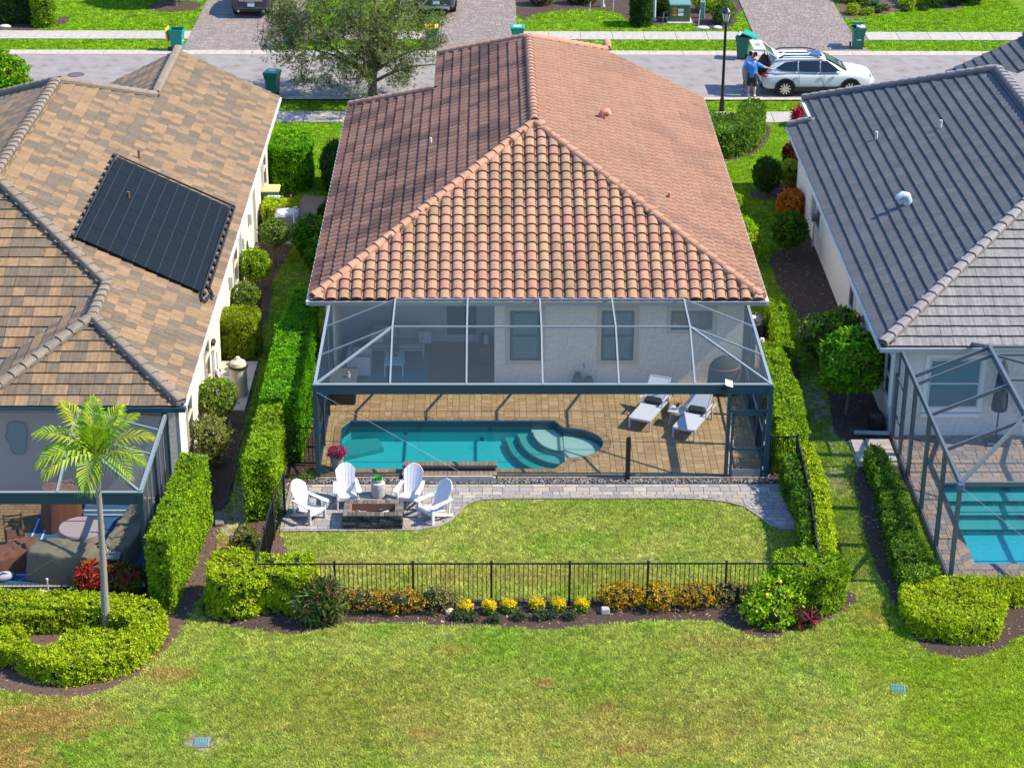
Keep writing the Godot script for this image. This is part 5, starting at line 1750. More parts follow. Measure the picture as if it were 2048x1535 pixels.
func adirondack() -> Node3D:
	var c := base("adirondack_chair", "", "chair", Vector3.ZERO, 0.0, "white chairs round the fire pit")
	var P: Material = M.white_plastic
	# faces +z: seat slopes down to the back
	for i in 5:
		var t := i / 4.0
		put("seat_slat", MB.new().cbox(Vector3(0, lerpf(0.375, 0.27, t), lerpf(0.3, -0.14, t)), Vector3(0.52, 0.025, 0.105), 0.008, Basis(Vector3.RIGHT, -0.23)), P, c)
	var n := 6
	for i in n:
		var u := (i - (n - 1) * 0.5) / (n * 0.5)
		var b := MB.new()
		var lean := 0.42
		var rows := []
		for j in 6:
			var t := j / 5.0
			var edge := []
			for e in [-1.0, 1.0]:
				var ue: float = u + e * 0.15
				var y: float = t * (0.88 - 0.2 * pow(absf(ue), 2.6))
				edge.append(Vector3(ue * (0.225 + 0.075 * t), 0.26 + y * cos(lean), -0.2 - y * sin(lean) + 0.06 * ue * ue))
			rows.append([edge[0] + Vector3(0, 0, 0.012), edge[1] + Vector3(0, 0, 0.012), edge[1] + Vector3(0, 0, -0.012), edge[0] + Vector3(0, 0, -0.012)])
		for j in 5:
			for e in 4:
				var e2 := (e + 1) % 4
				b.quad(rows[j][e], rows[j][e2], rows[j + 1][e2], rows[j + 1][e])
		b.quad(rows[5][0], rows[5][1], rows[5][2], rows[5][3])
		put("back_slat", b, P, c)
	put("back_rail", MB.new().beam(Vector3(-0.27, 0.58, -0.37), Vector3(0.27, 0.58, -0.37), 0.03, 0.07), P, c)
	put("back_rail", MB.new().beam(Vector3(-0.24, 0.3, -0.25), Vector3(0.24, 0.3, -0.25), 0.03, 0.07), P, c)
	for s in [-1.0, 1.0]:
		var arm := MB.new()
		arm.prism(smooth(v2([s * 0.25, 0.42, s * 0.33, 0.47, s * 0.41, 0.4, s * 0.39, 0.1, s * 0.35, -0.38, s * 0.27, -0.38, s * 0.26, 0.1]), 4), 0.56, 0.59, true)
		put("arm", arm, P, c)
		put("leg", MB.new().cbox(Vector3(s * 0.3, 0.28, 0.33), Vector3(0.05, 0.56, 0.11), 0.01), P, c)
		var q := MB.new()
		q.beam(Vector3(s * 0.275, 0.34, 0.38), Vector3(s * 0.275, 0.03, -0.46), 0.035, 0.08)
		put("leg", q, P, c)
		put("arm_support", MB.new().beam(Vector3(s * 0.3, 0.56, -0.34), Vector3(s * 0.29, 0.16, -0.3), 0.03, 0.06), P, c)
	put("front_apron", MB.new().beam(Vector3(-0.28, 0.32, 0.36), Vector3(0.28, 0.32, 0.36), 0.025, 0.1), P, c)
	return c

# ---------------------------------------------------------------- lanai and deck furniture
func lounger(at: Vector3, turn: float, label: String) -> void:
	# foot end at +z, head at -z; base at the middle of the foot end
	var c := base("sun_lounger", label, "lounger", at, turn, "white loungers on the pool deck")
	var F: Material = M.white_metal
	var S: Material = M.white_cloth
	for s in [-1, 1]:
		put("side_rail", MB.new().beam(Vector3(s * 0.31, 0.33, 0), Vector3(s * 0.31, 0.33, -1.95), 0.035, 0.06), F, c)
		put("leg", MB.new().box(Vector3(s * 0.31, 0.15, -0.03), Vector3(0.04, 0.3, 0.05)), F, c)
		put("leg", MB.new().box(Vector3(s * 0.31, 0.15, -1.6), Vector3(0.04, 0.3, 0.05)), F, c)
		put("arm", MB.new().beam(Vector3(s * 0.35, 0.55, -0.95), Vector3(s * 0.35, 0.55, -1.45), 0.05, 0.04).beam(Vector3(s * 0.35, 0.53, -0.97), Vector3(s * 0.33, 0.33, -0.93), 0.03, 0.04).beam(Vector3(s * 0.35, 0.53, -1.43), Vector3(s * 0.33, 0.33, -1.5), 0.03, 0.04), F, c)
	put("foot_rail", MB.new().box(Vector3(0, 0.33, 0.0), Vector3(0.58, 0.06, 0.04)), F, c)
	put("seat", MB.new().cbox(Vector3(0, 0.355, -0.56), Vector3(0.585, 0.015, 1.08), 0.005), S, c)
	var k := Vector3(0, 0.36, -1.1)
	var e := Vector3(0, 0.95, -1.72)
	put("backrest", MB.new().beam(k, e, 0.57, 0.016), S, c)
	put("back_frame", MB.new().beam(k + Vector3(-0.3, 0, 0), e + Vector3(-0.3, 0, 0), 0.03, 0.04).beam(k + Vector3(0.3, 0, 0), e + Vector3(0.3, 0, 0), 0.03, 0.04).beam(e + Vector3(-0.3, 0, 0), e + Vector3(0.3, 0, 0), 0.03, 0.04), F, c)

func lanai() -> void:
	var f := struct("lanai_floor", MB.new().prism(rect(-4.5, -15.8, 0.16, -12.72), 0.031, 0.075), M.lanai_floor, "dark brown floor of the covered lanai")
	f.name = "lanai_floor"
	lounger(Vector3(4.27, 0.08, -9.52), -0.42, "white sling lounger with a dark cushion, the one nearer the pool")
	lounger(Vector3(5.47, 0.08, -8.9), -0.42, "white sling lounger with a dark cushion, the one nearer the cage door")
	for q in [[4.27, -9.52, "dark grey cushion lying on the lounger nearer the pool"], [5.47, -8.9, "dark grey cushion lying on the lounger nearer the cage door"]]:
		var cu := base("cushion", q[2], "cushion", Vector3(q[0], 0.08, q[1]), -0.42, "cushions on the loungers")
		put("pillow", MB.new().cbox(Vector3.ZERO, Vector3(0.48, 0.1, 0.24), 0.045), M.black_cloth, cu, Transform3D(Basis(Vector3.RIGHT, 0.55), Vector3(0, 0.46, -1.13)))
	var st := base("side_table", "small white side table between the two white loungers", "table", Vector3(5.38, 0.08, -9.95), -0.42)
	put("tabletop", MB.new().cbox(Vector3(0, 0.44, 0), Vector3(0.46, 0.03, 0.46), 0.008), M.white_metal, st)
	for s in [[-1, -1], [1, -1], [-1, 1], [1, 1]]:
		put("leg", MB.new().beam(Vector3(s[0] * 0.19, 0, s[1] * 0.19), Vector3(s[0] * 0.12, 0.43, s[1] * 0.12), 0.03, 0.03), M.white_metal, st)
	var pp := base("potted_plant", "small green plant in a white cup on the side table", "potted plant", Vector3(5.38, 0.53, -9.95))
	put("pot", MB.new().lathe([Vector2(0.04, 0), Vector2(0.06, 0.1), Vector2(0.05, 0.1)], 12), M.white_plastic, pp)
	for i in 14:
		blade_leaf(pp, "leaf", i * 2.4, 0.16, rf(0.3, 1.0), 0.04, Color(0.05, 0.1, 0.03))
		(pp.get_child(pp.get_child_count() - 1) as Node3D).position.y = 0.09
	# lanterns by the wall
	for q in [[2.62, 0.44, "taller grey woven lantern standing by the cream wall"], [2.95, 0.32, "shorter grey woven lantern standing by the cream wall"]]:
		var l := base("lantern", q[2], "lantern", Vector3(q[0], 0.08, -12.45), 0.0, "woven lanterns by the wall")
		put("body", MB.new().lathe([Vector2(0.11, 0), Vector2(0.15, q[1] * 0.35), Vector2(0.13, q[1] * 0.75), Vector2(0.09, q[1]), Vector2(0.07, q[1])], 12), M.dark_grey, l)
		put("handle", MB.new().tube([Vector3(-0.09, q[1] * 0.9, 0), Vector3(-0.07, q[1] * 1.18, 0.03), Vector3(0.07, q[1] * 1.18, 0.03), Vector3(0.09, q[1] * 0.9, 0)], [0.012], 6), M.mid_grey, l)
		for i in 8:
			put("slat", MB.new().tube([Vector3(cos(i * PI / 4) * 0.118, 0.01, sin(i * PI / 4) * 0.118), Vector3(cos(i * PI / 4) * 0.157, q[1] * 0.35, sin(i * PI / 4) * 0.157), Vector3(cos(i * PI / 4) * 0.137, q[1] * 0.75, sin(i * PI / 4) * 0.137)], [0.012], 5), M.mid_grey, l)
	var tap := base("garden_tap", "small wall tap above the woven lanterns", "tap", Vector3(2.82, 0.7, -12.7))
	put("spout", MB.new().tube([Vector3(0, 0, 0), Vector3(0, 0, 0.1), Vector3(0, -0.08, 0.12)], [0.018], 8), M.mid_grey, tap)
	put("handle", MB.new().cbox(Vector3(0, 0.04, 0.06), Vector3(0.07, 0.02, 0.03), 0.005), M.mid_grey, tap)
	# grill under its cover
	var g := base("covered_grill", "round kettle grill under a black cover near the right cage wall", "covered grill", Vector3(6.92, 0.08, -12.15))
	var rows := []
	for i in 7:
		var line := []
		for j in 24:
			var t := TAU * j / 24
			var r: float = [0.5, 0.46, 0.44, 0.4, 0.3, 0.16, 0.02][i]
			line.append(Vector3(cos(t) * r * (1 + 0.05 * sin(j * 2.3) * (1 if i < 3 else 0)), [0.0, 0.35, 0.7, 0.88, 1.0, 1.1, 1.14][i], sin(t) * r * 0.85))
		rows.append(line)
	put("cover", MB.new().skin(rows, false, true), M.black_cloth, g)
	put("piping", MB.new().lathe([Vector2(0.435, 0.8), Vector2(0.44, 0.815), Vector2(0.43, 0.83)], 24, Vector3.ZERO, 1.0, 0.86), mat("trim_red", Color(0.3, 0.12, 0.1), 0.8), g)
	# tall storage box in the left corner
	var sb := base("deck_box", "black deck storage box in the left rear corner of the cage", "storage box", Vector3(-4.25, 0.08, -11.75))
	put("body", MB.new().cbox(Vector3(0, 0.32, 0), Vector3(0.72, 0.64, 1.1), 0.02), M.black_plastic, sb)
	put("lid", MB.new().cbox(Vector3(0, 0.68, 0), Vector3(0.78, 0.06, 1.16), 0.02), M.dark_grey, sb)
	var cu2 := base("tea_cup", "small terracotta and white pot on the deck storage box", "pot", Vector3(-4.1, 0.79, -11.6))
	put("pot", MB.new().lathe([Vector2(0.05, 0), Vector2(0.07, 0.1), Vector2(0.05, 0.1)], 12), M.white_plastic, cu2)
	put("rim", MB.new().lathe([Vector2(0.05, 0.1), Vector2(0.06, 0.15), Vector2(0.0, 0.2)], 10), M.copper, cu2)
	# seating group in the lanai
	var rug := base("rug", "teal rug under the lanai seating", "rug", Vector3(-2.75, 0.076, -13.95))
	put("rug_field", MB.new().cbox(Vector3(0, 0.008, 0), Vector3(1.9, 0.014, 2.2), 0.004), M.rug_teal, rug)
	var so := base("sofa", "grey lanai sofa with a thin white frame", "sofa", Vector3(-2.8, 0.08, -14.85))
	put("frame", MB.new().box(Vector3(0, 0.3, 0.38), Vector3(1.62, 0.03, 0.03)).box(Vector3(0.8, 0.35, 0), Vector3(0.03, 0.6, 0.75)).box(Vector3(-0.8, 0.35, 0), Vector3(0.03, 0.6, 0.75)), M.white_metal, so)
	for s in [-1, 1]:
		put("leg", MB.new().box(Vector3(s * 0.78, 0.15, 0.36), Vector3(0.03, 0.3, 0.03)), M.white_metal, so)
		put("seat_cushion", MB.new().cbox(Vector3(s * 0.4, 0.38, 0.0), Vector3(0.77, 0.14, 0.72), 0.04), M.grey_cloth, so)
		put("back_cushion", MB.new().cbox(Vector3(s * 0.4, 0.62, -0.3), Vector3(0.77, 0.42, 0.16), 0.05), M.grey_cloth, so)
	for q in [[-1.95, -0.0, "white patterned cushion on the grey sofa"], [-3.45, 0.0, "pale cushion at the left end of the grey sofa"]]:
		var pc := base("sofa_cushion", q[2], "cushion", Vector3(q[0], 0.66, -14.8), 0.2)
		put("pillow", MB.new().cbox(Vector3.ZERO, Vector3(0.42, 0.4, 0.13), 0.05), M.white_cloth, pc, Transform3D(Basis(Vector3.RIGHT, -0.35), Vector3.ZERO))
	var ac := base("armchair", "grey lanai armchair with a thin white frame", "armchair", Vector3(-3.9, 0.08, -13.5), PI / 2)
	put("frame", MB.new().box(Vector3(0, 0.3, 0.36), Vector3(0.74, 0.03, 0.03)).box(Vector3(0.36, 0.35, 0), Vector3(0.03, 0.6, 0.7)).box(Vector3(-0.36, 0.35, 0), Vector3(0.03, 0.6, 0.7)), M.white_metal, ac)
	put("seat_cushion", MB.new().cbox(Vector3(0, 0.38, 0), Vector3(0.68, 0.14, 0.68), 0.04), M.grey_cloth, ac)
	put("back_cushion", MB.new().cbox(Vector3(0, 0.62, -0.28), Vector3(0.68, 0.4, 0.15), 0.05), M.grey_cloth, ac)
	for s in [[-1, 1], [1, 1], [-1, -1], [1, -1]]:
		put("leg", MB.new().box(Vector3(s[0] * 0.34, 0.15, s[1] * 0.34), Vector3(0.03, 0.3, 0.03)), M.white_metal, ac)
	var ct := base("coffee_table", "teal coffee table on the teal rug", "coffee table", Vector3(-2.85, 0.09, -13.6))
	put("tabletop", MB.new().cbox(Vector3(0, 0.4, 0), Vector3(0.58, 0.03, 1.0), 0.008), M.teal_table, ct)
	for s in [[-1, -1], [1, -1], [-1, 1], [1, 1]]:
		put("leg", MB.new().box(Vector3(s[0] * 0.27, 0.195, s[1] * 0.47), Vector3(0.03, 0.38, 0.03)), M.teal_table, ct)
	var va := base("vase", "dark spotted vase on the teal coffee table", "vase", Vector3(-2.8, 0.51, -13.75))
	put("body", MB.new().lathe([Vector2(0.06, 0), Vector2(0.1, 0.1), Vector2(0.09, 0.22), Vector2(0.04, 0.32), Vector2(0.05, 0.36)], 14), M.black_plastic, va)
	for i in 22:
		var a := i * 2.4
		put("spot", MB.new().ell(Vector3(cos(a) * 0.097, 0.07 + i * 0.007, sin(a) * 0.097), Vector3(0.012, 0.012, 0.012), 6, 4), M.white_plastic, va)
	var tt := base("console_table", "brown console table on the right of the lanai", "table", Vector3(-0.1, 0.08, -14.6))
	put("tabletop", MB.new().cbox(Vector3(0, 0.55, 0), Vector3(0.4, 0.04, 1.1), 0.01), M.wood_brown, tt)
	put("cabinet", MB.new().cbox(Vector3(0, 0.27, 0), Vector3(0.36, 0.5, 1.04), 0.01), M.wood_brown, tt)
	var bl := base("bottle_lamp", "pale blue bottle lamp on the brown console table", "lamp", Vector3(-0.08, 0.67, -14.3))
	put("body", MB.new().lathe([Vector2(0.08, 0), Vector2(0.08, 0.2), Vector2(0.05, 0.28), Vector2(0.04, 0.3), Vector2(0, 0.3)], 12), mat("pale_blue", Color(0.4, 0.55, 0.62), 0.4), bl)
	put("wall_screen", MB.new().box(Vector3(-0.85, 1.3, -15.77), Vector3(0.9, 1.9, 0.05)), M.black_plastic, tag(base("sliding_door", "", "", Vector3.ZERO), "dark glass sliding door in the lanai rear wall", "door"))

# ---------------------------------------------------------------- plants
func leaf_cluster(l := 0.075, w := 0.042, n := 5, seed_ := 1) -> MB:
	var key := "c%f_%f_%d_%d" % [l, w, n, seed_]
	if kit.has(key): return kit[key]
	var g := RandomNumberGenerator.new()
	g.seed = seed_
	var b := MB.new()
	for i in n:
		var a := TAU * i / n + g.randf_range(-0.4, 0.4)
		var up := g.randf_range(0.1, 0.9)
		var d := Vector3(cos(a), up, sin(a)).normalized()
		var s := Vector3(-sin(a), g.randf_range(-0.5, 0.5), cos(a)).normalized()
		var o := Vector3(g.randf_range(-0.03, 0.03), g.randf_range(-0.02, 0.03), g.randf_range(-0.03, 0.03))
		var nn := s.cross(d)
		var m := o + d * l * 0.5
		b.tri(o, m + s * w * 0.5 + nn * 0.006, o + d * l)
		b.tri(o, o + d * l, m - s * w * 0.5 + nn * 0.006)
	kit[key] = b
	return b

func leaf_place(at: Vector3, n: Vector3, s: float, wild := 0.7) -> Transform3D:
	var u := (n + Vector3(rf(-1, 1), rf(-1, 1), rf(-1, 1)) * wild).normalized()
	var r := u.cross(Vector3(rf(-1, 1), rf(-1, 1), rf(-1, 1))).normalized()
	return Transform3D(Basis(r, u, r.cross(u)).scaled_local(Vector3.ONE * s), at)

func leaf_tone(pal: Array, shade := 0.22) -> Color:
	return vary(pal[rng.randi() % pal.size()], shade, 0.12)

# a clipped hedge over a plan outline
func hedge(label: String, plan: PackedVector2Array, y1: float, pal: Array, group := "", size := 0.85, per := 440.0, y0 := 0.02, lump := 0.06) -> Node3D:
	var bb := bounds(plan)
	var at := Vector3(bb.get_center().x, 0, bb.get_center().y)
	var h := base("hedge", label, "hedge", at, 0.0, group)
	for i in plan.size():
		plan[i] -= Vector2(at.x, at.z)
	var core := inset(plan, 0.1)
	var n := FastNoiseLite.new()
	n.seed = int(absf(at.x * 17 + at.z * 31))
	n.frequency = 1.1
	var wh := []
	var ti := []
	var rr := bounds(plan)
	var cnt := int(rr.get_area() * per)
	for i in cnt:
		var p := Vector2(rf(rr.position.x, rr.end.x), rf(rr.position.y, rr.end.y))
		if Geometry2D.is_point_in_polygon(p, plan):
			var b := n.get_noise_2d(p.x, p.y)
			if n.get_noise_2d(p.x * 3.0 + 40.0, p.y * 3.0) < -0.32: continue
			var y := y1 + b * lump - absf(rf(0, 0.1)) + (rf(0.02, 0.09) if rng.randf() < 0.07 else 0.0)
			wh.append(leaf_place(Vector3(p.x, y, p.y), Vector3.UP, size * rf(0.6, 1.25)))
			ti.append(leaf_tone(pal) * (1.0 + 0.45 * n.get_noise_2d(p.x * 0.8 - 9.0, p.y * 0.8)))
	for i in plan.size():
		var a := plan[i]
		var c := plan[(i + 1) % plan.size()]
		var d := (c - a).normalized()
		var out := Vector2(d.y, -d.x)
		if Geometry2D.is_point_in_polygon((a + c) * 0.5 + out * 0.02, plan):
			out = -out
		for k in int(a.distance_to(c) * (y1 - y0) * per):
			var p := a.lerp(c, rng.randf())
			var y := rf(y0, y1)
			var b := n.get_noise_3d(p.x, y * 1.3, p.y)
			if n.get_noise_3d(p.x * 2.6, y * 2.6 + 7.0, p.y * 2.6) < -0.26 - 0.2 * (y - y0): continue
			p += out * (b * lump * 1.3 - absf(rf(0, 0.1)) - 0.07 * clampf((y - y1 + 0.12) / 0.12, 0, 1) + (0.05 if rng.randf() < 0.05 else 0.0))
			wh.append(leaf_place(Vector3(p.x, y, p.y), Vector3(out.x, 0.25, out.y).normalized(), size * rf(0.6, 1.25)))
			ti.append(leaf_tone(pal) * (1.0 + 0.45 * b))
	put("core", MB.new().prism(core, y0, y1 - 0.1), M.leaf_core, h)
	many("foliage", leaf_cluster(), M.leaf, wh, ti, h)
	return h

# a bush or small crown built of rounded masses: [centre, radii]
func bush(called: String, label: String, category: String, at: Vector3, masses: Array, pal: Array, stems: Array, group := "", size := 1.0, per := 260.0, cluster: MB = null, rough := 0.14) -> Node3D:
	var o := base(called, label, category, at, 0.0, group)
	var n := FastNoiseLite.new()
	n.seed = int(absf(at.x * 13 + at.z * 7)) + 3
	n.frequency = 2.2
	var wh := []
	var ti := []
	var core := MB.new()
	for m in masses:
		var c: Vector3 = m[0]
		var r: Vector3 = m[1]
		var ar := 4.0 * PI * pow((pow(r.x * r.y, 1.6) + pow(r.x * r.z, 1.6) + pow(r.y * r.z, 1.6)) / 3.0, 1.0 / 1.6)
		for i in int(ar * per):
			var d := Vector3(rng.randfn(), rng.randfn(), rng.randfn()).normalized()
			var k := 1.0 + n.get_noise_3d(d.x * 2.0 + c.x, d.y * 2.0, d.z * 2.0 + c.z) * rough * 2.0 - rf(0.0, 0.3) * rng.randf()
			var p := c + d * r * k
			if p.y < 0.03: continue
			wh.append(leaf_place(p, (d / r).normalized(), size * rf(0.75, 1.25)))
			ti.append(leaf_tone(pal))
		core.ell(c, r * 0.72, 10, 7)
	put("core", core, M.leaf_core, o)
	for s in stems:
		put("stem", MB.new().tube([s[0], s[1]], [s[2], s[2] * 0.7], 7), M.bark, o)
	many("foliage", cluster if cluster else leaf_cluster(), M.leaf, wh, ti, o)
	return o

var BRIGHT := [Color(0.17, 0.31, 0.008), Color(0.22, 0.36, 0.01), Color(0.12, 0.24, 0.008), Color(0.28, 0.39, 0.015)]
var LIME := [Color(0.29, 0.4, 0.008), Color(0.36, 0.45, 0.012), Color(0.21, 0.32, 0.006), Color(0.42, 0.48, 0.025)]
var VIVID := [Color(0.08, 0.29, 0.004), Color(0.13, 0.36, 0.006), Color(0.055, 0.2, 0.004), Color(0.19, 0.4, 0.01)]
var MID := [Color(0.08, 0.18, 0.012), Color(0.13, 0.24, 0.015), Color(0.055, 0.13, 0.01), Color(0.18, 0.29, 0.025)]
var DARK := [Color(0.03, 0.08, 0.01), Color(0.045, 0.11, 0.014), Color(0.022, 0.06, 0.008)]
var GREYG := [Color(0.11, 0.15, 0.045), Color(0.16, 0.2, 0.065), Color(0.08, 0.11, 0.03), Color(0.21, 0.25, 0.1)]

func hedges() -> void:
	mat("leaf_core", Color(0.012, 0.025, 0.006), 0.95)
	hedge("tall clipped hedge beside the left cage, right of the palm", v2([-8.15, 0.15, -7.55, 0.35, -7.22, -4.2, -7.9, -4.3]), 2.0, BRIGHT)
	hedge("low lime hedge curving round the palm tree bed", smooth(v2([-15.0, 0.15, -11.5, 0.12, -9.92, 0.15, -8.6, 0.35, -7.85, 0.75, -7.6, 1.5, -8.0, 2.7, -8.5, 3.2, -9.6, 3.52, -10.5, 3.2, -11.2, 2.75, -15.0, 2.0, -15.0, 1.75, -11.2, 1.75, -10.85, 1.85, -10.52, 2.45, -10.1, 2.58, -9.88, 2.4, -9.8, 1.9, -8.84, 1.92, -8.39, 1.85, -8.42, 1.45, -9.14, 1.2, -11.5, 1.28, -15.0, 1.3]), 3), 0.55, LIME, "", 0.75, 640.0, 0.02, 0.04)
	hedge("tall narrow hedge beside the patio and the left fence end", v2([-6.32, -4.15, -5.55, -4.35, -5.62, -7.6, -6.22, -7.4]), 1.85, BRIGHT)
	hedge("long tall vivid hedge along the left side of the middle cage", v2([-6.22, -7.7, -5.15, -7.6, -5.12, -12.4, -5.3, -15.4, -5.98, -15.5, -6.2, -12.4]), 2.0, VIVID)
	hedge("rounded bright hedge at the left corner of the black back fence", smooth(v2([-6.68, -0.7, -5.9, -0.85, -5.1, -0.5, -4.4, -0.7, -4.2, 0.0, -4.45, 0.5, -5.3, 0.35, -6.0, 0.75, -6.7, 0.4]), 3), 1.12, LIME, "", 0.85, 480.0, 0.02, 0.14)
	hedge("rounded bright hedge at the right corner of the black back fence", smooth(v2([6.9, -0.5, 7.6, -0.9, 8.55, -0.6, 8.65, 0.05, 8.15, 0.5, 7.5, 0.5, 7.0, 0.25]), 3), 1.12, BRIGHT, "", 0.85, 480.0, 0.02, 0.12)
	hedge("hedge strip outside the right fence beside the side lawn", v2([8.4, -6.5, 8.72, -6.5, 8.75, -3.6, 8.4, -0.6, 8.06, -0.6, 8.36, -3.6]), 1.15, LIME, "", 0.85, 440.0, 0.02, 0.1)
	hedge("dark leafy hedge inside the right fence at the patio end", v2([7.85, -6.3, 8.28, -6.3, 8.2, -3.4, 7.92, -0.9, 7.7, -0.9, 8.0, -3.6]), 0.95, MID, "", 1.0, 260.0, 0.02, 0.14)
	hedge("clipped hedge along the right wall of the middle cage", v2([7.85, -6.9, 8.72, -7.6, 8.8, -9.4, 8.68, -12.9, 8.15, -13.2, 8.02, -10.2]), 1.25, BRIGHT, "", 0.85, 440.0, 0.02, 0.1)
	hedge("clipped hedge behind the air conditioner right of the middle house", v2([8.62, -13.0, 9.05, -12.9, 9.2, -16.2, 8.72, -16.4]), 1.25, BRIGHT, "", 0.85, 440.0, 0.02, 0.1)
	hedge("long low hedge along the left side of the right cage", smooth(v2([10.3, -7.2, 10.8, -7.3, 10.95, -5.0, 10.85, -2.5, 11.05, -0.75, 10.2, -0.3, 10.1, -2.5, 10.3, -5.0]), 3), 0.62, MID, "", 0.9, 360.0)
	hedge("low lime hedge before the front screen of the right cage", smooth(v2([10.05, -0.3, 11.2, -0.6, 13.0, -0.6, 16.0, -0.7, 16.0, -0.1, 13.0, 0.05, 12.4, 0.5, 12.0, 1.6, 11.3, 1.78, 10.4, 1.65, 10.0, 1.2]), 3), 0.5, LIME, "", 0.75, 640.0, 0.02, 0.04)
	hedge("clipped hedge by the sidewalk right of the middle house", smooth(v2([8.1, -35.0, 8.3, -36.3, 9.9, -36.3, 10.3, -38.0, 11.15, -37.9, 11.0, -36.2, 10.3, -34.4, 9.0, -33.7]), 3), 1.1, MID, "", 1.0, 220.0)
	hedge("big vivid hedge block between the left and middle houses", smooth(v2([-8.2, -29.9, -6.85, -29.8, -6.75, -31.6, -8.1, -31.7]), 3), 1.75, VIVID, "", 1.1, 260.0)
	hedge("small yellow green box hedge beside the air conditioner of the left house", v2([-8.0, -25.6, -6.85, -25.5, -6.8, -26.6, -8.0, -26.7]), 0.95, LIME, "", 0.9, 300.0)
	hedge("rounded clipped square bush before the pool filter pad", smooth(v2([-8.15, -14.7, -7.15, -14.6, -7.1, -15.6, -8.15, -15.7]), 3), 1.3, [Color(0.2, 0.29, 0.008), Color(0.27, 0.34, 0.01), Color(0.14, 0.22, 0.006)], "", 0.7, 520.0)
	hedge("upright clipped bush at the far top left corner", smooth(v2([-21.6, -53.0, -20.7, -52.9, -20.6, -53.8, -21.5, -53.9]), 3), 1.5, BRIGHT, "", 1.1, 200.0)
	hedge("dark hedge mass at the far top left edge", v2([-25.0, -53.4, -21.75, -53.5, -21.75, -54.6, -25.0, -54.6]), 1.6, DARK, "", 1.1, 200.0)
	hedge("upright dark column bush left of the green utility box", smooth(v2([6.8, -53.2, 7.6, -53.1, 7.7, -54.0, 6.9, -54.1]), 3), 1.5, DARK, "", 1.1, 200.0)

func tree_leaf() -> MB:
	return leaf_cluster(0.13, 0.065, 5, 4)

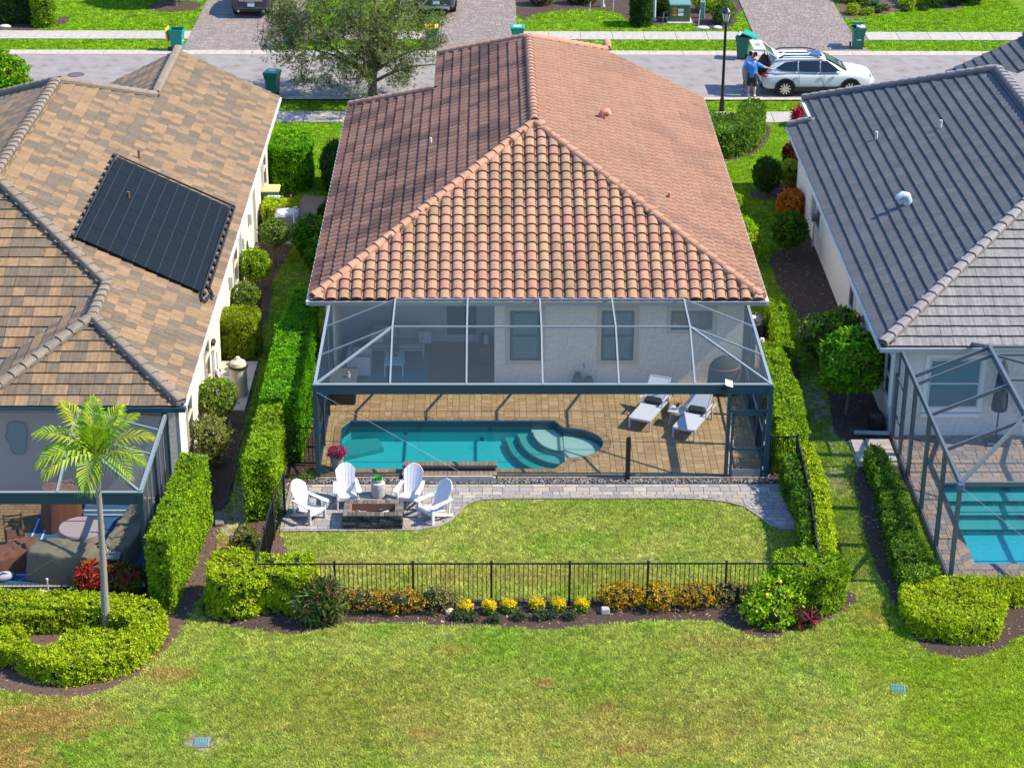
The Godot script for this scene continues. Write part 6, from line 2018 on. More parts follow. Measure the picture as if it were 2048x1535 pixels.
func beds_and_flowers() -> void:
	# mulch beds with loose chips
	var beds := [
		["mulch_bed", "brown mulch bed round the curved lime hedge and the palm", smooth(v2([-16, -0.6, -8.2, -0.62, -7.9, -4.6, -7.1, -4.4, -6.95, -3.2, -7.0, -1.0, -7.25, 0.9, -7.6, 2.1, -8.4, 3.5, -9.6, 3.95, -11.1, 3.62, -13.0, 3.1, -16, 2.4]), 4), "mulch_red"],
		["mulch_bed", "dark mulch bed with flowers in front of the black back fence", smooth(v2([-6.95, -0.1, -6.7, 0.7, -6.0, 1.0, -4.71, 1.27, -4.0, 1.05, -3.4, 0.82, -2.2, 0.8, -0.93, 0.9, 0.3, 0.95, 1.45, 1.1, 3.0, 0.82, 5.06, 0.66, 5.7, 0.95, 6.5, 1.56, 7.2, 1.2, 8.2, 0.6, 8.95, -0.1, 8.8, -0.7, 7.0, -0.45, 4.0, -0.3, 1.0, -0.36, -2.0, -0.3, -4.4, -0.5, -6.3, -0.9]), 4), "mulch"],
		["mulch_bed", "dark mulch bed along the left fence beside the patio", smooth(v2([-5.95, -7.3, -5.45, -6.9, -5.5, -4.0, -5.38, -3.6, -5.1, -2.6, -5.25, -0.6, -6.0, -0.8, -6.5, -2.2, -5.7, -2.8, -6.4, -4.4]), 4), "mulch_red"],
		["mulch_bed", "dark mulch bed wrapping the hedge of the right cage", smooth(v2([10.0, -7.0, 9.8, -5.0, 9.7, -3.2, 9.75, -1.0, 9.9, 0.44, 10.2, 1.95, 10.7, 2.3, 11.2, 2.36, 12.0, 2.0, 12.7, 1.36, 14.0, 1.1, 18, 0.9, 18, -0.9, 11.4, -0.95, 11.36, -7.3, 10.6, -7.5]), 4), "mulch"],
		["mulch_bed", "dark shaded mulch bed along the wall of the slate roofed house", smooth(v2([9.95, -9.0, 9.95, -11.0, 10.0, -13.0, 10.1, -15.5, 9.95, -17.7, 9.75, -19.5, 9.6, -21.5, 9.7, -23.2, 10.4, -24.2, 11.0, -25.6, 11.2, -29.0, 11.6, -29.0, 11.5, -9.0]), 4), "mulch"],
		["mulch_bed", "round mulch ring under the dark round bush by the slate roof", smooth(v2([9.7, -29.4, 10.2, -29.0, 11.0, -29.2, 11.4, -29.8, 11.6, -31.5, 11.2, -31.2, 10.4, -30.4, 9.8, -30.0]), 4), "mulch"],
		["mulch_bed", "dark mulch bed along the sunny wall of the left house", smooth(v2([-8.5, -5.0, -7.0, -5.0, -6.95, -7.5, -7.0, -10.0, -6.95, -13.8, -7.05, -16.6, -7.1, -19.4, -7.2, -21.4, -6.9, -23.6, -6.9, -26.8, -7.3, -28.0, -7.1, -29.6, -6.6, -31.8, -8.5, -31.9]), 4), "mulch"],
		["mulch_bed", "dark mulch under the long vivid hedge left of the middle cage", smooth(v2([-6.35, -7.6, -4.8, -7.3, -4.8, -12.6, -5.2, -16.0, -6.05, -16.0, -6.35, -12.0]), 4), "mulch"],
		["mulch_bed", "dark mulch under the hedge right of the middle cage", smooth(v2([7.55, -6.4, 8.7, -6.3, 8.9, -9.0, 8.95, -12.6, 9.4, -13.2, 9.3, -16.6, 8.0, -16.8, 7.6, -12.5]), 4), "mulch"],
		["mulch_bed", "mulch round the clipped hedge by the near sidewalk", smooth(v2([7.9, -34.6, 8.6, -33.3, 10.0, -33.9, 10.9, -35.2, 11.4, -37.0, 11.4, -38.1, 10.1, -38.1, 8.2, -36.6]), 4), "mulch"],
		["mulch_bed", "mulch bed across the street behind the green utility box", smooth(v2([1.6, -54.6, 2.4, -55.6, 3.7, -56.2, 5.2, -56.4, 6.2, -55.8, 6.7, -54.3, 7.4, -53.4, 8.2, -53.6, 8.7, -54.2, 9.4, -54.2, 9.9, -53.3, 10.6, -52.7, 11.6, -53.3, 12.0, -55.0, 12.2, -60.0, 1.6, -60.0]), 4), "mulch"],
		["mulch_bed", "mulch bed of small green plants right of the far paved driveway", smooth(v2([17.2, -54.8, 18.3, -55.3, 19.8, -55.9, 21.2, -57.0, 22.4, -56.6, 23.4, -56.9, 23.2, -58.2, 22.4, -60, 17.5, -60, 17.3, -57.0]), 4), "mulch_red"],
		["mulch_bed", "mulch bed at the far top left corner", smooth(v2([-26, -52.5, -22.5, -52.4, -21.2, -52.6, -20.4, -53.3, -20.2, -54.2, -20.8, -55.0, -26, -55]), 4), "mulch"],
		["mulch_bed", "round mulch ring under the tree left of the far driveway", smooth(v2([-16.8, -56.6, -16.0, -55.9, -14.6, -56.0, -14.1, -56.9, -14.6, -57.9, -16.2, -57.8]), 4), "mulch"],
		["mulch_bed", "mulch strip beneath the oak between sidewalk and street", smooth(v2([-5.8, -41.2, -4.9, -40.7, -4.1, -41.2, -4.9, -41.6]), 4), "mulch"],
		]
	var chip := MB.new().cbox(Vector3.ZERO, Vector3(0.06, 0.012, 0.02), 0.004)
	var y := 0.006
	for b in beds:
		var o := struct(b[0], MB.new().prism(b[2], 0.0, y), M[b[3]], b[1])
		beds_outline[o.name] = b[2]
		y += 0.0008
		if b[0] == "sand_path": continue
		var bb := bounds(b[2])
		var wh := []
		var ti := []
		for i in int(minf(bb.get_area() * (45.0 if bb.get_center().y > -40 else 12.0), 9000)):
			var p := Vector2(rf(bb.position.x, bb.end.x), rf(bb.position.y, bb.end.y))
			if Geometry2D.is_point_in_polygon(p, b[2]):
				wh.append(Transform3D(Basis.from_euler(Vector3(rf(-0.5, 0.5), rf(0, TAU), rf(-0.5, 0.5))).scaled_local(Vector3(rf(0.6, 1.6), 1, rf(0.7, 1.4))), Vector3(p.x, y + 0.008, p.y)))
				var c: Color = [Color(0.05, 0.03, 0.022), Color(0.09, 0.055, 0.04), Color(0.16, 0.1, 0.07), Color(0.3, 0.22, 0.16)][rng.randi() % 4]
				ti.append(vary(c, 0.25))
		if wh.size(): many("mulch_chips", chip, M.paint_mix, wh, ti, o)
	# yellow flowers in a row
	var fx := [[-0.57, 0.3], [0.0, 0.28], [0.48, 0.24], [1.15, 0.17], [1.67, 0.2], [2.23, 0.22]]
	var names := ["first yellow flower clump from the left before the fence", "second yellow flower clump from the left before the fence", "third yellow flower clump from the left before the fence", "third yellow flower clump from the right before the fence", "second yellow flower clump from the right before the fence", "last yellow flower clump at the right end of the row"]
	for i in 6:
		var o := base("yellow_flowers", names[i], "flowers", Vector3(fx[i][0], 0, fx[i][1]), 0.0, "yellow flower clumps before the black fence")
		var wh := []
		var ti := []
		var wl := []
		var tl := []
		for k in 150:
			var d := Vector3(rf(-1, 1), rf(0.0, 1), rf(-1, 1)).normalized()
			wh.append(leaf_place(d * Vector3(0.145, 0.17, 0.13) * rf(0.6, 1.25) + Vector3(rf(-0.04, 0.04), 0.14, 0), d, rf(0.4, 0.75)))
			ti.append(vary(Color(0.75, 0.55, 0.01), 0.15))
			if k < 90:
				wl.append(leaf_place(d * Vector3(0.15, 0.12, 0.14) + Vector3(0, 0.08, 0), d, 0.9))
				tl.append(leaf_tone(MID))
		many("blossoms", leaf_cluster(), M.petal, wh, ti, o)
		many("foliage", leaf_cluster(), M.leaf, wl, tl, o)
	for q in [[-0.75, 0.6, "small purple plant left of the first yellow clump front"], [-0.4, 0.66, "small dark green plant before the first yellow clump"], [0.14, 0.72, "small dark green plant before the second yellow clump"], [0.74, 0.6, "small dark green plant between the yellow clumps and lawn"], [1.2, 0.6, "small dark green plant before the fourth yellow clump"], [1.5, 0.55, "small dark green plant before the fifth yellow clump"], [1.95, 0.58, "small dark green plant before the last yellow clump"]]:
		bush("small_plant", q[2], "plant", Vector3(q[0], 0, q[1]), [[Vector3(0, 0.1, 0), Vector3(0.14, 0.11, 0.12)]], [Color(0.05, 0.08, 0.03), Color(0.09, 0.11, 0.06)], [], "small plants before the yellow flowers", 0.8, 300)
	# rust and golden shrubs along the fence
	var rust := [Color(0.46, 0.22, 0.02), Color(0.52, 0.28, 0.025), Color(0.3, 0.23, 0.03), Color(0.22, 0.2, 0.04), Color(0.56, 0.3, 0.025)]
	var gold := [Color(0.52, 0.3, 0.014), Color(0.6, 0.36, 0.02), Color(0.4, 0.22, 0.014), Color(0.25, 0.18, 0.02)]
	var olive := [Color(0.24, 0.22, 0.07), Color(0.3, 0.25, 0.1), Color(0.18, 0.18, 0.045), Color(0.36, 0.24, 0.09)]
	bush("rust_shrub", "olive and rust shrub right of the reddish leafy plant before the fence", "shrub", Vector3(-3.1, 0, 0.15), [[Vector3(0, 0.26, 0), Vector3(0.6, 0.3, 0.28)]], rust + olive, [], "", 0.8, 170, null, 0.34)
	bush("rust_shrub", "rust orange shrub in the middle of the left fence shrubs", "shrub", Vector3(-2.2, 0, 0.2), [[Vector3(0, 0.28, 0), Vector3(0.65, 0.34, 0.28)]], rust, [], "", 0.8, 170, null, 0.34)
	bush("rust_shrub", "olive brown shrub left of the yellow flowers", "shrub", Vector3(-1.25, 0, 0.15), [[Vector3(0, 0.3, 0), Vector3(0.55, 0.36, 0.28)]], olive, [], "", 0.8, 150, null, 0.36)
	bush("golden_shrub", "golden shrub right of the yellow flowers", "shrub", Vector3(3.2, 0, -0.05), [[Vector3(0, 0.27, 0), Vector3(0.55, 0.31, 0.3)]], gold, [], "", 0.75, 220, null, 0.34)
	bush("golden_shrub", "brightest golden shrub in the middle of the right fence shrubs", "shrub", Vector3(4.05, 0, 0.1), [[Vector3(0, 0.32, 0), Vector3(0.38, 0.34, 0.3)]], gold, [], "", 0.75, 220, null, 0.3)
	bush("golden_shrub", "golden brown shrub left of the lemon bush", "shrub", Vector3(5.0, 0, 0.0), [[Vector3(0, 0.3, 0), Vector3(0.55, 0.33, 0.3)]], gold, [], "", 0.75, 220, null, 0.34)
	bush("golden_shrub", "olive grey shrub between the golden shrubs and the lemon bush", "shrub", Vector3(5.75, 0, -0.15), [[Vector3(0, 0.3, 0), Vector3(0.55, 0.34, 0.26)]], olive, [], "", 0.8, 150, null, 0.36)
	# reddish strappy plant and lemon bush
	var strap := leaf_cluster(0.3, 0.06, 6, 9)
	bush("ti_plant", "dark red and green strappy plant beside the left rounded hedge", "plant", Vector3(-4.05, 0, 0.65), [[Vector3(0, 0.4, 0), Vector3(0.5, 0.42, 0.36)], [Vector3(0.15, 0.75, -0.1), Vector3(0.35, 0.22, 0.25)]], [Color(0.07, 0.11, 0.02), Color(0.17, 0.24, 0.07), Color(0.11, 0.16, 0.04), Color(0.13, 0.05, 0.035)], [], "", 1.0, 60, strap)
	bush("lemon_bush", "open lime lemon bush with yellow fruit at the right fence corner", "bush", Vector3(6.75, 0, 0.6), [[Vector3(0.15, 0.55, -0.1), Vector3(0.58, 0.46, 0.38)], [Vector3(-0.3, 0.35, 0.1), Vector3(0.42, 0.3, 0.32)], [Vector3(0.1, 0.3, 0.3), Vector3(0.4, 0.3, 0.3)]], [Color(0.24, 0.42, 0.01), Color(0.32, 0.48, 0.015), Color(0.42, 0.54, 0.03), Color(0.17, 0.31, 0.01)], [[Vector3(0, 0, 0), Vector3(0.1, 0.7, 0), 0.025]], "", 1.3, 110, null, 0.3)
	for l in [[6.35, 0.45, 1.0, "yellow lemon low on the lemon bush"], [6.6, 0.82, 0.86, "yellow lemon near the front of the lemon bush"], [6.95, 1.0, 0.55, "yellow lemon on top of the lemon bush"]]:
		var o := base("lemon", l[3], "lemon", Vector3(l[0], l[1], l[2]))
		put("fruit", MB.new().ell(Vector3.ZERO, Vector3(0.04, 0.05, 0.04), 10, 6), mat("lemon", Color(0.7, 0.55, 0.03), 0.5), o)
	bush("bromeliad", "small dark red rosette plant beside the right rounded hedge", "plant", Vector3(7.5, 0, 0.85), [[Vector3(0, 0.15, 0), Vector3(0.22, 0.16, 0.2)]], [Color(0.16, 0.02, 0.05), Color(0.08, 0.1, 0.03)], [], "", 1.0, 90, strap)
	var st := base("garden_block", "small grey brown stone block beside the last yellow clump", "stone", Vector3(2.8, 0, 0.33), 0.1)
	put("block", MB.new().cbox(Vector3(0, 0.08, 0), Vector3(0.2, 0.16, 0.16), 0.02), M.concrete, st)
	var st2 := base("garden_stone", "flat tan stone before the olive brown shrub", "stone", Vector3(-0.95, 0, 0.3), 0.3)
	put("block", MB.new().cbox(Vector3(0, 0.05, 0), Vector3(0.22, 0.1, 0.14), 0.02), M.trim_cream, st2)
	# crotons by the left cage
	var cro := [Color(0.4, 0.05, 0.015), Color(0.5, 0.14, 0.01), Color(0.3, 0.015, 0.03), Color(0.2, 0.02, 0.03), Color(0.5, 0.22, 0.02)]
	var croleaf := leaf_cluster(0.14, 0.05, 6, 5)
	bush("croton", "bright orange and red croton behind the palm trunk", "shrub", Vector3(-9.6, 0, -0.45), [[Vector3(0, 0.55, 0), Vector3(0.42, 0.38, 0.3)], [Vector3(0.1, 0.25, 0.05), Vector3(0.35, 0.25, 0.25)]], cro, [], "", 1.0, 130, croleaf)
	bush("croton", "dark green and red croton beside the left cage corner", "shrub", Vector3(-8.8, 0, -0.3), [[Vector3(0, 0.55, 0), Vector3(0.42, 0.42, 0.32)]], [Color(0.05, 0.08, 0.015), Color(0.1, 0.09, 0.015), Color(0.2, 0.03, 0.02)], [], "", 1.0, 130, croleaf)
	bush("small_bush", "sparse bronze bush outside the left fence", "bush", Vector3(-6.08, 0, -2.5), [[Vector3(0, 0.36, 0), Vector3(0.42, 0.36, 0.34)]], [Color(0.15, 0.18, 0.03), Color(0.2, 0.16, 0.05), Color(0.1, 0.14, 0.02)], [], "", 0.9, 170, null, 0.3)

func palm() -> void:
	var o := base("palm_tree", "slender palm tree with a pale ringed trunk in the curved hedge bed", "palm tree", Vector3(-9.08, 0, 1.12))
	var pts := []
	var r := []
	for i in 40:
		var t := i / 39.0
		pts.append(Vector3(0.11 * t + 0.02 * sin(t * 3.0), t * 4.0, -0.05 * t))
		r.append(lerpf(0.1, 0.066, minf(1.0, t * 1.4)) * (1.0 + (0.05 if i % 3 == 0 else 0.0)) + 0.04 * exp(-t * 30.0))
	put("trunk", MB.new().tube(pts, r, 12), M.palm_bark, o)
	var top := Vector3(0.12, 4.0, -0.05)
	put("crownshaft", MB.new().tube([top, top + Vector3(0, 0.3, 0), top + Vector3(0.0, 0.75, 0)], [0.075, 0.09, 0.04], 12), mat("shaft_green", Color(0.16, 0.22, 0.05), 0.5), o)
	# fronds: [azimuth, lift, length, droop]
	var F := [[PI * 0.5 + 0.1, 0.1, 1.25, 1.5], [PI * 0.5 + 0.9, 0.25, 1.5, 1.25], [PI * 0.5 - 0.75, 0.3, 1.5, 1.3], [PI + 0.15, 0.55, 1.6, 1.05], [PI + 0.75, 0.8, 1.6, 0.8], [PI - 0.45, 0.35, 1.5, 1.2], [PI * 1.5 - 0.15, 1.1, 1.4, 0.5], [PI * 1.5 + 0.5, 0.8, 1.4, 0.8], [0.05, 0.55, 1.55, 1.0], [0.45, 0.4, 1.5, 1.25], [-0.5, 0.75, 1.4, 0.8], [PI + 0.4, 0.25, 1.4, 1.2], [1.5, 1.15, 1.0, 0.6]]
	for q in F:
		var b := MB.new()
		var dir := Vector3(cos(q[0]), 0, sin(q[0]))
		var side := Vector3(-sin(q[0]), 0, cos(q[0]))
		var rach := []
		var p := top + Vector3(0, 0.62, 0)
		var n := 16
		for i in n + 1:
			var t := float(i) / n
			var el: float = q[1] + 0.35 - q[3] * 1.15 * t
			rach.append(p)
			p += (dir * cos(el) + Vector3.UP * sin(el)) * (q[2] / n)
		var warm := rf(0.0, 1.0)
		b.tint(Color(0.2, 0.26, 0.04))
		var rr := []
		for i in n + 1: rr.append(lerpf(0.022, 0.005, float(i) / n))
		b.tube(rach, rr, 6)
		for i in range(2, 18):
			var t := float(i) / 17.5
			var j := mini(int(t * n), n - 1)
			var at: Vector3 = (rach[j] as Vector3).lerp(rach[j + 1], t * n - j)
			var f: Vector3 = (rach[j + 1] - rach[j]).normalized()
			var up := side.cross(f).normalized()
			if up.y < 0: up = -up
			for s in [-1.0, 1.0]:
				var l := 0.62 * sin(PI * clampf(0.16 + t * 0.8, 0, 1)) * rf(0.85, 1.1)
				var d: Vector3 = (side * s * 0.8 + f * (0.5 + t * 0.9) + up * rf(0.15, 0.4)).normalized()
				var w := 0.036
				var e := f * w
				var mid := at + d * l * 0.55 + Vector3(0, -0.01, 0)
				var tip := at + d * l + Vector3(0, -0.42 * l, 0)
				var c: Color = Color(0.18, 0.34, 0.012).lerp(Color(0.5, 0.46, 0.03), clampf(warm * 0.55 + rf(-0.3, 0.3) + t * 0.2 - 0.15, 0, 1))
				b.tint(vary(c, 0.2))
				b.quad(at - e * 0.5, at + e * 0.5, mid + e, mid - e)
				b.tri(mid - e, mid + e, tip)
		put("frond", b, M.leaf, o)

func oak() -> void:
	var o := base("oak_tree", "big airy grey green oak standing on the near verge of the street", "tree", Vector3(-4.94, 0, -41.3))
	var R := RandomNumberGenerator.new()
	R.seed = 77
	put("trunk", MB.new().tube([Vector3(0, -0.05, 0), Vector3(0.02, 0.5, 0), Vector3(0.05, 1.2, 0), Vector3(0.0, 2.2, 0.0), Vector3(-0.1, 3.4, 0)], [0.26, 0.2, 0.18, 0.14, 0.08], 10), M.bark, o)
	var lim := []
	var K := [[0.9, 0.9, -0.2, 1.2], [-2.6, 2.6, 0.4, 1.0], [2.9, 2.2, 0.5, 1.2], [-1.5, 4.6, -1.4, 1.5], [1.6, 4.9, 1.0, 1.8], [0.1, 5.2, -0.3, 2.0], [-2.4, 3.6, 1.6, 1.3], [2.6, 3.9, -1.5, 1.4], [-3.3, 1.9, -0.4, 0.9], [3.2, 1.3, 0.2, 0.8], [-0.8, 3.4, 2.4, 1.5], [0.6, 3.2, -2.6, 1.4]]
	for k in K:
		var a := Vector3(0.02, k[3], 0)
		var e := Vector3(k[0], k[1] + 0.35, k[2])
		var m := a.lerp(e, 0.5) + Vector3(R.randf_range(-0.2, 0.2), 0.3, R.randf_range(-0.2, 0.2))
		var pts := [a, a.lerp(m, 0.5) + Vector3(0, 0.08, 0), m, m.lerp(e, 0.5) + Vector3(R.randf_range(-0.15, 0.15), 0.05, 0), e]
		put("limb", MB.new().tube(pts, [0.085, 0.07, 0.05, 0.035, 0.02], 7), M.bark, o)
		for p in [m, pts[3], e]: lim.append(p)
	var wh := []
	var ti := []
	var tw := MB.new()
	var clumps := 0
	while clumps < 300:
		var d := Vector3(R.randfn(), R.randfn() , R.randfn()).normalized() * pow(R.randf(), 0.4)
		var c := Vector3(-0.75, 3.1, 0) + d * Vector3(3.9, 2.7, 3.3)
		# thinner low down, so that the street shows through
		if c.y < 1.9 and R.randf() < 0.35: continue
		if c.y < 0.7: continue
		clumps += 1
		var near: Vector3 = lim[0]
		for l in lim:
			if l.distance_squared_to(c) < near.distance_squared_to(c): near = l
		tw.tube([near, near.lerp(c, 0.5) + Vector3(0, 0.08, 0), c], [0.018, 0.012, 0.006], 5, false)
		var r := R.randf_range(0.28, 0.55)
		var tone := R.randf_range(0.75, 1.2)
		for i in int(52 * r / 0.4):
			var q := Vector3(R.randfn(), R.randfn() * 0.7, R.randfn()) * r * 0.55
			wh.append(leaf_place(c + q, Vector3(q.x, absf(q.y) + 0.2, q.z).normalized(), rf(0.8, 1.3), 1.0))
			ti.append(leaf_tone(GREYG, 0.25) * tone)
	put("twigs", tw, M.bark, o).set_meta("kind", "stuff")
	many("foliage", leaf_cluster(0.085, 0.034, 5, 3), M.leaf, wh, ti, o)

func side_yards() -> void:
	# left side
	var B := "round bushes along the left house wall"
	var stem := [[Vector3(-0.08, 0, 0), Vector3(-0.1, 0.8, 0), 0.025], [Vector3(0.08, 0, 0.03), Vector3(0.1, 0.8, 0.03), 0.02], [Vector3(0, 0, -0.06), Vector3(0, 0.8, -0.06), 0.02]]
	bush("round_bush", "lanky round bush before the grey air conditioner of the left house", "bush", Vector3(-7.24, 0, -22.3), [[Vector3(0, 1.25, 0), Vector3(0.47, 0.42, 0.45)]], GREYG + MID, stem, B)
	bush("round_bush", "round clipped bush at the foot of the solar pipe, farther one", "bush", Vector3(-7.71, 0, -20.1), [[Vector3(0, 0.95, 0), Vector3(0.5, 0.5, 0.48)]], BRIGHT, stem, B)
	bush("round_bush", "round clipped bush just behind the square clipped bush", "bush", Vector3(-7.75, 0, -17.6), [[Vector3(0, 0.8, 0), Vector3(0.48, 0.47, 0.46)]], MID + GREYG, stem, B)
	bush("round_bush", "round leafy bush just in front of the pool filter", "bush", Vector3(-7.75, 0, -9.9), [[Vector3(0, 0.95, 0), Vector3(0.57, 0.52, 0.55)]], BRIGHT + GREYG, stem, B)
	bush("round_bush", "thin yellowing round bush behind the tall clipped hedge", "bush", Vector3(-7.65, 0, -7.7), [[Vector3(0, 0.85, 0), Vector3(0.55, 0.5, 0.5)], [Vector3(0.1, 0.4, 0.2), Vector3(0.3, 0.3, 0.3)]], [Color(0.22, 0.24, 0.05), Color(0.16, 0.2, 0.03), Color(0.26, 0.26, 0.1)], stem, B, 0.9, 190, null, 0.25)
	bush("hibiscus", "dark round hibiscus with red flowers beside the middle house", "bush", Vector3(-6.1, 0, -23.3), [[Vector3(0, 0.75, 0), Vector3(0.62, 0.68, 0.7)], [Vector3(0.3, 0.5, 1.1), Vector3(0.4, 0.5, 0.6)]], VIVID + DARK, [[Vector3(0, 0, 0), Vector3(0, 0.7, 0), 0.03]])
	for q in [[-6.0, 1.25, -22.8, 0], [-5.75, 0.75, -22.6, 1], [-6.35, 1.1, -23.0, 2]]:
		var f := base("hibiscus_flower", ["red hibiscus flower on top of the dark bush", "red hibiscus flower low on the dark bush", "red hibiscus flower at the left of the dark bush"][q[3]], "flower", Vector3(q[0], q[1], q[2]))
		put("petals", MB.new().lathe([Vector2(0.01, 0), Vector2(0.06, 0.04), Vector2(0.03, 0.05), Vector2(0, 0.02)], 8), mat("flower_red", Color(0.5, 0.01, 0.02), 0.6), f)
	bush("dark_bush", "tall dark bush against the left wall of the middle house", "bush", Vector3(-5.75, 0, -30.3), [[Vector3(0, 0.85, 0), Vector3(0.5, 0.9, 1.1)]], DARK, [])
	bush("dark_bush", "low dark shrub by the stepping path beside the middle house", "bush", Vector3(-5.7, 0, -26.2), [[Vector3(0, 0.4, 0), Vector3(0.4, 0.4, 0.7)]], DARK, [])
	# air conditioner of the left house
	var ac := base("air_conditioner", "grey air conditioner box beside the left house", "air conditioner", Vector3(-7.05, 0, -24.9))
	put("housing", MB.new().cbox(Vector3(0, 0.55, 0), Vector3(0.85, 0.95, 0.85), 0.04), M.mid_grey, ac)
	put("top_grille", MB.new().lathe([Vector2(0.36, 1.03), Vector2(0.34, 1.05), Vector2(0, 1.055)], 20), M.light_grey, ac)
	put("pad", MB.new().cbox(Vector3(0, 0.04, 0), Vector3(1.05, 0.08, 1.05), 0.01), M.concrete, ac)
	for i in 8:
		put("louvre", MB.new().box(Vector3(0, 0.2 + i * 0.095, 0.428), Vector3(0.74, 0.02, 0.01)), M.mid_grey, ac)
	var vp := base("vent_post", "tall thin pale standpipe with an elbow beside the air conditioner", "pipe", Vector3(-6.72, 0, -23.9))
	put("pipe", MB.new().tube([Vector3(0, 0, 0), Vector3(0, 1.55, 0), Vector3(0.14, 1.58, 0)], [0.025], 8), M.white_plastic, vp)
	# brown path
	var bp := struct("side_path", MB.new().prism(v2([-7.1, -26.9, -6.3, -26.9, -6.05, -29.3, -6.9, -29.4]), 0.0, 0.03), M.concrete, "brown concrete slab path between the left and middle houses")
	bp.material_override = grain("path_brown", [Color(0.19, 0.13, 0.1), Color(0.27, 0.19, 0.145)], 1.0, 0.02, 0.9)
	# wheeled bin with a cream lid
	var wb := base("wheelie_bin", "dark green bin with a cream lid against the left house wall", "bin", Vector3(-7.85, 0, -27.35))
	bin_parts(wb, M.bin_green_dark, M.bin_cream, true)
	var wbx := base("white_box", "white box standing before the cream lidded bin", "box", Vector3(-7.72, 0, -26.85))
	put("body", MB.new().cbox(Vector3(0, 0.45, 0), Vector3(0.5, 0.9, 0.3), 0.03), M.white_plastic, wbx)
	# pool filter on its pad
	var pad := struct("equipment_pad", MB.new().prism(v2([-8.25, -14.35, -7.05, -14.35, -7.08, -10.9, -8.25, -10.9]), 0.0, 0.06), M.concrete, "pale concrete pad under the pool filter")
	pad.name = "equipment_pad"
	var pf := base("pool_filter", "cream cylindrical pool filter with a black clamp ring", "pool filter", Vector3(-7.35, 0.06, -12.0))
	put("tank", MB.new().lathe([Vector2(0.24, 0), Vector2(0.25, 0.1), Vector2(0.25, 0.85), Vector2(0.23, 0.9)], 20), M.trim_cream, pf)
	put("clamp_ring", MB.new().lathe([Vector2(0.24, 0.86), Vector2(0.285, 0.88), Vector2(0.285, 0.93), Vector2(0.24, 0.95)], 20), M.black_plastic, pf)
	put("dome", MB.new().lathe([Vector2(0.25, 0.94), Vector2(0.22, 1.04), Vector2(0.1, 1.12), Vector2(0.05, 1.2), Vector2(0, 1.21)], 20), M.trim_cream, pf)
	for q in [[0.0, 0.2], [0.3, 0.3]]:
		put("pipe", MB.new().tube([Vector3(-0.2, 0.2 + q[0], 0), Vector3(-0.5, 0.2 + q[0], -0.2), Vector3(-0.75, 0.6, -0.5)], [0.03], 8), M.white_plastic, pf)
	var pu := base("pool_pump", "black pool pump with white pipes against the left house wall", "pump", Vector3(-8.15, 0.06, -12.9))
	put("motor", MB.new().tube([Vector3(0, 0.2, -0.25), Vector3(0, 0.2, 0.25)], [0.13], 14), M.black_plastic, pu)
	for x in [0.0, 0.12]:
		put("pipe", MB.new().tube([Vector3(x, 0.2, 0.3), Vector3(x, 1.1, 0.3), Vector3(x - 0.12, 1.16, 0.3)], [0.035], 8), M.white_plastic, pu)
	put("valve", MB.new().cbox(Vector3(0, 1.35, 0.2), Vector3(0.16, 0.14, 0.3), 0.03), M.black_plastic, pu)
	# equipment box and rock
	var eb := base("storage_bench", "grey slatted storage box behind the tall clipped hedge", "storage box", Vector3(-7.95, 0, -6.2))
	put("body", MB.new().box(Vector3(0, 0.3, 0), Vector3(0.6, 0.6, 1.3)), M.dark_grey, eb)
	for i in 6:
		put("lid_slat", MB.new().cbox(Vector3(-0.27 + i * 0.11, 0.62, 0), Vector3(0.1, 0.035, 1.4), 0.006), M.mid_grey, eb)
	var rk := base("stone_slab", "grey stained stone slab at the end of the side lawn beside the tall hedge", "stone", Vector3(-7.05, 0, -4.35), 0.15)
	put("slab", MB.new().cbox(Vector3(0, 0.05, 0), Vector3(0.24, 0.1, 0.7), 0.02), M.mortar_grey, rk)
	var hose := base("edging_hose", "black drip hose lying along the left mulch bed", "hose", Vector3.ZERO)
	put("tube", MB.new().tube([Vector3(-6.98, 0.03, -5.2), Vector3(-6.93, 0.03, -7.0), Vector3(-7.0, 0.03, -8.6), Vector3(-6.9, 0.03, -10.4)], [0.018], 6), M.black_plastic, hose)
	# right of the middle house: air conditioner and tank
	var a2 := base("air_conditioner", "black air conditioner with a round fan grille right of the middle house", "air conditioner", Vector3(8.15, 0, -15.7))
	put("housing", MB.new().cbox(Vector3(0, 0.45, 0), Vector3(0.8, 0.9, 0.8), 0.08), M.black_plastic, a2)
	put("fan_rim", MB.new().lathe([Vector2(0.37, 0.9), Vector2(0.37, 0.95), Vector2(0.34, 0.95), Vector2(0.34, 0.91)], 24), M.dark_grey, a2)
	put("fan_hub", MB.new().lathe([Vector2(0.13, 0.93), Vector2(0.13, 0.97), Vector2(0, 0.98)], 16), M.light_grey, a2)
	for i in 12:
		put("grille_bar", MB.new().beam(Vector3(cos(i * TAU / 12) * 0.12, 0.945, sin(i * TAU / 12) * 0.12), Vector3(cos(i * TAU / 12) * 0.35, 0.945, sin(i * TAU / 12) * 0.35), 0.012, 0.012), M.mid_grey, a2)
	var tk := base("gas_tank", "cream gas tank behind the hedge beside the black air conditioner", "tank", Vector3(8.25, 0, -13.9))
	put("tank", MB.new().lathe([Vector2(0.2, 0.05), Vector2(0.24, 0.12), Vector2(0.24, 0.7), Vector2(0.2, 0.86), Vector2(0.1, 0.92), Vector2(0, 0.93)], 16), M.trim_cream, tk)
	put("valve_cap", MB.new().tube([Vector3(0, 0.9, 0), Vector3(0, 1.02, 0)], [0.09, 0.06], 10), M.white_plastic, tk)
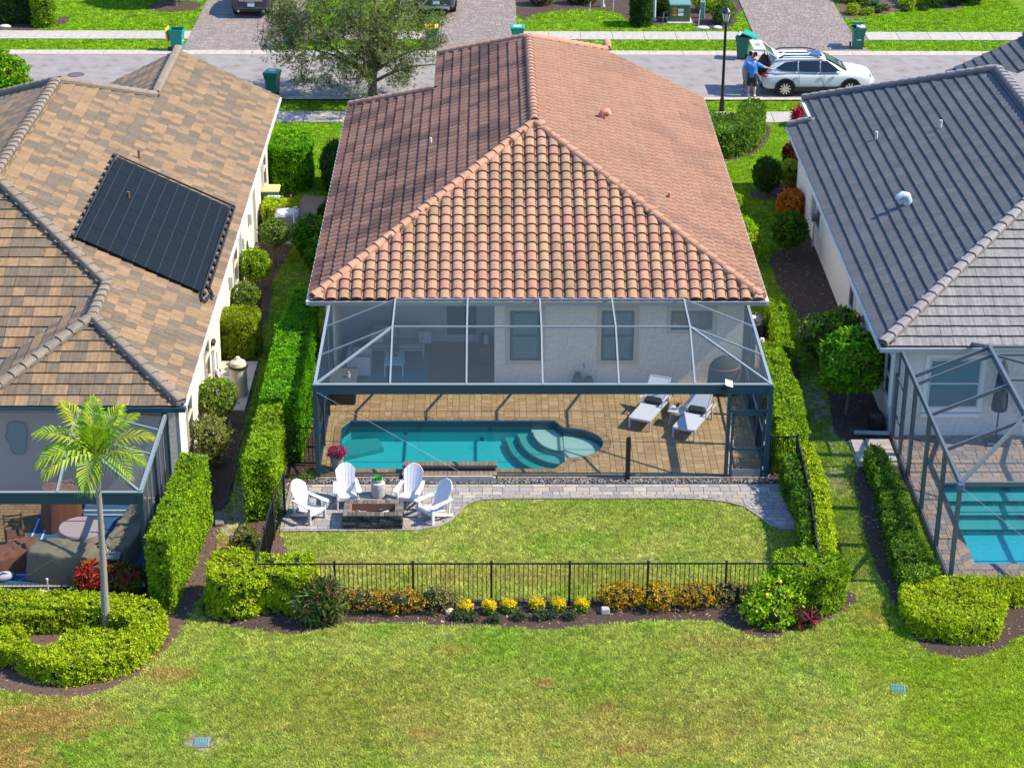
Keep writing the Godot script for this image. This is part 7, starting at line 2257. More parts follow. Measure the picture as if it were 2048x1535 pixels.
	# right side plants
	bush("round_bush", "dark round bush in its own mulch ring left of the slate roof", "bush", Vector3(10.32, 0, -29.6), [[Vector3(0, 0.8, 0), Vector3(0.5, 0.62, 0.5)]], DARK, [[Vector3(0, 0, 0), Vector3(0, 0.5, 0), 0.04]])
	bush("round_bush", "dark round tree shaped bush beside the electric meter wall", "bush", Vector3(10.35, 0, -23.4), [[Vector3(0, 0.95, 0), Vector3(0.57, 0.6, 0.6)]], DARK + MID, [[Vector3(-0.06, 0, 0), Vector3(0, 0.6, 0), 0.03], [Vector3(0.1, 0, 0.05), Vector3(0, 0.6, 0), 0.025]])
	bush("bright_bush", "bright leafy bush against the right wall of the middle house, larger one", "bush", Vector3(8.65, 0, -22.9), [[Vector3(0, 0.75, 0), Vector3(0.6, 0.75, 1.0)]], VIVID + LIME, [])
	bush("bright_bush", "bright leafy bush against the right wall of the middle house, smaller one", "bush", Vector3(8.65, 0, -26.2), [[Vector3(0, 0.6, 0), Vector3(0.5, 0.6, 0.7)]], VIVID + LIME, [])
	bush("bright_bush", "narrow bright bush by the far right corner of the terracotta roof", "bush", Vector3(8.3, 0, -31.6), [[Vector3(0, 0.6, 0), Vector3(0.45, 0.6, 0.9)]], VIVID, [])
	var croleaf := leaf_cluster(0.14, 0.05, 6, 5)
	bush("croton", "yellow leafed croton at the corner of the white house wall", "shrub", Vector3(11.35, 0, -30.4), [[Vector3(0, 0.55, 0), Vector3(0.4, 0.5, 0.4)]], [Color(0.6, 0.5, 0.03), Color(0.4, 0.4, 0.03), Color(0.22, 0.28, 0.02)], [], "", 0.9, 150, croleaf)
	bush("croton", "fiery orange croton beside the electric meter", "shrub", Vector3(10.95, 0, -27.2), [[Vector3(0, 0.5, 0), Vector3(0.48, 0.46, 0.45)]], [Color(0.6, 0.2, 0.015), Color(0.65, 0.28, 0.02), Color(0.42, 0.07, 0.02)], [], "", 1.1, 130, croleaf)
	bush("croton", "dark red croton just behind the fiery orange one", "shrub", Vector3(11.05, 0, -28.0), [[Vector3(0, 0.45, 0), Vector3(0.32, 0.36, 0.3)]], [Color(0.22, 0.015, 0.02), Color(0.13, 0.012, 0.015)], [], "", 1.0, 130, croleaf)
	bush("croton", "maroon plant under the far gutter of the slate roof", "shrub", Vector3(11.7, 0, -33.0), [[Vector3(0, 0.45, 0), Vector3(0.28, 0.42, 0.3)]], [Color(0.12, 0.015, 0.02), Color(0.07, 0.01, 0.012)], [], "", 1.0, 130, croleaf)
	bush("cordyline", "hot pink cordyline at the corner of the slate roof by the sidewalk", "shrub", Vector3(12.75, 0, -38.0), [[Vector3(0, 0.4, 0), Vector3(0.26, 0.32, 0.26)]], [Color(0.55, 0.01, 0.12), Color(0.4, 0.02, 0.06), Color(0.16, 0.05, 0.03)], [], "", 1.0, 90, leaf_cluster(0.3, 0.06, 6, 9))
	bush("small_tree", "round crowned small tree with a pale trunk left of the right cage", "tree", Vector3(10.33, 0, -10.7), [[Vector3(0.1, 1.75, -0.2), Vector3(0.78, 0.72, 0.75)], [Vector3(-0.2, 1.4, 0.1), Vector3(0.55, 0.45, 0.5)], [Vector3(0.4, 1.3, 0.0), Vector3(0.5, 0.45, 0.5)]], VIVID + MID, [[Vector3(0, 0, 0), Vector3(0.07, 0.75, -0.1), 0.055], [Vector3(0.07, 0.75, -0.1), Vector3(0.3, 1.5, -0.1), 0.035], [Vector3(0.07, 0.75, -0.1), Vector3(-0.2, 1.5, 0.0), 0.035]], "", 1.25, 200, tree_leaf(), 0.2)
	bush("small_tree", "pale open shrub tree just behind the round crowned small tree", "tree", Vector3(10.25, 0, -14.0), [[Vector3(0, 1.0, 0), Vector3(0.62, 0.62, 0.6)], [Vector3(0.5, 1.25, -0.4), Vector3(0.45, 0.45, 0.4)], [Vector3(-0.4, 1.35, 0.2), Vector3(0.4, 0.35, 0.4)]], BRIGHT + GREYG, [[Vector3(0, 0, 0), Vector3(0, 0.8, 0), 0.04]], "", 1.1, 130, tree_leaf(), 0.35)
	var cv := base("covered_spigot", "black plastic utility cover at the base of the white house wall", "utility cover", Vector3(11.05, 0, -9.75))
	put("body", MB.new().cbox(Vector3(0, 0.28, 0), Vector3(0.45, 0.55, 0.5), 0.12), M.black_plastic, cv)
	bush("young_tree", "bright leafy young tree at the left edge before the street", "tree", Vector3(-19.6, 0, -41.0), [[Vector3(-0.5, 1.3, 0), Vector3(0.7, 0.6, 0.7)], [Vector3(-0.1, 0.8, 0), Vector3(0.55, 0.35, 0.45)], [Vector3(-0.8, 1.8, 0), Vector3(0.5, 0.4, 0.5)]], VIVID + BRIGHT, [[Vector3(0, 0, 0), Vector3(0, 1.4, 0), 0.06]], "", 1.1, 110, tree_leaf(), 0.35)
	# drains set in the lawn
	for d in [[-6.24, 5.71, "teal drain grate in the bare patch of the near lawn", 0.05], [9.28, 3.66, "grey green drain grate in the right of the near lawn", -0.12]]:
		var g := base("drain_grate", d[2], "drain", Vector3(d[0], 0, d[1]), d[3])
		put("frame", MB.new().box(Vector3(0, 0.012, 0), Vector3(0.34, 0.02, 0.34)), M.mid_grey, g)
		for i in 9:
			put("bar", MB.new().cbox(Vector3(-0.14 + i * 0.035, 0.03, 0), Vector3(0.018, 0.02, 0.3), 0.003), M.grate_teal if M.has("grate_teal") else mat("grate_teal", Color(0.1, 0.24, 0.24), 0.6), g)
		put("cross_bar", MB.new().box(Vector3(0, 0.028, 0), Vector3(0.3, 0.015, 0.02)), M.grate_teal, g)

# ---------------------------------------------------------------- fences
func fence_run(label: String, pts: Array, spacing: float) -> void:
	var o := base("metal_fence", label, "fence", Vector3.ZERO)
	var h := 1.22
	for s in pts.size() - 1:
		var a: Vector3 = pts[s]
		var b: Vector3 = pts[s + 1]
		var l := a.distance_to(b)
		var n := maxi(1, int(round(l / spacing)))
		var d := (b - a) / n
		for i in n + (1 if s == pts.size() - 2 else 0):
			var p := a + d * i
			put("post", MB.new().cbox(p + Vector3(0, h * 0.5, 0), Vector3(0.055, h, 0.055), 0.006), M.black_metal, o)
			put("post_cap", MB.new().cbox(p + Vector3(0, h + 0.015, 0), Vector3(0.07, 0.03, 0.07), 0.01), M.black_metal, o)
		put("rail", MB.new().beam(a + Vector3(0, h - 0.045, 0), b + Vector3(0, h - 0.045, 0), 0.03, 0.035), M.black_metal, o)
		put("rail", MB.new().beam(a + Vector3(0, 0.1, 0), b + Vector3(0, 0.1, 0), 0.03, 0.035), M.black_metal, o)
		var pk := maxi(1, int(round(l / n / 0.114)))
		var mesh := MB.new().box(Vector3(0, h * 0.5 + 0.02, 0), Vector3(0.017, h - 0.17, 0.017)).done()
		for i in n:
			for k in range(1, pk):
				put("picket", mesh, M.black_metal, o, Transform3D(Basis.IDENTITY, a + d * (i + float(k) / pk)))

func fences() -> void:
	fence_run("black metal picket fence across the back lawn behind the flower bed", [Vector3(-5.6, 0, -0.02), Vector3(7.6, 0, -0.02)], 1.885)
	fence_run("black metal picket fence up the left side of the back lawn", [Vector3(-5.6, 0, -0.1), Vector3(-5.52, 0, -3.3)], 1.7)
	fence_run("black metal picket fence down the right side of the patio", [Vector3(7.62, 0, -6.9), Vector3(8.36, 0, -6.9), Vector3(8.25, 0, -3.8), Vector3(8.0, 0, -0.4)], 1.8)
	fence_run("short black metal fence between the left hedge and the cage post", [Vector3(-5.5, 0, -7.45), Vector3(-4.72, 0, -7.45)], 0.8)
	fence_run("short black gate section joining the left fence at the tall hedge", [Vector3(-5.52, 0, -3.42), Vector3(-5.35, 0, -4.6)], 1.2)

# ---------------------------------------------------------------- street
func street() -> void:
	var road := struct("road", MB.new().prism(rect(-60, -48.4, 60, -41.85), 0.0, 0.012), M.asphalt, "grey asphalt street running across behind the houses")
	for z in [[-41.85, -41.35, 1], [-48.9, -48.4, -1]]:
		var o := base("kerb", "", "")
		tag(o, "near pale concrete kerb and gutter of the street" if z[2] > 0 else "far pale concrete kerb and gutter of the street", "", "", "structure")
		for i in 44:
			var x := -33.0 + i * 1.55
			var b := MB.new()
			var lo: float = z[0] if z[2] > 0 else z[1]
			var hi: float = z[1] if z[2] > 0 else z[0]
			var rows := []
			for q in [[0.0, 0.02], [0.3, 0.035], [0.42, 0.07], [0.5, 0.075], [1.0, 0.07]]:
				var zz := lerpf(lo, hi, q[0])
				rows.append([Vector3(x + 0.006, q[1], zz), Vector3(x + 1.544, q[1], zz)])
			for r in 4:
				if z[2] > 0:
					b.quad(rows[r][1], rows[r][0], rows[r + 1][0], rows[r + 1][1])
				else:
					b.quad(rows[r][0], rows[r][1], rows[r + 1][1], rows[r + 1][0])
			put("kerb_stone", b, M.concrete, o)
	for z in [[-39.74, -38.3, "near pale concrete sidewalk behind the houses"], [-52.28, -50.9, "far pale concrete sidewalk across the street"]]:
		var o := struct("sidewalk", MB.new().prism(rect(-40, z[0], 40, z[1]), 0.0, 0.02), M.sand, z[2])
		for i in 38:
			var x := -27.0 + i * 1.49
			if z[0] < -45 and (x > -14.9 and x < -9.2 or x > -3.3 and x < 1.2 or x > 11.7 and x < 16.8): continue
			put("slab", MB.new().tint(vary(Color(1, 1, 1), 0.07)).cbox(Vector3(x + 0.745, 0.025 + rf(-0.002, 0.002), (z[0] + z[1]) * 0.5), Vector3(1.475, 0.05, z[1] - z[0]), 0.006), M.slab if M.has("slab") else slab_mat(), o)
	# brick drives across the street
	var pal := [Color(0.4, 0.33, 0.3), Color(0.34, 0.29, 0.275), Color(0.44, 0.37, 0.33), Color(0.38, 0.3, 0.27)]
	var D := [["driveway", "brick driveway under the dark parked car at the upper left", v2([-14.0, -62, -9.0, -62, -9.0, -50.0, -8.6, -48.9, -14.6, -48.9, -14.0, -50.0])], ["driveway", "pale paver driveway behind the terracotta roof peak", v2([-2.35, -62, 1.32, -62, 1.32, -50.0, 1.8, -48.9, -2.8, -48.9, -2.35, -50.0])], ["driveway", "brick driveway behind the lamp post", v2([12.45, -62, 17.1, -62, 17.1, -50.0, 17.5, -48.9, 11.9, -48.9, 12.45, -50.0])]]
	for d in D:
		var o := struct(d[0], MB.new().prism(d[2], 0.0, 0.03), M.sand, d[1])
		var cut := Geometry2D.intersect_polygons(d[2], rect(-40, -59.5, 40, -40))
		pave_stones("paver", o, cut[0], 0.055, 0.03, [[0.2, [0.2, 0.3]], [0.2, [0.3]]], pal, 0, 0.009)
	var mh := base("manhole_cover", "round dark manhole cover in the street at the left", "manhole cover", Vector3(-18.15, 0.012, -45.1))
	put("ring", MB.new().lathe([Vector2(0.37, 0), Vector2(0.36, 0.012), Vector2(0.3, 0.013)], 28), M.dark_grey, mh)
	put("lid", MB.new().lathe([Vector2(0.3, 0.01), Vector2(0, 0.011)], 28), mat("iron", Color(0.09, 0.075, 0.075), 0.8), mh)
	var sd := base("storm_drain", "rusty storm drain grate in the far kerb at the left edge", "drain", Vector3(-22.4, 0.03, -48.5))
	for i in 10:
		put("bar", MB.new().box(Vector3(-0.45 + i * 0.1, 0.06, 0), Vector3(0.05, 0.04, 0.6)), M.copper, sd)
	put("frame", MB.new().box(Vector3(0, 0.03, 0), Vector3(1.05, 0.03, 0.64)), M.dark_grey, sd)

func slab_mat() -> StandardMaterial3D:
	var m := tinted("slab", 0.9)
	m.albedo_color = lin(Color(0.62, 0.62, 0.62))
	m.albedo_texture = M.concrete.albedo_texture
	m.uv1_triplanar = true
	m.uv1_world_triplanar = true
	m.uv1_scale = Vector3.ONE * 0.8
	return m

func bin_parts(o: Node3D, body: Material, lid: Material, closed := true, ajar := 0.0) -> void:
	var b := MB.new()
	var rows := []
	for q in [[0.21, 0.23, 0.03], [0.25, 0.28, 0.75], [0.28, 0.31, 0.82], [0.29, 0.32, 0.98]]:
		var line := []
		for c in [[-1, 1], [1, 1], [1, -1], [-1, -1]]:
			line.append(Vector3(c[0] * q[0], q[2], c[1] * q[1]))
		rows.append(line)
	for r in 3:
		for e in 4:
			var f := (e + 1) % 4
			b.quad(rows[r][e], rows[r][f], rows[r + 1][f], rows[r + 1][e])
	b.prism(PackedVector2Array([Vector2(-0.21, -0.23), Vector2(0.21, -0.23), Vector2(0.21, 0.23), Vector2(-0.21, 0.23)]), 0.02, 0.05)
	put("body", b, body, o)
	put("rim", MB.new().box(Vector3(0, 0.97, 0.325), Vector3(0.62, 0.06, 0.03)).box(Vector3(0, 0.97, -0.325), Vector3(0.62, 0.06, 0.03)).box(Vector3(0.298, 0.97, 0), Vector3(0.03, 0.06, 0.6)).box(Vector3(-0.298, 0.97, 0), Vector3(0.03, 0.06, 0.6)), body, o)
	if closed:
		put("lid", MB.new().cbox(Vector3(0, 1.03, 0), Vector3(0.64, 0.07, 0.7), 0.03), lid, o, Transform3D(Basis(Vector3.RIGHT, -ajar), Vector3(0, ajar * 0.35, 0)))
	else:
		put("lid", MB.new().cbox(Vector3(0, 0, 0), Vector3(0.62, 0.05, 0.66), 0.02, Basis(Vector3.RIGHT, PI / 2 - 0.1)), lid, o, Transform3D(Basis.IDENTITY, Vector3(0, 0.72, -0.42)))
		put("dark_inside", MB.new().box(Vector3(0, 0.86, 0), Vector3(0.5, 0.02, 0.55)), M.black_plastic, o)
	for s in [-1, 1]:
		put("wheel", MB.new().tube([Vector3(s * 0.27, 0.12, -0.27), Vector3(s * 0.32, 0.12, -0.27)], [0.12], 14), M.rubber, o)
	put("handle", MB.new().tube([Vector3(-0.22, 0.94, -0.38), Vector3(0.22, 0.94, -0.38)], [0.02], 8), body, o)
	put("front_panel", MB.new().cbox(Vector3(0, 0.45, 0.257), Vector3(0.2, 0.05, 0.02), 0.006), M.white_plastic, o)

func street_things() -> void:
	var bins := [[-14.2, -48.95, 1.45, "open green bin with a yellow lid hanging down, behind the left roof peak", "bin_green", "bin_yellow", false, 0.0], [-9.17, -49.3, 0.0, "green bin seen through the left of the oak crown", "bin_green", "bin_green", true, 0.0], [-9.2, -42.0, 2.9, "green bin on the near kerb beside the left roof eave", "bin_green_dark", "bin_green", true, 0.0], [1.3, -49.3, 0.0, "green bin peeking over the terracotta roof peak", "bin_green", "bin_green", true, 0.0], [-2.65, -49.3, 0.0, "dark green bin with a yellow lid at the right of the oak crown", "bin_green_dark", "bin_yellow", true, 0.0], [11.5, -47.9, -1.9, "green bin with its lid propped up beside the white car", "bin_green_dark", "bin_green", true, 0.3], [16.95, -49.45, 0.0, "green bin overflowing with white bags right of the far driveway", "bin_green_dark", "bin_green", true, 0.35]]
	for b in bins:
		var o := base("wheelie_bin", b[3], "bin", Vector3(b[0], 0.05, b[1]), b[2], "bins put out along the street")
		bin_parts(o, M[b[4]], M[b[5]], b[6], b[7])
		if b[7] > 0.0:
			for i in 7:
				put("rubbish", MB.new().ell(Vector3(rf(-0.2, 0.2), 1.02 + rf(0, 0.06), rf(-0.05, 0.27)), Vector3(rf(0.08, 0.13), 0.07, rf(0.07, 0.1)), 8, 5), [M.white_cloth, M.white_plastic, M.copper][i % 3], o)
		if b[0] == 1.3:
			put("lid_label", MB.new().box(Vector3(0, 1.068, 0.02), Vector3(0.34, 0.006, 0.22)), M.white_paint, o)
		if b[0] == -9.17 or b[0] == -9.2:
			put("lid_label", MB.new().box(Vector3(0, 1.068, 0.05), Vector3(0.36, 0.006, 0.16)), M.white_paint, o)
	# lamp post
	var l := base("street_lamp", "tall black street lamp with a lantern head beside the sidewalk", "street lamp", Vector3(9.72, 0, -39.9))
	put("post", MB.new().tube([Vector3(0, 0, 0), Vector3(0, 0.5, 0), Vector3(0, 0.6, 0), Vector3(0, 3.75, 0)], [0.11, 0.1, 0.065, 0.055], 12), M.black_metal, l)
	put("lantern_glass", MB.new().lathe([Vector2(0.09, 3.82), Vector2(0.2, 4.2)], 6), M.frost if M.has("frost") else mat("frost", Color(0.6, 0.62, 0.64), 0.35), l)
	put("collar", MB.new().lathe([Vector2(0.05, 3.7), Vector2(0.13, 3.78), Vector2(0.11, 3.83), Vector2(0, 3.83)], 12), M.black_metal, l)
	put("roof", MB.new().lathe([Vector2(0.0, 4.2), Vector2(0.25, 4.2), Vector2(0.22, 4.27), Vector2(0.1, 4.4), Vector2(0.03, 4.45), Vector2(0.0, 4.5)], 6), M.black_metal, l)
	for i in 6:
		var a := TAU * i / 6
		put("frame_bar", MB.new().tube([Vector3(cos(a) * 0.093, 3.82, sin(a) * 0.093), Vector3(cos(a) * 0.205, 4.2, sin(a) * 0.205)], [0.012], 5), M.black_metal, l)
	# green transformer and pedestal
	var t := base("utility_box", "green metal utility transformer box with warning stickers", "utility box", Vector3(9.15, 0, -54.4))
	mat("utility_green", Color(0.075, 0.11, 0.06), 0.55)
	put("body", MB.new().cbox(Vector3(0, 0.42, 0), Vector3(0.98, 0.84, 0.8), 0.02), M.utility_green, t)
	put("lid", MB.new().cbox(Vector3(0, 0.87, 0), Vector3(1.04, 0.12, 0.86), 0.03), mat("utility_teal", Color(0.09, 0.22, 0.19), 0.5), t)
	put("pad", MB.new().cbox(Vector3(0, 0.03, 0.05), Vector3(1.2, 0.06, 1.1), 0.01), M.concrete, t)
	for i in 3:
		put("warning_sticker", MB.new().box(Vector3(-0.26, 0.7 - i * 0.16, 0.402), Vector3(0.2, 0.1, 0.006)), mat("sticker_orange", Color(0.6, 0.25, 0.01), 0.5), t)
	for i in 2:
		put("notice_sticker", MB.new().box(Vector3(0.03, 0.62 - i * 0.2, 0.402), Vector3(0.26, 0.15, 0.006)), M.white_paint, t)
	var p := base("utility_pedestal", "slim blue grey utility pedestal right of the green box", "utility box", Vector3(10.3, 0, -54.9))
	put("body", MB.new().cbox(Vector3(0, 0.42, 0), Vector3(0.26, 0.84, 0.22), 0.03), mat("pedestal", Color(0.13, 0.23, 0.22), 0.6), p)
	for q in [[8.35, -54.2, 0.5, "short white marker stake left of the green utility box"], [10.0, -53.5, 0.75, "thin white marker stake right of the green utility box"], [6.05, -56.2, 0.7, "thin white stake at the back of the far mulch bed"], [4.9, -56.0, 0.5, "leaning white stake in the far mulch bed"]]:
		var o := base("marker_stake", q[3], "stake", Vector3(q[0], 0, q[1]))
		put("rod", MB.new().tube([Vector3(0, 0, 0), Vector3(0.05, q[2], 0)], [0.022], 6), M.white_plastic, o)
	for q in [[10.15, -52.9, 0.34, "pale flat stone before the marker stake"], [10.85, -52.95, 0.24, "small pale stone right of the flat one"], [-23.9, -52.95, 0.3, "pale stone at the far top left bed"], [-22.9, -52.95, 0.3, "second pale stone at the far top left bed"]]:
		var o := base("border_stone", q[3], "stone", Vector3(q[0], 0, q[1]))
		put("stone", MB.new().ell(Vector3(0, 0.05, 0), Vector3(q[2], 0.11, 0.16), 9, 5), M.light_grey, o)
	for q in [[7.95, -54.35, "white pillar post beside the dark column bush"], [5.6, -57.0, "pale garden post in the far mulch bed"]]:
		var o := base("bollard", q[2], "post", Vector3(q[0], 0, q[1]))
		put("post", MB.new().tube([Vector3(0, 0, 0), Vector3(0, 0.1, 0), Vector3(0, 0.12, 0), Vector3(0, 1.1, 0)], [0.13, 0.13, 0.07, 0.07], 10), M.white_metal, o)
	# planting across the street
	bush("shrub", "dark shrub right of the utility pedestal by the lamp", "shrub", Vector3(11.2, 0, -54.0), [[Vector3(0, 0.6, 0), Vector3(0.55, 0.65, 0.5)]], MID, [], "", 1.1, 140)
	bush("shrub", "dark shrub behind the green utility box, left one", "shrub", Vector3(8.3, 0, -55.4), [[Vector3(0, 0.6, 0), Vector3(0.7, 0.7, 0.5)]], DARK, [], "", 1.1, 140)
	bush("shrub", "lime shrub behind the pedestal", "shrub", Vector3(10.6, 0, -56.2), [[Vector3(0, 0.5, 0), Vector3(0.6, 0.5, 0.5)]], LIME, [], "", 1.1, 140)
	bush("shrub", "brownish dry shrub at the left of the far mulch bed", "shrub", Vector3(2.6, 0, -57.4), [[Vector3(0, 0.5, 0), Vector3(0.6, 0.6, 0.5)]], [Color(0.16, 0.08, 0.04), Color(0.1, 0.07, 0.03)], [], "", 1.1, 120)
	bush("shrub", "second brownish dry shrub in the far mulch bed", "shrub", Vector3(4.6, 0, -57.6), [[Vector3(0, 0.5, 0), Vector3(0.8, 0.6, 0.5)]], [Color(0.14, 0.08, 0.04), Color(0.08, 0.07, 0.02)], [], "", 1.1, 120)
	var ag := base("agave", "blue grey agave in the far right bed", "plant", Vector3(19.1, 0, -57.4))
	for i in 24:
		blade_leaf(ag, "leaf", i * 2.4, 0.9, lerpf(1.15, 0.3, i / 23.0), 0.16, Color(0.12, 0.24, 0.22))
	var lim2 := [[17.75, -55.7, 0.34, 0.4], [18.45, -55.5, 0.24, 0.28], [18.4, -57.6, 0.4, 0.5], [20.6, -57.0, 0.4, 0.4], [21.4, -57.7, 0.6, 0.5], [22.4, -58.3, 0.6, 0.5], [17.8, -58.2, 0.5, 0.5]]
	for i in lim2.size():
		var q: Array = lim2[i]
		bush("lime_plant", ["lime yellow plant at the corner of the far right bed", "small lime plant beside the first lime one", "lime plant left of the agave", "lime plant right of the agave", "wide lime plant farther right of the agave", "lime plant at the right end of the far bed", "lime plant at the back left of the far bed"][i], "plant", Vector3(q[0], 0, q[1]), [[Vector3(0, q[3] * 0.6, 0), Vector3(q[2], q[3] * 0.6, q[2])]], LIME, [], "lime plants in the far right bed", 1.2, 130)
	var dk := [[18.5, -56.2], [19.0, -56.0], [19.4, -56.4], [20.4, -56.2], [21.3, -56.4], [22.1, -56.9], [23.0, -57.4], [23.6, -58.0], [18.0, -56.8]]
	for i in dk.size():
		bush("low_plant", "low dark tuft plant, number %s from the left in the far right bed" % ["two", "three", "four", "five", "six", "seven", "eight", "nine", "one"][i], "plant", Vector3(dk[i][0], 0, dk[i][1]), [[Vector3(0, 0.12, 0), Vector3(0.26, 0.16, 0.22)]], DARK, [], "low dark tufts in the far right bed", 1.0, 130)
	# trees whose trunks reach into the top edge; their crowns stand above the frame
	bush("shade_tree", "dense dark tree left of the far left driveway with its shade on the lawn", "tree", Vector3(-15.4, 0, -57.0), [[Vector3(0, 2.6, -0.6), Vector3(1.7, 1.3, 1.5)], [Vector3(-0.7, 1.5, 0.1), Vector3(0.5, 0.5, 0.5)]], MID + DARK, [[Vector3(0, 0, 0), Vector3(0.1, 1.4, 0), 0.1], [Vector3(0.1, 1.2, 0), Vector3(0.6, 2.3, -0.3), 0.06]], "", 1.5, 90, tree_leaf())
	bush("shade_tree", "dark tree trunk and crown right of the far mulch bed at the top right", "tree", Vector3(24.1, 0, -57.6), [[Vector3(0, 2.4, -0.6), Vector3(1.5, 1.2, 1.4)], [Vector3(0.0, 0.5, 0.0), Vector3(0.35, 0.4, 0.3)]], MID + DARK, [[Vector3(0, 0, 0), Vector3(0.1, 1.6, 0), 0.1]], "", 1.5, 90, tree_leaf())
	bush("shade_tree", "tree above the top edge shading the lawn across the street", "tree", Vector3(6.5, 0, -60.5), [[Vector3(0, 4.2, 0), Vector3(2.6, 1.8, 2.2)]], MID + DARK, [[Vector3(0, 0, 0), Vector3(0.1, 3.0, 0), 0.14]], "", 1.7, 70, tree_leaf())
	bush("shade_tree", "tree above the top edge shading the far left driveway", "tree", Vector3(-8.0, 0, -59.5), [[Vector3(0, 4.2, 0), Vector3(2.2, 1.6, 1.9)]], MID + DARK, [[Vector3(0, 0, 0), Vector3(0.1, 3.0, 0), 0.14]], "", 1.7, 60, tree_leaf())

# ---------------------------------------------------------------- vehicles
func car(o: Node3D, paint: Material, open_hatch: bool) -> void:
	# forward is +x, ground at y 0
	var st := [[-2.42, 0.5, 0.86, 0.7], [-2.36, 0.36, 0.97, 0.84], [-2.1, 0.3, 1.02, 0.91], [-1.4, 0.27, 1.03, 0.935], [0.0, 0.25, 1.02, 0.935], [0.9, 0.25, 1.02, 0.935], [1.25, 0.26, 1.03, 0.93], [1.7, 0.27, 0.99, 0.915], [2.15, 0.3, 0.9, 0.86], [2.36, 0.36, 0.8, 0.75], [2.43, 0.46, 0.7, 0.62]]
	var rows := []
	for s in st:
		var y0: float = s[1]
		var y1: float = s[2]
		var w: float = s[3]
		var half := [[0.0, y0], [w * 0.86, y0], [w * 0.97, y0 + 0.08], [w, y0 + (y1 - y0) * 0.35], [w * 0.985, y0 + (y1 - y0) * 0.72], [w * 0.93, y1 - 0.06], [w * 0.8, y1 - 0.01], [w * 0.4, y1 + 0.015], [0.0, y1 + 0.02]]
		var line := []
		for q in half: line.append(Vector3(s[0], q[1], q[0]))
		for i in range(half.size() - 2, 0, -1): line.append(Vector3(s[0], half[i][1], -half[i][0]))
		rows.append(line)
	var b := MB.new().skin(rows, false, true)
	for e in [[0, -1.0], [rows.size() - 1, 1.0]]:
		var c := Vector3(st[e[0]][0], (st[e[0]][1] + st[e[0]][2]) * 0.5, 0)
		for j in rows[0].size():
			b.trin(c, rows[e[0]][j], rows[e[0]][(j + 1) % rows[0].size()], Vector3(e[1], 0, 0), Vector3(e[1], 0, 0), Vector3(e[1], 0, 0))
	put("body", b, paint, o)
	# greenhouse: dark glass with painted roof and pillars
	var ring := func(y: float, xr: float, xf: float, w: float) -> Array:
		var l := []
		for q in [[xr, 0.0], [xr + 0.02, 0.7], [xr + 0.14, 0.95], [xr + 0.5, 1.0], [(xr + xf) * 0.5, 1.0], [xf - 0.5, 0.99], [xf - 0.16, 0.9], [xf - 0.04, 0.6], [xf, 0.0]]:
			l.append(Vector3(q[0], y, q[1] * w))
		for i in range(7, 0, -1):
			l.append(Vector3(l[i].x, y, -l[i].z))
		return l
	var xr0 := -2.3
	var r0: Array = ring.call(1.0, xr0, 1.34, 0.88)
	var r1: Array = ring.call(1.3, xr0 + 0.16, 0.82, 0.79)
	var r2: Array = ring.call(1.55, xr0 + 0.36, 0.3, 0.68)
	put("glasshouse", MB.new().skin([r0, r1, r2], true, true), paint, o)
	put("windscreen", MB.new().quad4(Vector3(1.23, 1.04, 0.68), Vector3(0.36, 1.52, 0.54), 0.035), M.car_glass, o)
	if not open_hatch: put("rear_window", MB.new().quad4(Vector3(-2.3, 1.08, 0.66), Vector3(-1.98, 1.5, 0.52), 0.03), M.car_glass, o)
	var r3: Array = ring.call(1.63, xr0 + 0.45, 0.14, 0.56)
	var r4: Array = ring.call(1.66, xr0 + 0.9, -0.3, 0.1)
	var rr: Array = ring.call(1.545, xr0 + 0.33, 0.33, 0.695)
	put("roof", MB.new().skin([rr, r3, r4], true, true), paint, o)
	for s in [-1.0, 1.0]:
		for wp in [[0.98, 1.06, 0.34, 1.5, 0.08, 1.5, 0.08, 1.05], [0.02, 1.05, 0.02, 1.5, -0.86, 1.5, -0.86, 1.08], [-0.92, 1.08, -0.92, 1.5, -1.45, 1.46, -1.85, 1.22, -1.6, 1.12]]:
			var wb := MB.new()
			var wq := []
			for i in range(0, wp.size(), 2):
				wq.append(Vector3(wp[i], wp[i + 1], s * (0.912 - (wp[i + 1] - 1.0) * 0.355)))
			for i in range(1, wq.size() - 1):
				wb.tri(wq[0], wq[i], wq[i + 1])
			put("side_window", wb, M.car_glass, o)
		put("roof_edge", MB.new().beam(Vector3(-1.9, 1.54, s * 0.69), Vector3(0.25, 1.555, s * 0.68), 0.05, 0.05), paint, o)
		put("roof_rail", MB.new().tube([Vector3(-1.7, 1.6, s * 0.6), Vector3(-1.5, 1.7, s * 0.6), Vector3(-0.9, 1.71, s * 0.6), Vector3(-0.4, 1.71, s * 0.6), Vector3(0.05, 1.62, s * 0.6)], [0.03, 0.035, 0.028, 0.035, 0.03], 7), M.black_plastic, o)
		put("mirror", MB.new().ell(Vector3(0.78, 1.05, s * 1.0), Vector3(0.1, 0.075, 0.09), 10, 6), paint, o)
		put("sill", MB.new().cbox(Vector3(0, 0.33, s * 0.925), Vector3(2.1, 0.22, 0.05), 0.02), M.black_plastic, o)
		for x in [-0.95, 0.1]:
			put("door_seam", MB.new().box(Vector3(x + 0.12, 0.66, s * 0.935), Vector3(0.012, 0.62, 0.01)), M.mid_grey, o)
			put("door_handle", MB.new().cbox(Vector3(x, 0.86, s * 0.94), Vector3(0.2, 0.03, 0.03), 0.01), M.chrome, o)
		put("headlight", MB.new().ell(Vector3(2.2, 0.82, s * 0.66), Vector3(0.18, 0.06, 0.14), 10, 6), M.chrome, o)
		put("tail_light", MB.new().ell(Vector3(-2.3, 0.9, s * 0.74), Vector3(0.14, 0.09, 0.17), 10, 6), M.tail_red, o)
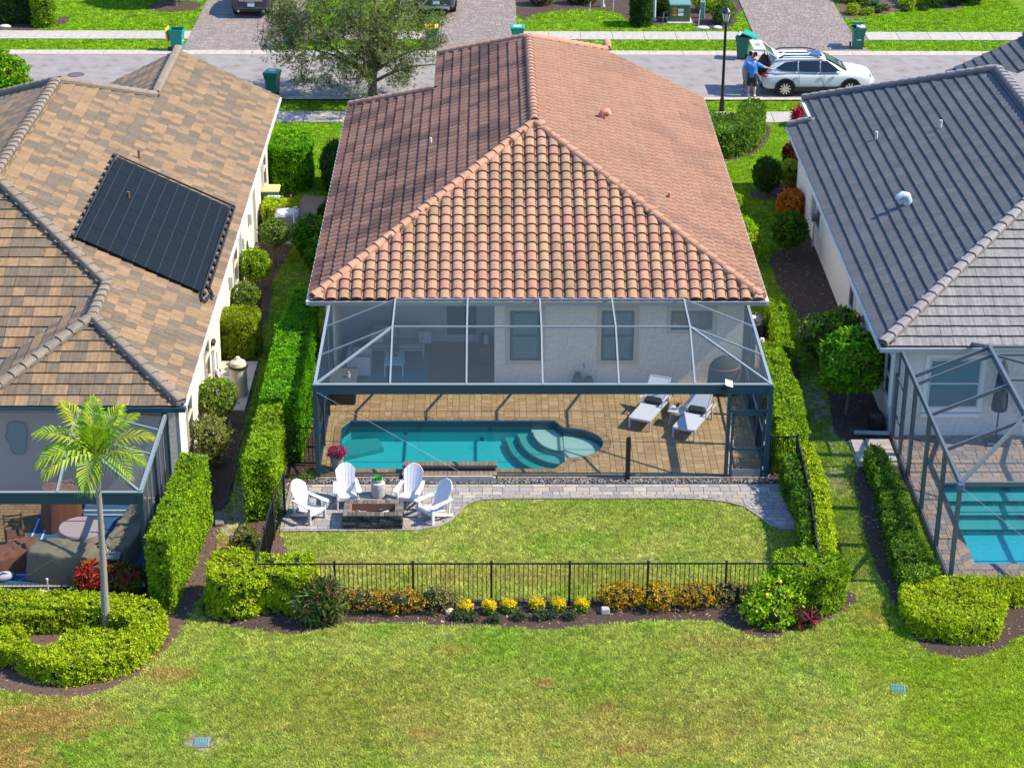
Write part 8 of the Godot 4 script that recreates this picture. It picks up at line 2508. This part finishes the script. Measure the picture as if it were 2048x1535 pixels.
		for x in [-1.42, 1.37]:
			# arch and wheel
			var ar := MB.new()
			for i in 12:
				var a0 := PI * 1.06 * i / 12.0 - 0.03 * PI
				var a1 := PI * 1.06 * (i + 1) / 12.0 - 0.03 * PI
				ar.beam(Vector3(x + cos(a0) * 0.43, 0.35 + sin(a0) * 0.43, s * 0.925), Vector3(x + cos(a1) * 0.43, 0.35 + sin(a1) * 0.43, s * 0.925), 0.05, 0.13, Vector3(0, 0, 1))
			put("wheel_arch", ar, M.black_plastic, o)
			put("arch_void", MB.new().tube([Vector3(x, 0.37, s * 0.7), Vector3(x, 0.37, s * 0.938)], [0.385], 20), M.rubber, o)
			var wh := put("wheel", MB.new(), M.rubber, o)
			wh.mesh = MB.new().tube([Vector3(x, 0.345, s * 0.72), Vector3(x, 0.345, s * 0.74), Vector3(x, 0.345, s * 0.93), Vector3(x, 0.345, s * 0.955)], [0.31, 0.345, 0.345, 0.31], 24).done()
			var rim := MB.new()
			for i in 10:
				var a := TAU * i / 10
				rim.beam(Vector3(x + cos(a) * 0.04, 0.345 + sin(a) * 0.04, s * 0.965), Vector3(x + cos(a) * 0.235, 0.345 + sin(a) * 0.235, s * 0.965), 0.05, 0.02, Vector3(0, 0, 1))
			rim.tube([Vector3(x, 0.345, s * 0.955), Vector3(x, 0.345, s * 0.975)], [0.06], 12)
			put("rim", rim, M.alloy, wh)
	put("front_bumper", MB.new().cbox(Vector3(2.36, 0.42, 0), Vector3(0.16, 0.2, 1.3), 0.05), M.black_plastic, o)
	put("grille", MB.new().cbox(Vector3(2.41, 0.68, 0), Vector3(0.06, 0.16, 0.8), 0.03), M.black_plastic, o)
	put("rear_bumper", MB.new().cbox(Vector3(-2.38, 0.43, 0), Vector3(0.18, 0.24, 1.62), 0.06), M.black_plastic, o)
	if open_hatch:
		put("boot_opening", MB.new().cbox(Vector3(-2.26, 1.12, 0), Vector3(0.3, 0.7, 1.3), 0.05, Basis(Vector3.BACK, -0.55)), M.black_cloth, o)
		var h := put("tailgate", MB.new(), paint, o)
		var hb := MB.new()
		var A := Vector3(-1.78, 1.6, 0)
		var B := Vector3(-2.3, 1.98, 0)
		var C := Vector3(-2.82, 1.99, 0)
		for s in [-1.0, 1.0]:
			hb.beam(A + Vector3(0, 0, s * 0.6), B + Vector3(0, 0, s * 0.68), 0.08, 0.05)
		hb.beam(B, C, 1.5, 0.07)
		hb.beam(A + Vector3(0.02, 0.02, 0), A + Vector3(-0.14, 0.12, 0), 1.25, 0.05)
		h.mesh = hb.done()
		put("rear_window", MB.new().beam(A + Vector3(-0.1, 0.06, 0), B + Vector3(0.02, 0, 0), 1.2, 0.02), M.car_glass, h)
		put("inner_trim", MB.new().beam(B + Vector3(0, -0.05, 0), C + Vector3(0.05, -0.05, 0), 1.35, 0.03), M.black_plastic, h)
		put("plate_recess", MB.new().cbox(C.lerp(B, 0.5) + Vector3(0, 0.04, 0), Vector3(0.2, 0.02, 0.45), 0.01), M.mid_grey, h)
		for s in [-1.0, 1.0]:
			put("gas_strut", MB.new().tube([Vector3(-2.1, 1.3, s * 0.66), Vector3(-2.25, 1.9, s * 0.66)], [0.02], 6), M.black_plastic, o)
	else:
		put("tail_strip", MB.new().box(Vector3(-2.425, 0.86, 0), Vector3(0.02, 0.05, 1.1)), M.chrome, o)
		put("number_plate", MB.new().cbox(Vector3(-2.44, 0.66, 0), Vector3(0.02, 0.16, 0.32), 0.005), M.plate, o)
		for s in [-1.0, 1.0]:
			put("exhaust", MB.new().tube([Vector3(-2.3, 0.38, s * 0.6), Vector3(-2.5, 0.38, s * 0.6)], [0.06], 12), M.chrome, o)

func letters(parent: Node, text: String, at: Vector3, h: float, m: Material, turn: Basis, bold := true) -> void:
	var t := TextMesh.new()
	var f := SystemFont.new()
	f.font_names = PackedStringArray(["Droid Sans"])
	f.font_weight = 700 if bold else 400
	t.font = f
	t.text = text
	t.font_size = 32
	t.pixel_size = h / 24.0
	t.depth = 0.008
	put("lettering", t, m, parent, Transform3D(turn, at))

func vehicles() -> void:
	mat("car_white", Color(0.5, 0.53, 0.55), 0.25)
	M.car_white.clearcoat_enabled = true
	M.car_white.clearcoat = 0.8
	mat("car_navy", Color(0.01, 0.014, 0.03), 0.22)
	M.car_navy.clearcoat_enabled = true
	mat("car_charcoal", Color(0.025, 0.028, 0.045), 0.25)
	M.car_charcoal.clearcoat_enabled = true
	mat("car_glass", Color(0.008, 0.014, 0.025), 0.06)
	mat("tail_red", Color(0.35, 0.01, 0.01), 0.2)
	mat("alloy", Color(0.62, 0.58, 0.42), 0.35)
	mat("plate", Color(0.55, 0.72, 0.72), 0.4)
	var w := base("parked_car", "white estate car with its tailgate raised, two men behind it", "car", Vector3(14.03, 0.02, -42.92), 0.02)
	car(w, M.car_white, true)
	put("sunroof", MB.new().cbox(Vector3(-0.1, 1.642, 0), Vector3(0.55, 0.03, 0.86), 0.01), M.car_blue_glass if M.has("car_blue_glass") else mat("car_blue_glass", Color(0.01, 0.035, 0.12), 0.08), w)
	put("antenna_fin", MB.new().ell(Vector3(-1.55, 1.66, 0), Vector3(0.1, 0.05, 0.03), 8, 5), M.black_plastic, w)
	var n := base("parked_car", "dark navy car parked nose in on the far left driveway", "car", Vector3(-11.42, 0.055, -56.9), PI / 2)
	car(n, M.car_navy, false)
	letters(n, "GENESIS", Vector3(-2.45, 0.8, 0), 0.07, M.chrome, Basis(Vector3.UP, -PI / 2))
	var k := base("parked_car", "dark charcoal car parked nose in on the driveway behind the oak", "car", Vector3(-2.55, 0.055, -57.4), PI / 2)
	car(k, M.car_charcoal, false)
	letters(k, "KIA", Vector3(-2.45, 0.93, 0), 0.09, M.chrome, Basis(Vector3.UP, -PI / 2))
	letters(k, "TELLURIDE", Vector3(-2.45, 0.8, 0), 0.07, M.chrome, Basis(Vector3.UP, -PI / 2))
	put("skid_plate", MB.new().cbox(Vector3(-2.46, 0.42, 0), Vector3(0.06, 0.12, 1.3), 0.02), M.chrome, k)

# ---------------------------------------------------------------- people
# one smooth skin over tapered bones [from, to, radius, radius]
func flesh(bones: Array, cell: float, k := 0.05, into: MB = null) -> MB:
	var lo := Vector3(1e9, 1e9, 1e9)
	var hi := -lo
	for b in bones:
		var r: float = maxf(b[2], b[3]) + k + cell * 2
		for e in [b[0], b[1]]:
			lo = lo.min(e - Vector3.ONE * r)
			hi = hi.max(e + Vector3.ONE * r)
	var N := Vector3i(((hi - lo) / cell).ceil()) + Vector3i.ONE
	var f := PackedFloat32Array()
	f.resize(N.x * N.y * N.z)
	f.fill(1.0)
	for b in bones:
		var a: Vector3 = b[0]
		var c: Vector3 = b[1]
		var r: float = maxf(b[2], b[3]) + k + cell * 1.5
		var m0 := Vector3i(((a.min(c) - Vector3.ONE * r - lo) / cell).floor()).clamp(Vector3i.ZERO, N - Vector3i.ONE)
		var m1 := Vector3i(((a.max(c) + Vector3.ONE * r - lo) / cell).ceil()).clamp(Vector3i.ZERO, N - Vector3i.ONE)
		var d := c - a
		var l := maxf(d.length_squared(), 1e-9)
		for z in range(m0.z, m1.z + 1):
			for y in range(m0.y, m1.y + 1):
				for x in range(m0.x, m1.x + 1):
					var p := lo + Vector3(x, y, z) * cell
					var t := clampf((p - a).dot(d) / l, 0, 1)
					var v := p.distance_to(a + d * t) - lerpf(b[2], b[3], t)
					var i := x + N.x * (y + N.y * z)
					var o := f[i]
					var h := maxf(k - absf(o - v), 0.0) / k
					f[i] = minf(o, v) - h * h * k * 0.25
	var g := into if into else MB.new()
	var ids := {}
	var step := [1, N.x, N.x * N.y]
	var val := func(q: Vector3i) -> float:
		return f[q.x + N.x * (q.y + N.y * q.z)]
	for z in N.z - 1:
		for y in N.y - 1:
			for x in N.x - 1:
				var i := x + N.x * (y + N.y * z)
				var s := 0
				var neg := f[i] < 0
				var mixed := false
				for c in range(1, 8):
					if (f[i + (c & 1) + (step[1] if c & 2 else 0) + (step[2] if c & 4 else 0)] < 0) != neg:
						mixed = true
						break
				if not mixed: continue
				var acc := Vector3.ZERO
				for e in [[0, 1], [2, 3], [4, 5], [6, 7], [0, 2], [1, 3], [4, 6], [5, 7], [0, 4], [1, 5], [2, 6], [3, 7]]:
					var qa := Vector3(e[0] & 1, (e[0] >> 1) & 1, e[0] >> 2)
					var qb := Vector3(e[1] & 1, (e[1] >> 1) & 1, e[1] >> 2)
					var fa := f[i + int(qa.x) + int(qa.y) * step[1] + int(qa.z) * step[2]]
					var fb := f[i + int(qb.x) + int(qb.y) * step[1] + int(qb.z) * step[2]]
					if (fa < 0) != (fb < 0):
						acc += qa.lerp(qb, fa / (fa - fb))
						s += 1
				ids[i] = lo + (Vector3(x, y, z) + acc / s) * cell
	var grad := func(i: int) -> Vector3:
		return Vector3(f[i + 1] - f[i], f[i + step[1]] - f[i], f[i + step[2]] - f[i]).normalized()
	for i in ids:
		for ax in 3:
			var j: int = i + step[ax]
			if (f[i] < 0) == (f[j] < 0): continue
			var u: int = step[(ax + 1) % 3]
			var w: int = step[(ax + 2) % 3]
			if ids.has(i - u) and ids.has(i - w) and ids.has(i - u - w):
				var q := [i, i - u, i - u - w, i - w]
				var n := []
				for e in q: n.append(grad.call(e))
				g.trin(ids[q[0]], ids[q[1]], ids[q[2]], n[0], n[1], n[2])
				g.trin(ids[q[0]], ids[q[2]], ids[q[3]], n[0], n[2], n[3])
	return g

func hand_bones(wrist: Vector3, dir: Vector3, palm: Vector3) -> Array:
	var d := dir.normalized()
	var s := d.cross(palm).normalized()
	var pn := s.cross(d).normalized()
	var b := [[wrist, wrist + d * 0.085, 0.022, 0.028], [wrist + s * 0.015, wrist + d * 0.085 + s * 0.028, 0.016, 0.016], [wrist - s * 0.015, wrist + d * 0.08 - s * 0.028, 0.016, 0.016]]
	var len := [0.07, 0.08, 0.075, 0.06]
	for i in 4:
		var o := wrist + d * 0.085 + s * (0.03 - i * 0.02)
		var m: Vector3 = o + d * len[i] * 0.55 + pn * 0.008
		b.append([o, m, 0.009, 0.0085])
		b.append([m, m + d * len[i] * 0.4 + pn * 0.025, 0.0085, 0.007])
	var th := wrist + d * 0.025 + s * 0.03
	b.append([th, th + d * 0.035 + s * 0.03, 0.012, 0.01])
	b.append([th + d * 0.035 + s * 0.03, th + d * 0.065 + s * 0.036 + pn * 0.01, 0.01, 0.008])
	return b

func person(label: String, at: Vector3, turn: float, J: Dictionary, skin: Color, shirt: Color, shorts: Color, hair: Color, bald: bool) -> void:
	# figure faces +z; J gives joints
	var o := base("person", label, "person", at, turn)
	var sk := StandardMaterial3D.new()
	sk.albedo_color = lin(skin)
	sk.roughness = 0.6
	var g := MB.new()
	var n: Vector3 = J.neck
	var hd: Vector3 = J.head
	var bones := [[J.hip, J.chest, 0.125, 0.14], [J.chest, n, 0.12, 0.055], [n, hd, 0.052, 0.055]]
	for s in ["l", "r"]:
		bones.append([J.hip + Vector3(0.075 if s == "l" else -0.075, -0.02, 0), J["knee_" + s], 0.09, 0.06])
		bones.append([J["knee_" + s], J["knee_" + s].lerp(J["ankle_" + s], 0.35), 0.055, 0.06])
		bones.append([J["knee_" + s].lerp(J["ankle_" + s], 0.35), J["ankle_" + s], 0.06, 0.035])
		bones.append([J["sh_" + s], J["el_" + s], 0.055, 0.042])
		bones.append([J["el_" + s], J["wr_" + s], 0.042, 0.026])
	flesh(bones, 0.022, 0.05, g)
	# head with a face
	var up: Vector3 = (hd - n).normalized()
	var fw: Vector3 = J.look
	var sd := up.cross(fw).normalized()
	fw = sd.cross(up).normalized()
	var c := hd + up * 0.06
	flesh([[c + up * 0.03, c + up * 0.03 - fw * 0.02, 0.085, 0.088], [c - up * 0.05 + fw * 0.035, c - up * 0.07 + fw * 0.055, 0.06, 0.042], [c + fw * 0.085, c - up * 0.025 + fw * 0.105, 0.012, 0.016], [c + sd * 0.086, c + sd * 0.09 - up * 0.03, 0.02, 0.014], [c - sd * 0.086, c - sd * 0.09 - up * 0.03, 0.02, 0.014], [c - up * 0.055 + fw * 0.085 + sd * 0.02, c - up * 0.055 + fw * 0.085 - sd * 0.02, 0.012, 0.012]], 0.012, 0.02, g)
	for s in ["l", "r"]:
		var w: Vector3 = J["wr_" + s]
		flesh(hand_bones(w, w - J["el_" + s], J["palm_" + s]), 0.006, 0.008, g)
	put("body", g, sk, o)
	for s in [-1.0, 1.0]:
		put("eye", MB.new().ell(c + fw * 0.083 + sd * s * 0.032 + up * 0.005, Vector3(0.012, 0.009, 0.012), 8, 5), M.black_plastic, o)
	var hm := StandardMaterial3D.new()
	hm.albedo_color = lin(hair)
	hm.roughness = 0.9
	var hb := [[c + up * 0.045 - fw * 0.025, c + up * 0.02 - fw * 0.035, 0.09, 0.09]] if not bald else [[c - fw * 0.055 - up * 0.02 + sd * 0.03, c - fw * 0.055 - up * 0.02 - sd * 0.03, 0.058, 0.058]]
	put("hair", flesh(hb, 0.014, 0.02), hm, o)
	var sm := StandardMaterial3D.new()
	sm.albedo_color = lin(shirt)
	sm.roughness = 0.9
	var sb := [[J.hip + Vector3(0, 0.02, 0), J.chest, 0.158, 0.168], [J.hip + Vector3(0.06, 0.02, 0), J.chest + Vector3(0.07, 0, 0), 0.12, 0.125], [J.hip - Vector3(0.06, -0.02, 0), J.chest - Vector3(0.07, 0, 0), 0.12, 0.125], [J.chest, n - up * 0.04, 0.14, 0.075]]
	for s in ["l", "r"]:
		sb.append([J.chest + (J["sh_" + s] - J.chest) * 0.6, J["sh_" + s], 0.1, 0.085])
		sb.append([J["sh_" + s], J["sh_" + s].lerp(J["el_" + s], 0.62), 0.085, 0.075])
	put("shirt", flesh(sb, 0.024, 0.06), sm, o)
	var pm := StandardMaterial3D.new()
	pm.albedo_color = lin(shorts)
	pm.roughness = 0.9
	var pb := [[J.hip + Vector3(0.07, 0.06, 0), J.hip + Vector3(-0.07, 0.06, 0), 0.135, 0.135]]
	for s in ["l", "r"]:
		var hx := Vector3(0.085 if s == "l" else -0.085, -0.03, 0)
		pb.append([J.hip + hx, J.hip.lerp(J["knee_" + s], 0.9) + hx * 0.2, 0.125, 0.105])
	put("shorts", flesh(pb, 0.024, 0.05), pm, o)
	for s in ["l", "r"]:
		var a: Vector3 = J["ankle_" + s]
		put("shoe", flesh([[a + Vector3(0, -0.045, -0.02), a + Vector3(0, -0.055, 0.16), 0.045, 0.038]], 0.014, 0.02), J.get("shoe", M.white_plastic), o)

func people() -> void:
	# seen from behind, one hand on his hip, the other on the car
	person("man in a bright blue polo and dark shorts, one hand on the white car", Vector3(11.2, 0.02, -42.0), PI - 0.35, {
		"hip": Vector3(0, 0.93, 0), "chest": Vector3(-0.02, 1.28, 0.04), "neck": Vector3(-0.04, 1.47, 0.08), "head": Vector3(-0.07, 1.55, 0.15), "look": Vector3(-0.4, -0.45, 0.8),
		"sh_l": Vector3(0.2, 1.4, 0.04), "el_l": Vector3(0.37, 1.16, -0.06), "wr_l": Vector3(0.2, 0.99, 0.07), "palm_l": Vector3(-0.5, 0, 0.5),
		"sh_r": Vector3(-0.22, 1.4, 0.06), "el_r": Vector3(-0.46, 1.27, 0.2), "wr_r": Vector3(-0.69, 1.2, 0.34), "palm_r": Vector3(0, -1, 0.2),
		"knee_l": Vector3(0.12, 0.5, 0.02), "ankle_l": Vector3(0.13, 0.09, -0.02), "knee_r": Vector3(-0.12, 0.5, 0.02), "ankle_r": Vector3(-0.14, 0.09, -0.01)}, Color(0.5, 0.27, 0.18), Color(0.045, 0.2, 0.56), Color(0.018, 0.018, 0.022), Color(0.55, 0.5, 0.45), true)
	person("man with reddish brown hair in a pale grey blue shirt bending towards the open tailgate", Vector3(11.0, 0.02, -42.75), PI * 0.5 + 0.25, {
		"hip": Vector3(0, 0.95, 0), "chest": Vector3(0, 1.28, 0.12), "neck": Vector3(0, 1.46, 0.24), "head": Vector3(0, 1.53, 0.34), "look": Vector3(0, -0.7, 0.7),
		"sh_l": Vector3(0.2, 1.4, 0.2), "el_l": Vector3(0.25, 1.17, 0.34), "wr_l": Vector3(0.14, 1.1, 0.56), "palm_l": Vector3(-0.5, -0.6, 0),
		"sh_r": Vector3(-0.2, 1.4, 0.2), "el_r": Vector3(-0.26, 1.15, 0.26), "wr_r": Vector3(-0.16, 1.08, 0.5), "palm_r": Vector3(0.5, -0.6, 0),
		"knee_l": Vector3(0.11, 0.51, 0.04), "ankle_l": Vector3(0.12, 0.09, -0.02), "knee_r": Vector3(-0.11, 0.51, 0.04), "ankle_r": Vector3(-0.12, 0.09, 0.02)}, Color(0.46, 0.22, 0.14), Color(0.32, 0.36, 0.5), Color(0.3, 0.27, 0.24), Color(0.28, 0.085, 0.03), false)

# ---------------------------------------------------------------- grass
func grass() -> void:
	var x0 := -24.0
	var z0 := -60.0
	var s := 0.1
	var W := 500
	var H := 690
	var taken := PackedByteArray()
	taken.resize(W * H)
	var blocks := [rect(-60, -52.3, 60, -50.88), rect(-60, -48.9, 60, -41.35), rect(-60, -39.76, 60, -38.28), rect(-8.44, -31.8, -8.3, -5.0), rect(-40, -31.8, -8.44, -0.7), rect(-4.8, -30.4, 7.6, -6.6), rect(11.5, -31, 40, -9.2), rect(11.3, -9.3, 40, -0.9), rect(-14.0, -60, -9, -48.9), rect(-2.35, -60, 1.32, -48.9), rect(12.45, -60, 17.1, -48.9), rect(-5.8, -6.62, 7.8, -6.3), rect(10.15, -9.0, 11.3, -7.4), rect(-8.25, -14.35, -7.05, -10.9), rect(-7.1, -29.4, -6.05, -26.9)]
	for n in get_children():
		if n is MeshInstance3D and n.has_meta("kind") and (str(n.name).begins_with("mulch_bed") or str(n.name).begins_with("sand_path") or str(n.name).begins_with("patio")):
			blocks.append(outline_of(n))
	for b in blocks:
		var bb := bounds(b)
		for iz in range(maxi(0, int((bb.position.y - z0) / s)), mini(H, int((bb.end.y - z0) / s) + 1)):
			for ix in range(maxi(0, int((bb.position.x - x0) / s)), mini(W, int((bb.end.x - x0) / s) + 1)):
				if Geometry2D.is_point_in_polygon(Vector2(x0 + (ix + 0.5) * s, z0 + (iz + 0.5) * s), b):
					taken[ix + W * iz] = 1
	var blades := []
	for v in 4:
		var g := RandomNumberGenerator.new()
		g.seed = 300 + v
		var b := MB.new()
		for i in 11:
			var a := g.randf() * TAU
			var o := Vector3(g.randf_range(-0.055, 0.055), 0, g.randf_range(-0.055, 0.055))
			var d := Vector3(cos(a), 0, sin(a))
			var h := g.randf_range(0.014, 0.05)
			var l := g.randf_range(0.03, 0.075)
			var w := Vector3(-d.z, 0, d.x) * g.randf_range(0.006, 0.011)
			var c := g.randf_range(0.6, 1.3)
			b.tint(Color(c, c, c))
			b.tri(o - w, o + w, o + d * l + Vector3(0, h, 0))
		blades.append(b)
	var wh := [[], [], [], []]
	var ti := [[], [], [], []]
	var zones := [[-14.0, -0.2, 15.0, 9.6, 470.0, 1.0], [-6.2, -5.6, 9.9, -0.2, 470.0, 1.0], [-7.4, -33.0, -4.7, -3.0, 240.0, 1.1], [7.5, -38.3, 12.5, -3.0, 240.0, 1.1], [-9.0, -38.3, 2.0, -31.0, 200.0, 1.15], [-24, -60, 26, -48.9, 105.0, 1.5], [-24, -41.4, 26, -39.7, 130.0, 1.4], [9.5, -3, 11.4, 0.2, 300.0, 1.0]]
	for z in zones:
		for i in int((z[2] - z[0]) * (z[3] - z[1]) * z[4]):
			var x := rf(z[0], z[2])
			var y := rf(z[1], z[3])
			var ix := int((x - x0) / s)
			var iy := int((y - z0) / s)
			if ix < 0 or iy < 0 or ix >= W or iy >= H or taken[ix + W * iy]: continue
			# what the frame can hold
			var dist := 43.3 - y
			if absf(x - 0.3 - 0.011 * dist) > dist * 0.285 + 1.5: continue
			var l := lawn(x, y)
			if rng.randf() < l[1] * 0.95: continue
			var v := rng.randi() % 4
			var k: float = z[5] * rf(0.8, 1.25)
			wh[v].append(Transform3D(Basis(Vector3.UP, rf(0, TAU)).scaled_local(Vector3(k, k * rf(0.7, 1.2), k)), Vector3(x, 0.0, y)))
			ti[v].append(vary((l[0] as Color) * (1.45 if rng.randf() < 0.35 else 0.8), 0.36, 0.14))
	for v in 4:
		many("grass", blades[v], M.grass_blade, wh[v], ti[v]).set_meta("label", "short mown lawn grass")

func outline_of(n: MeshInstance3D) -> PackedVector2Array:
	return beds_outline.get(n.name, PackedVector2Array([Vector2(900, 900), Vector2(901, 900), Vector2(901, 901)]))

var beds_outline := {}
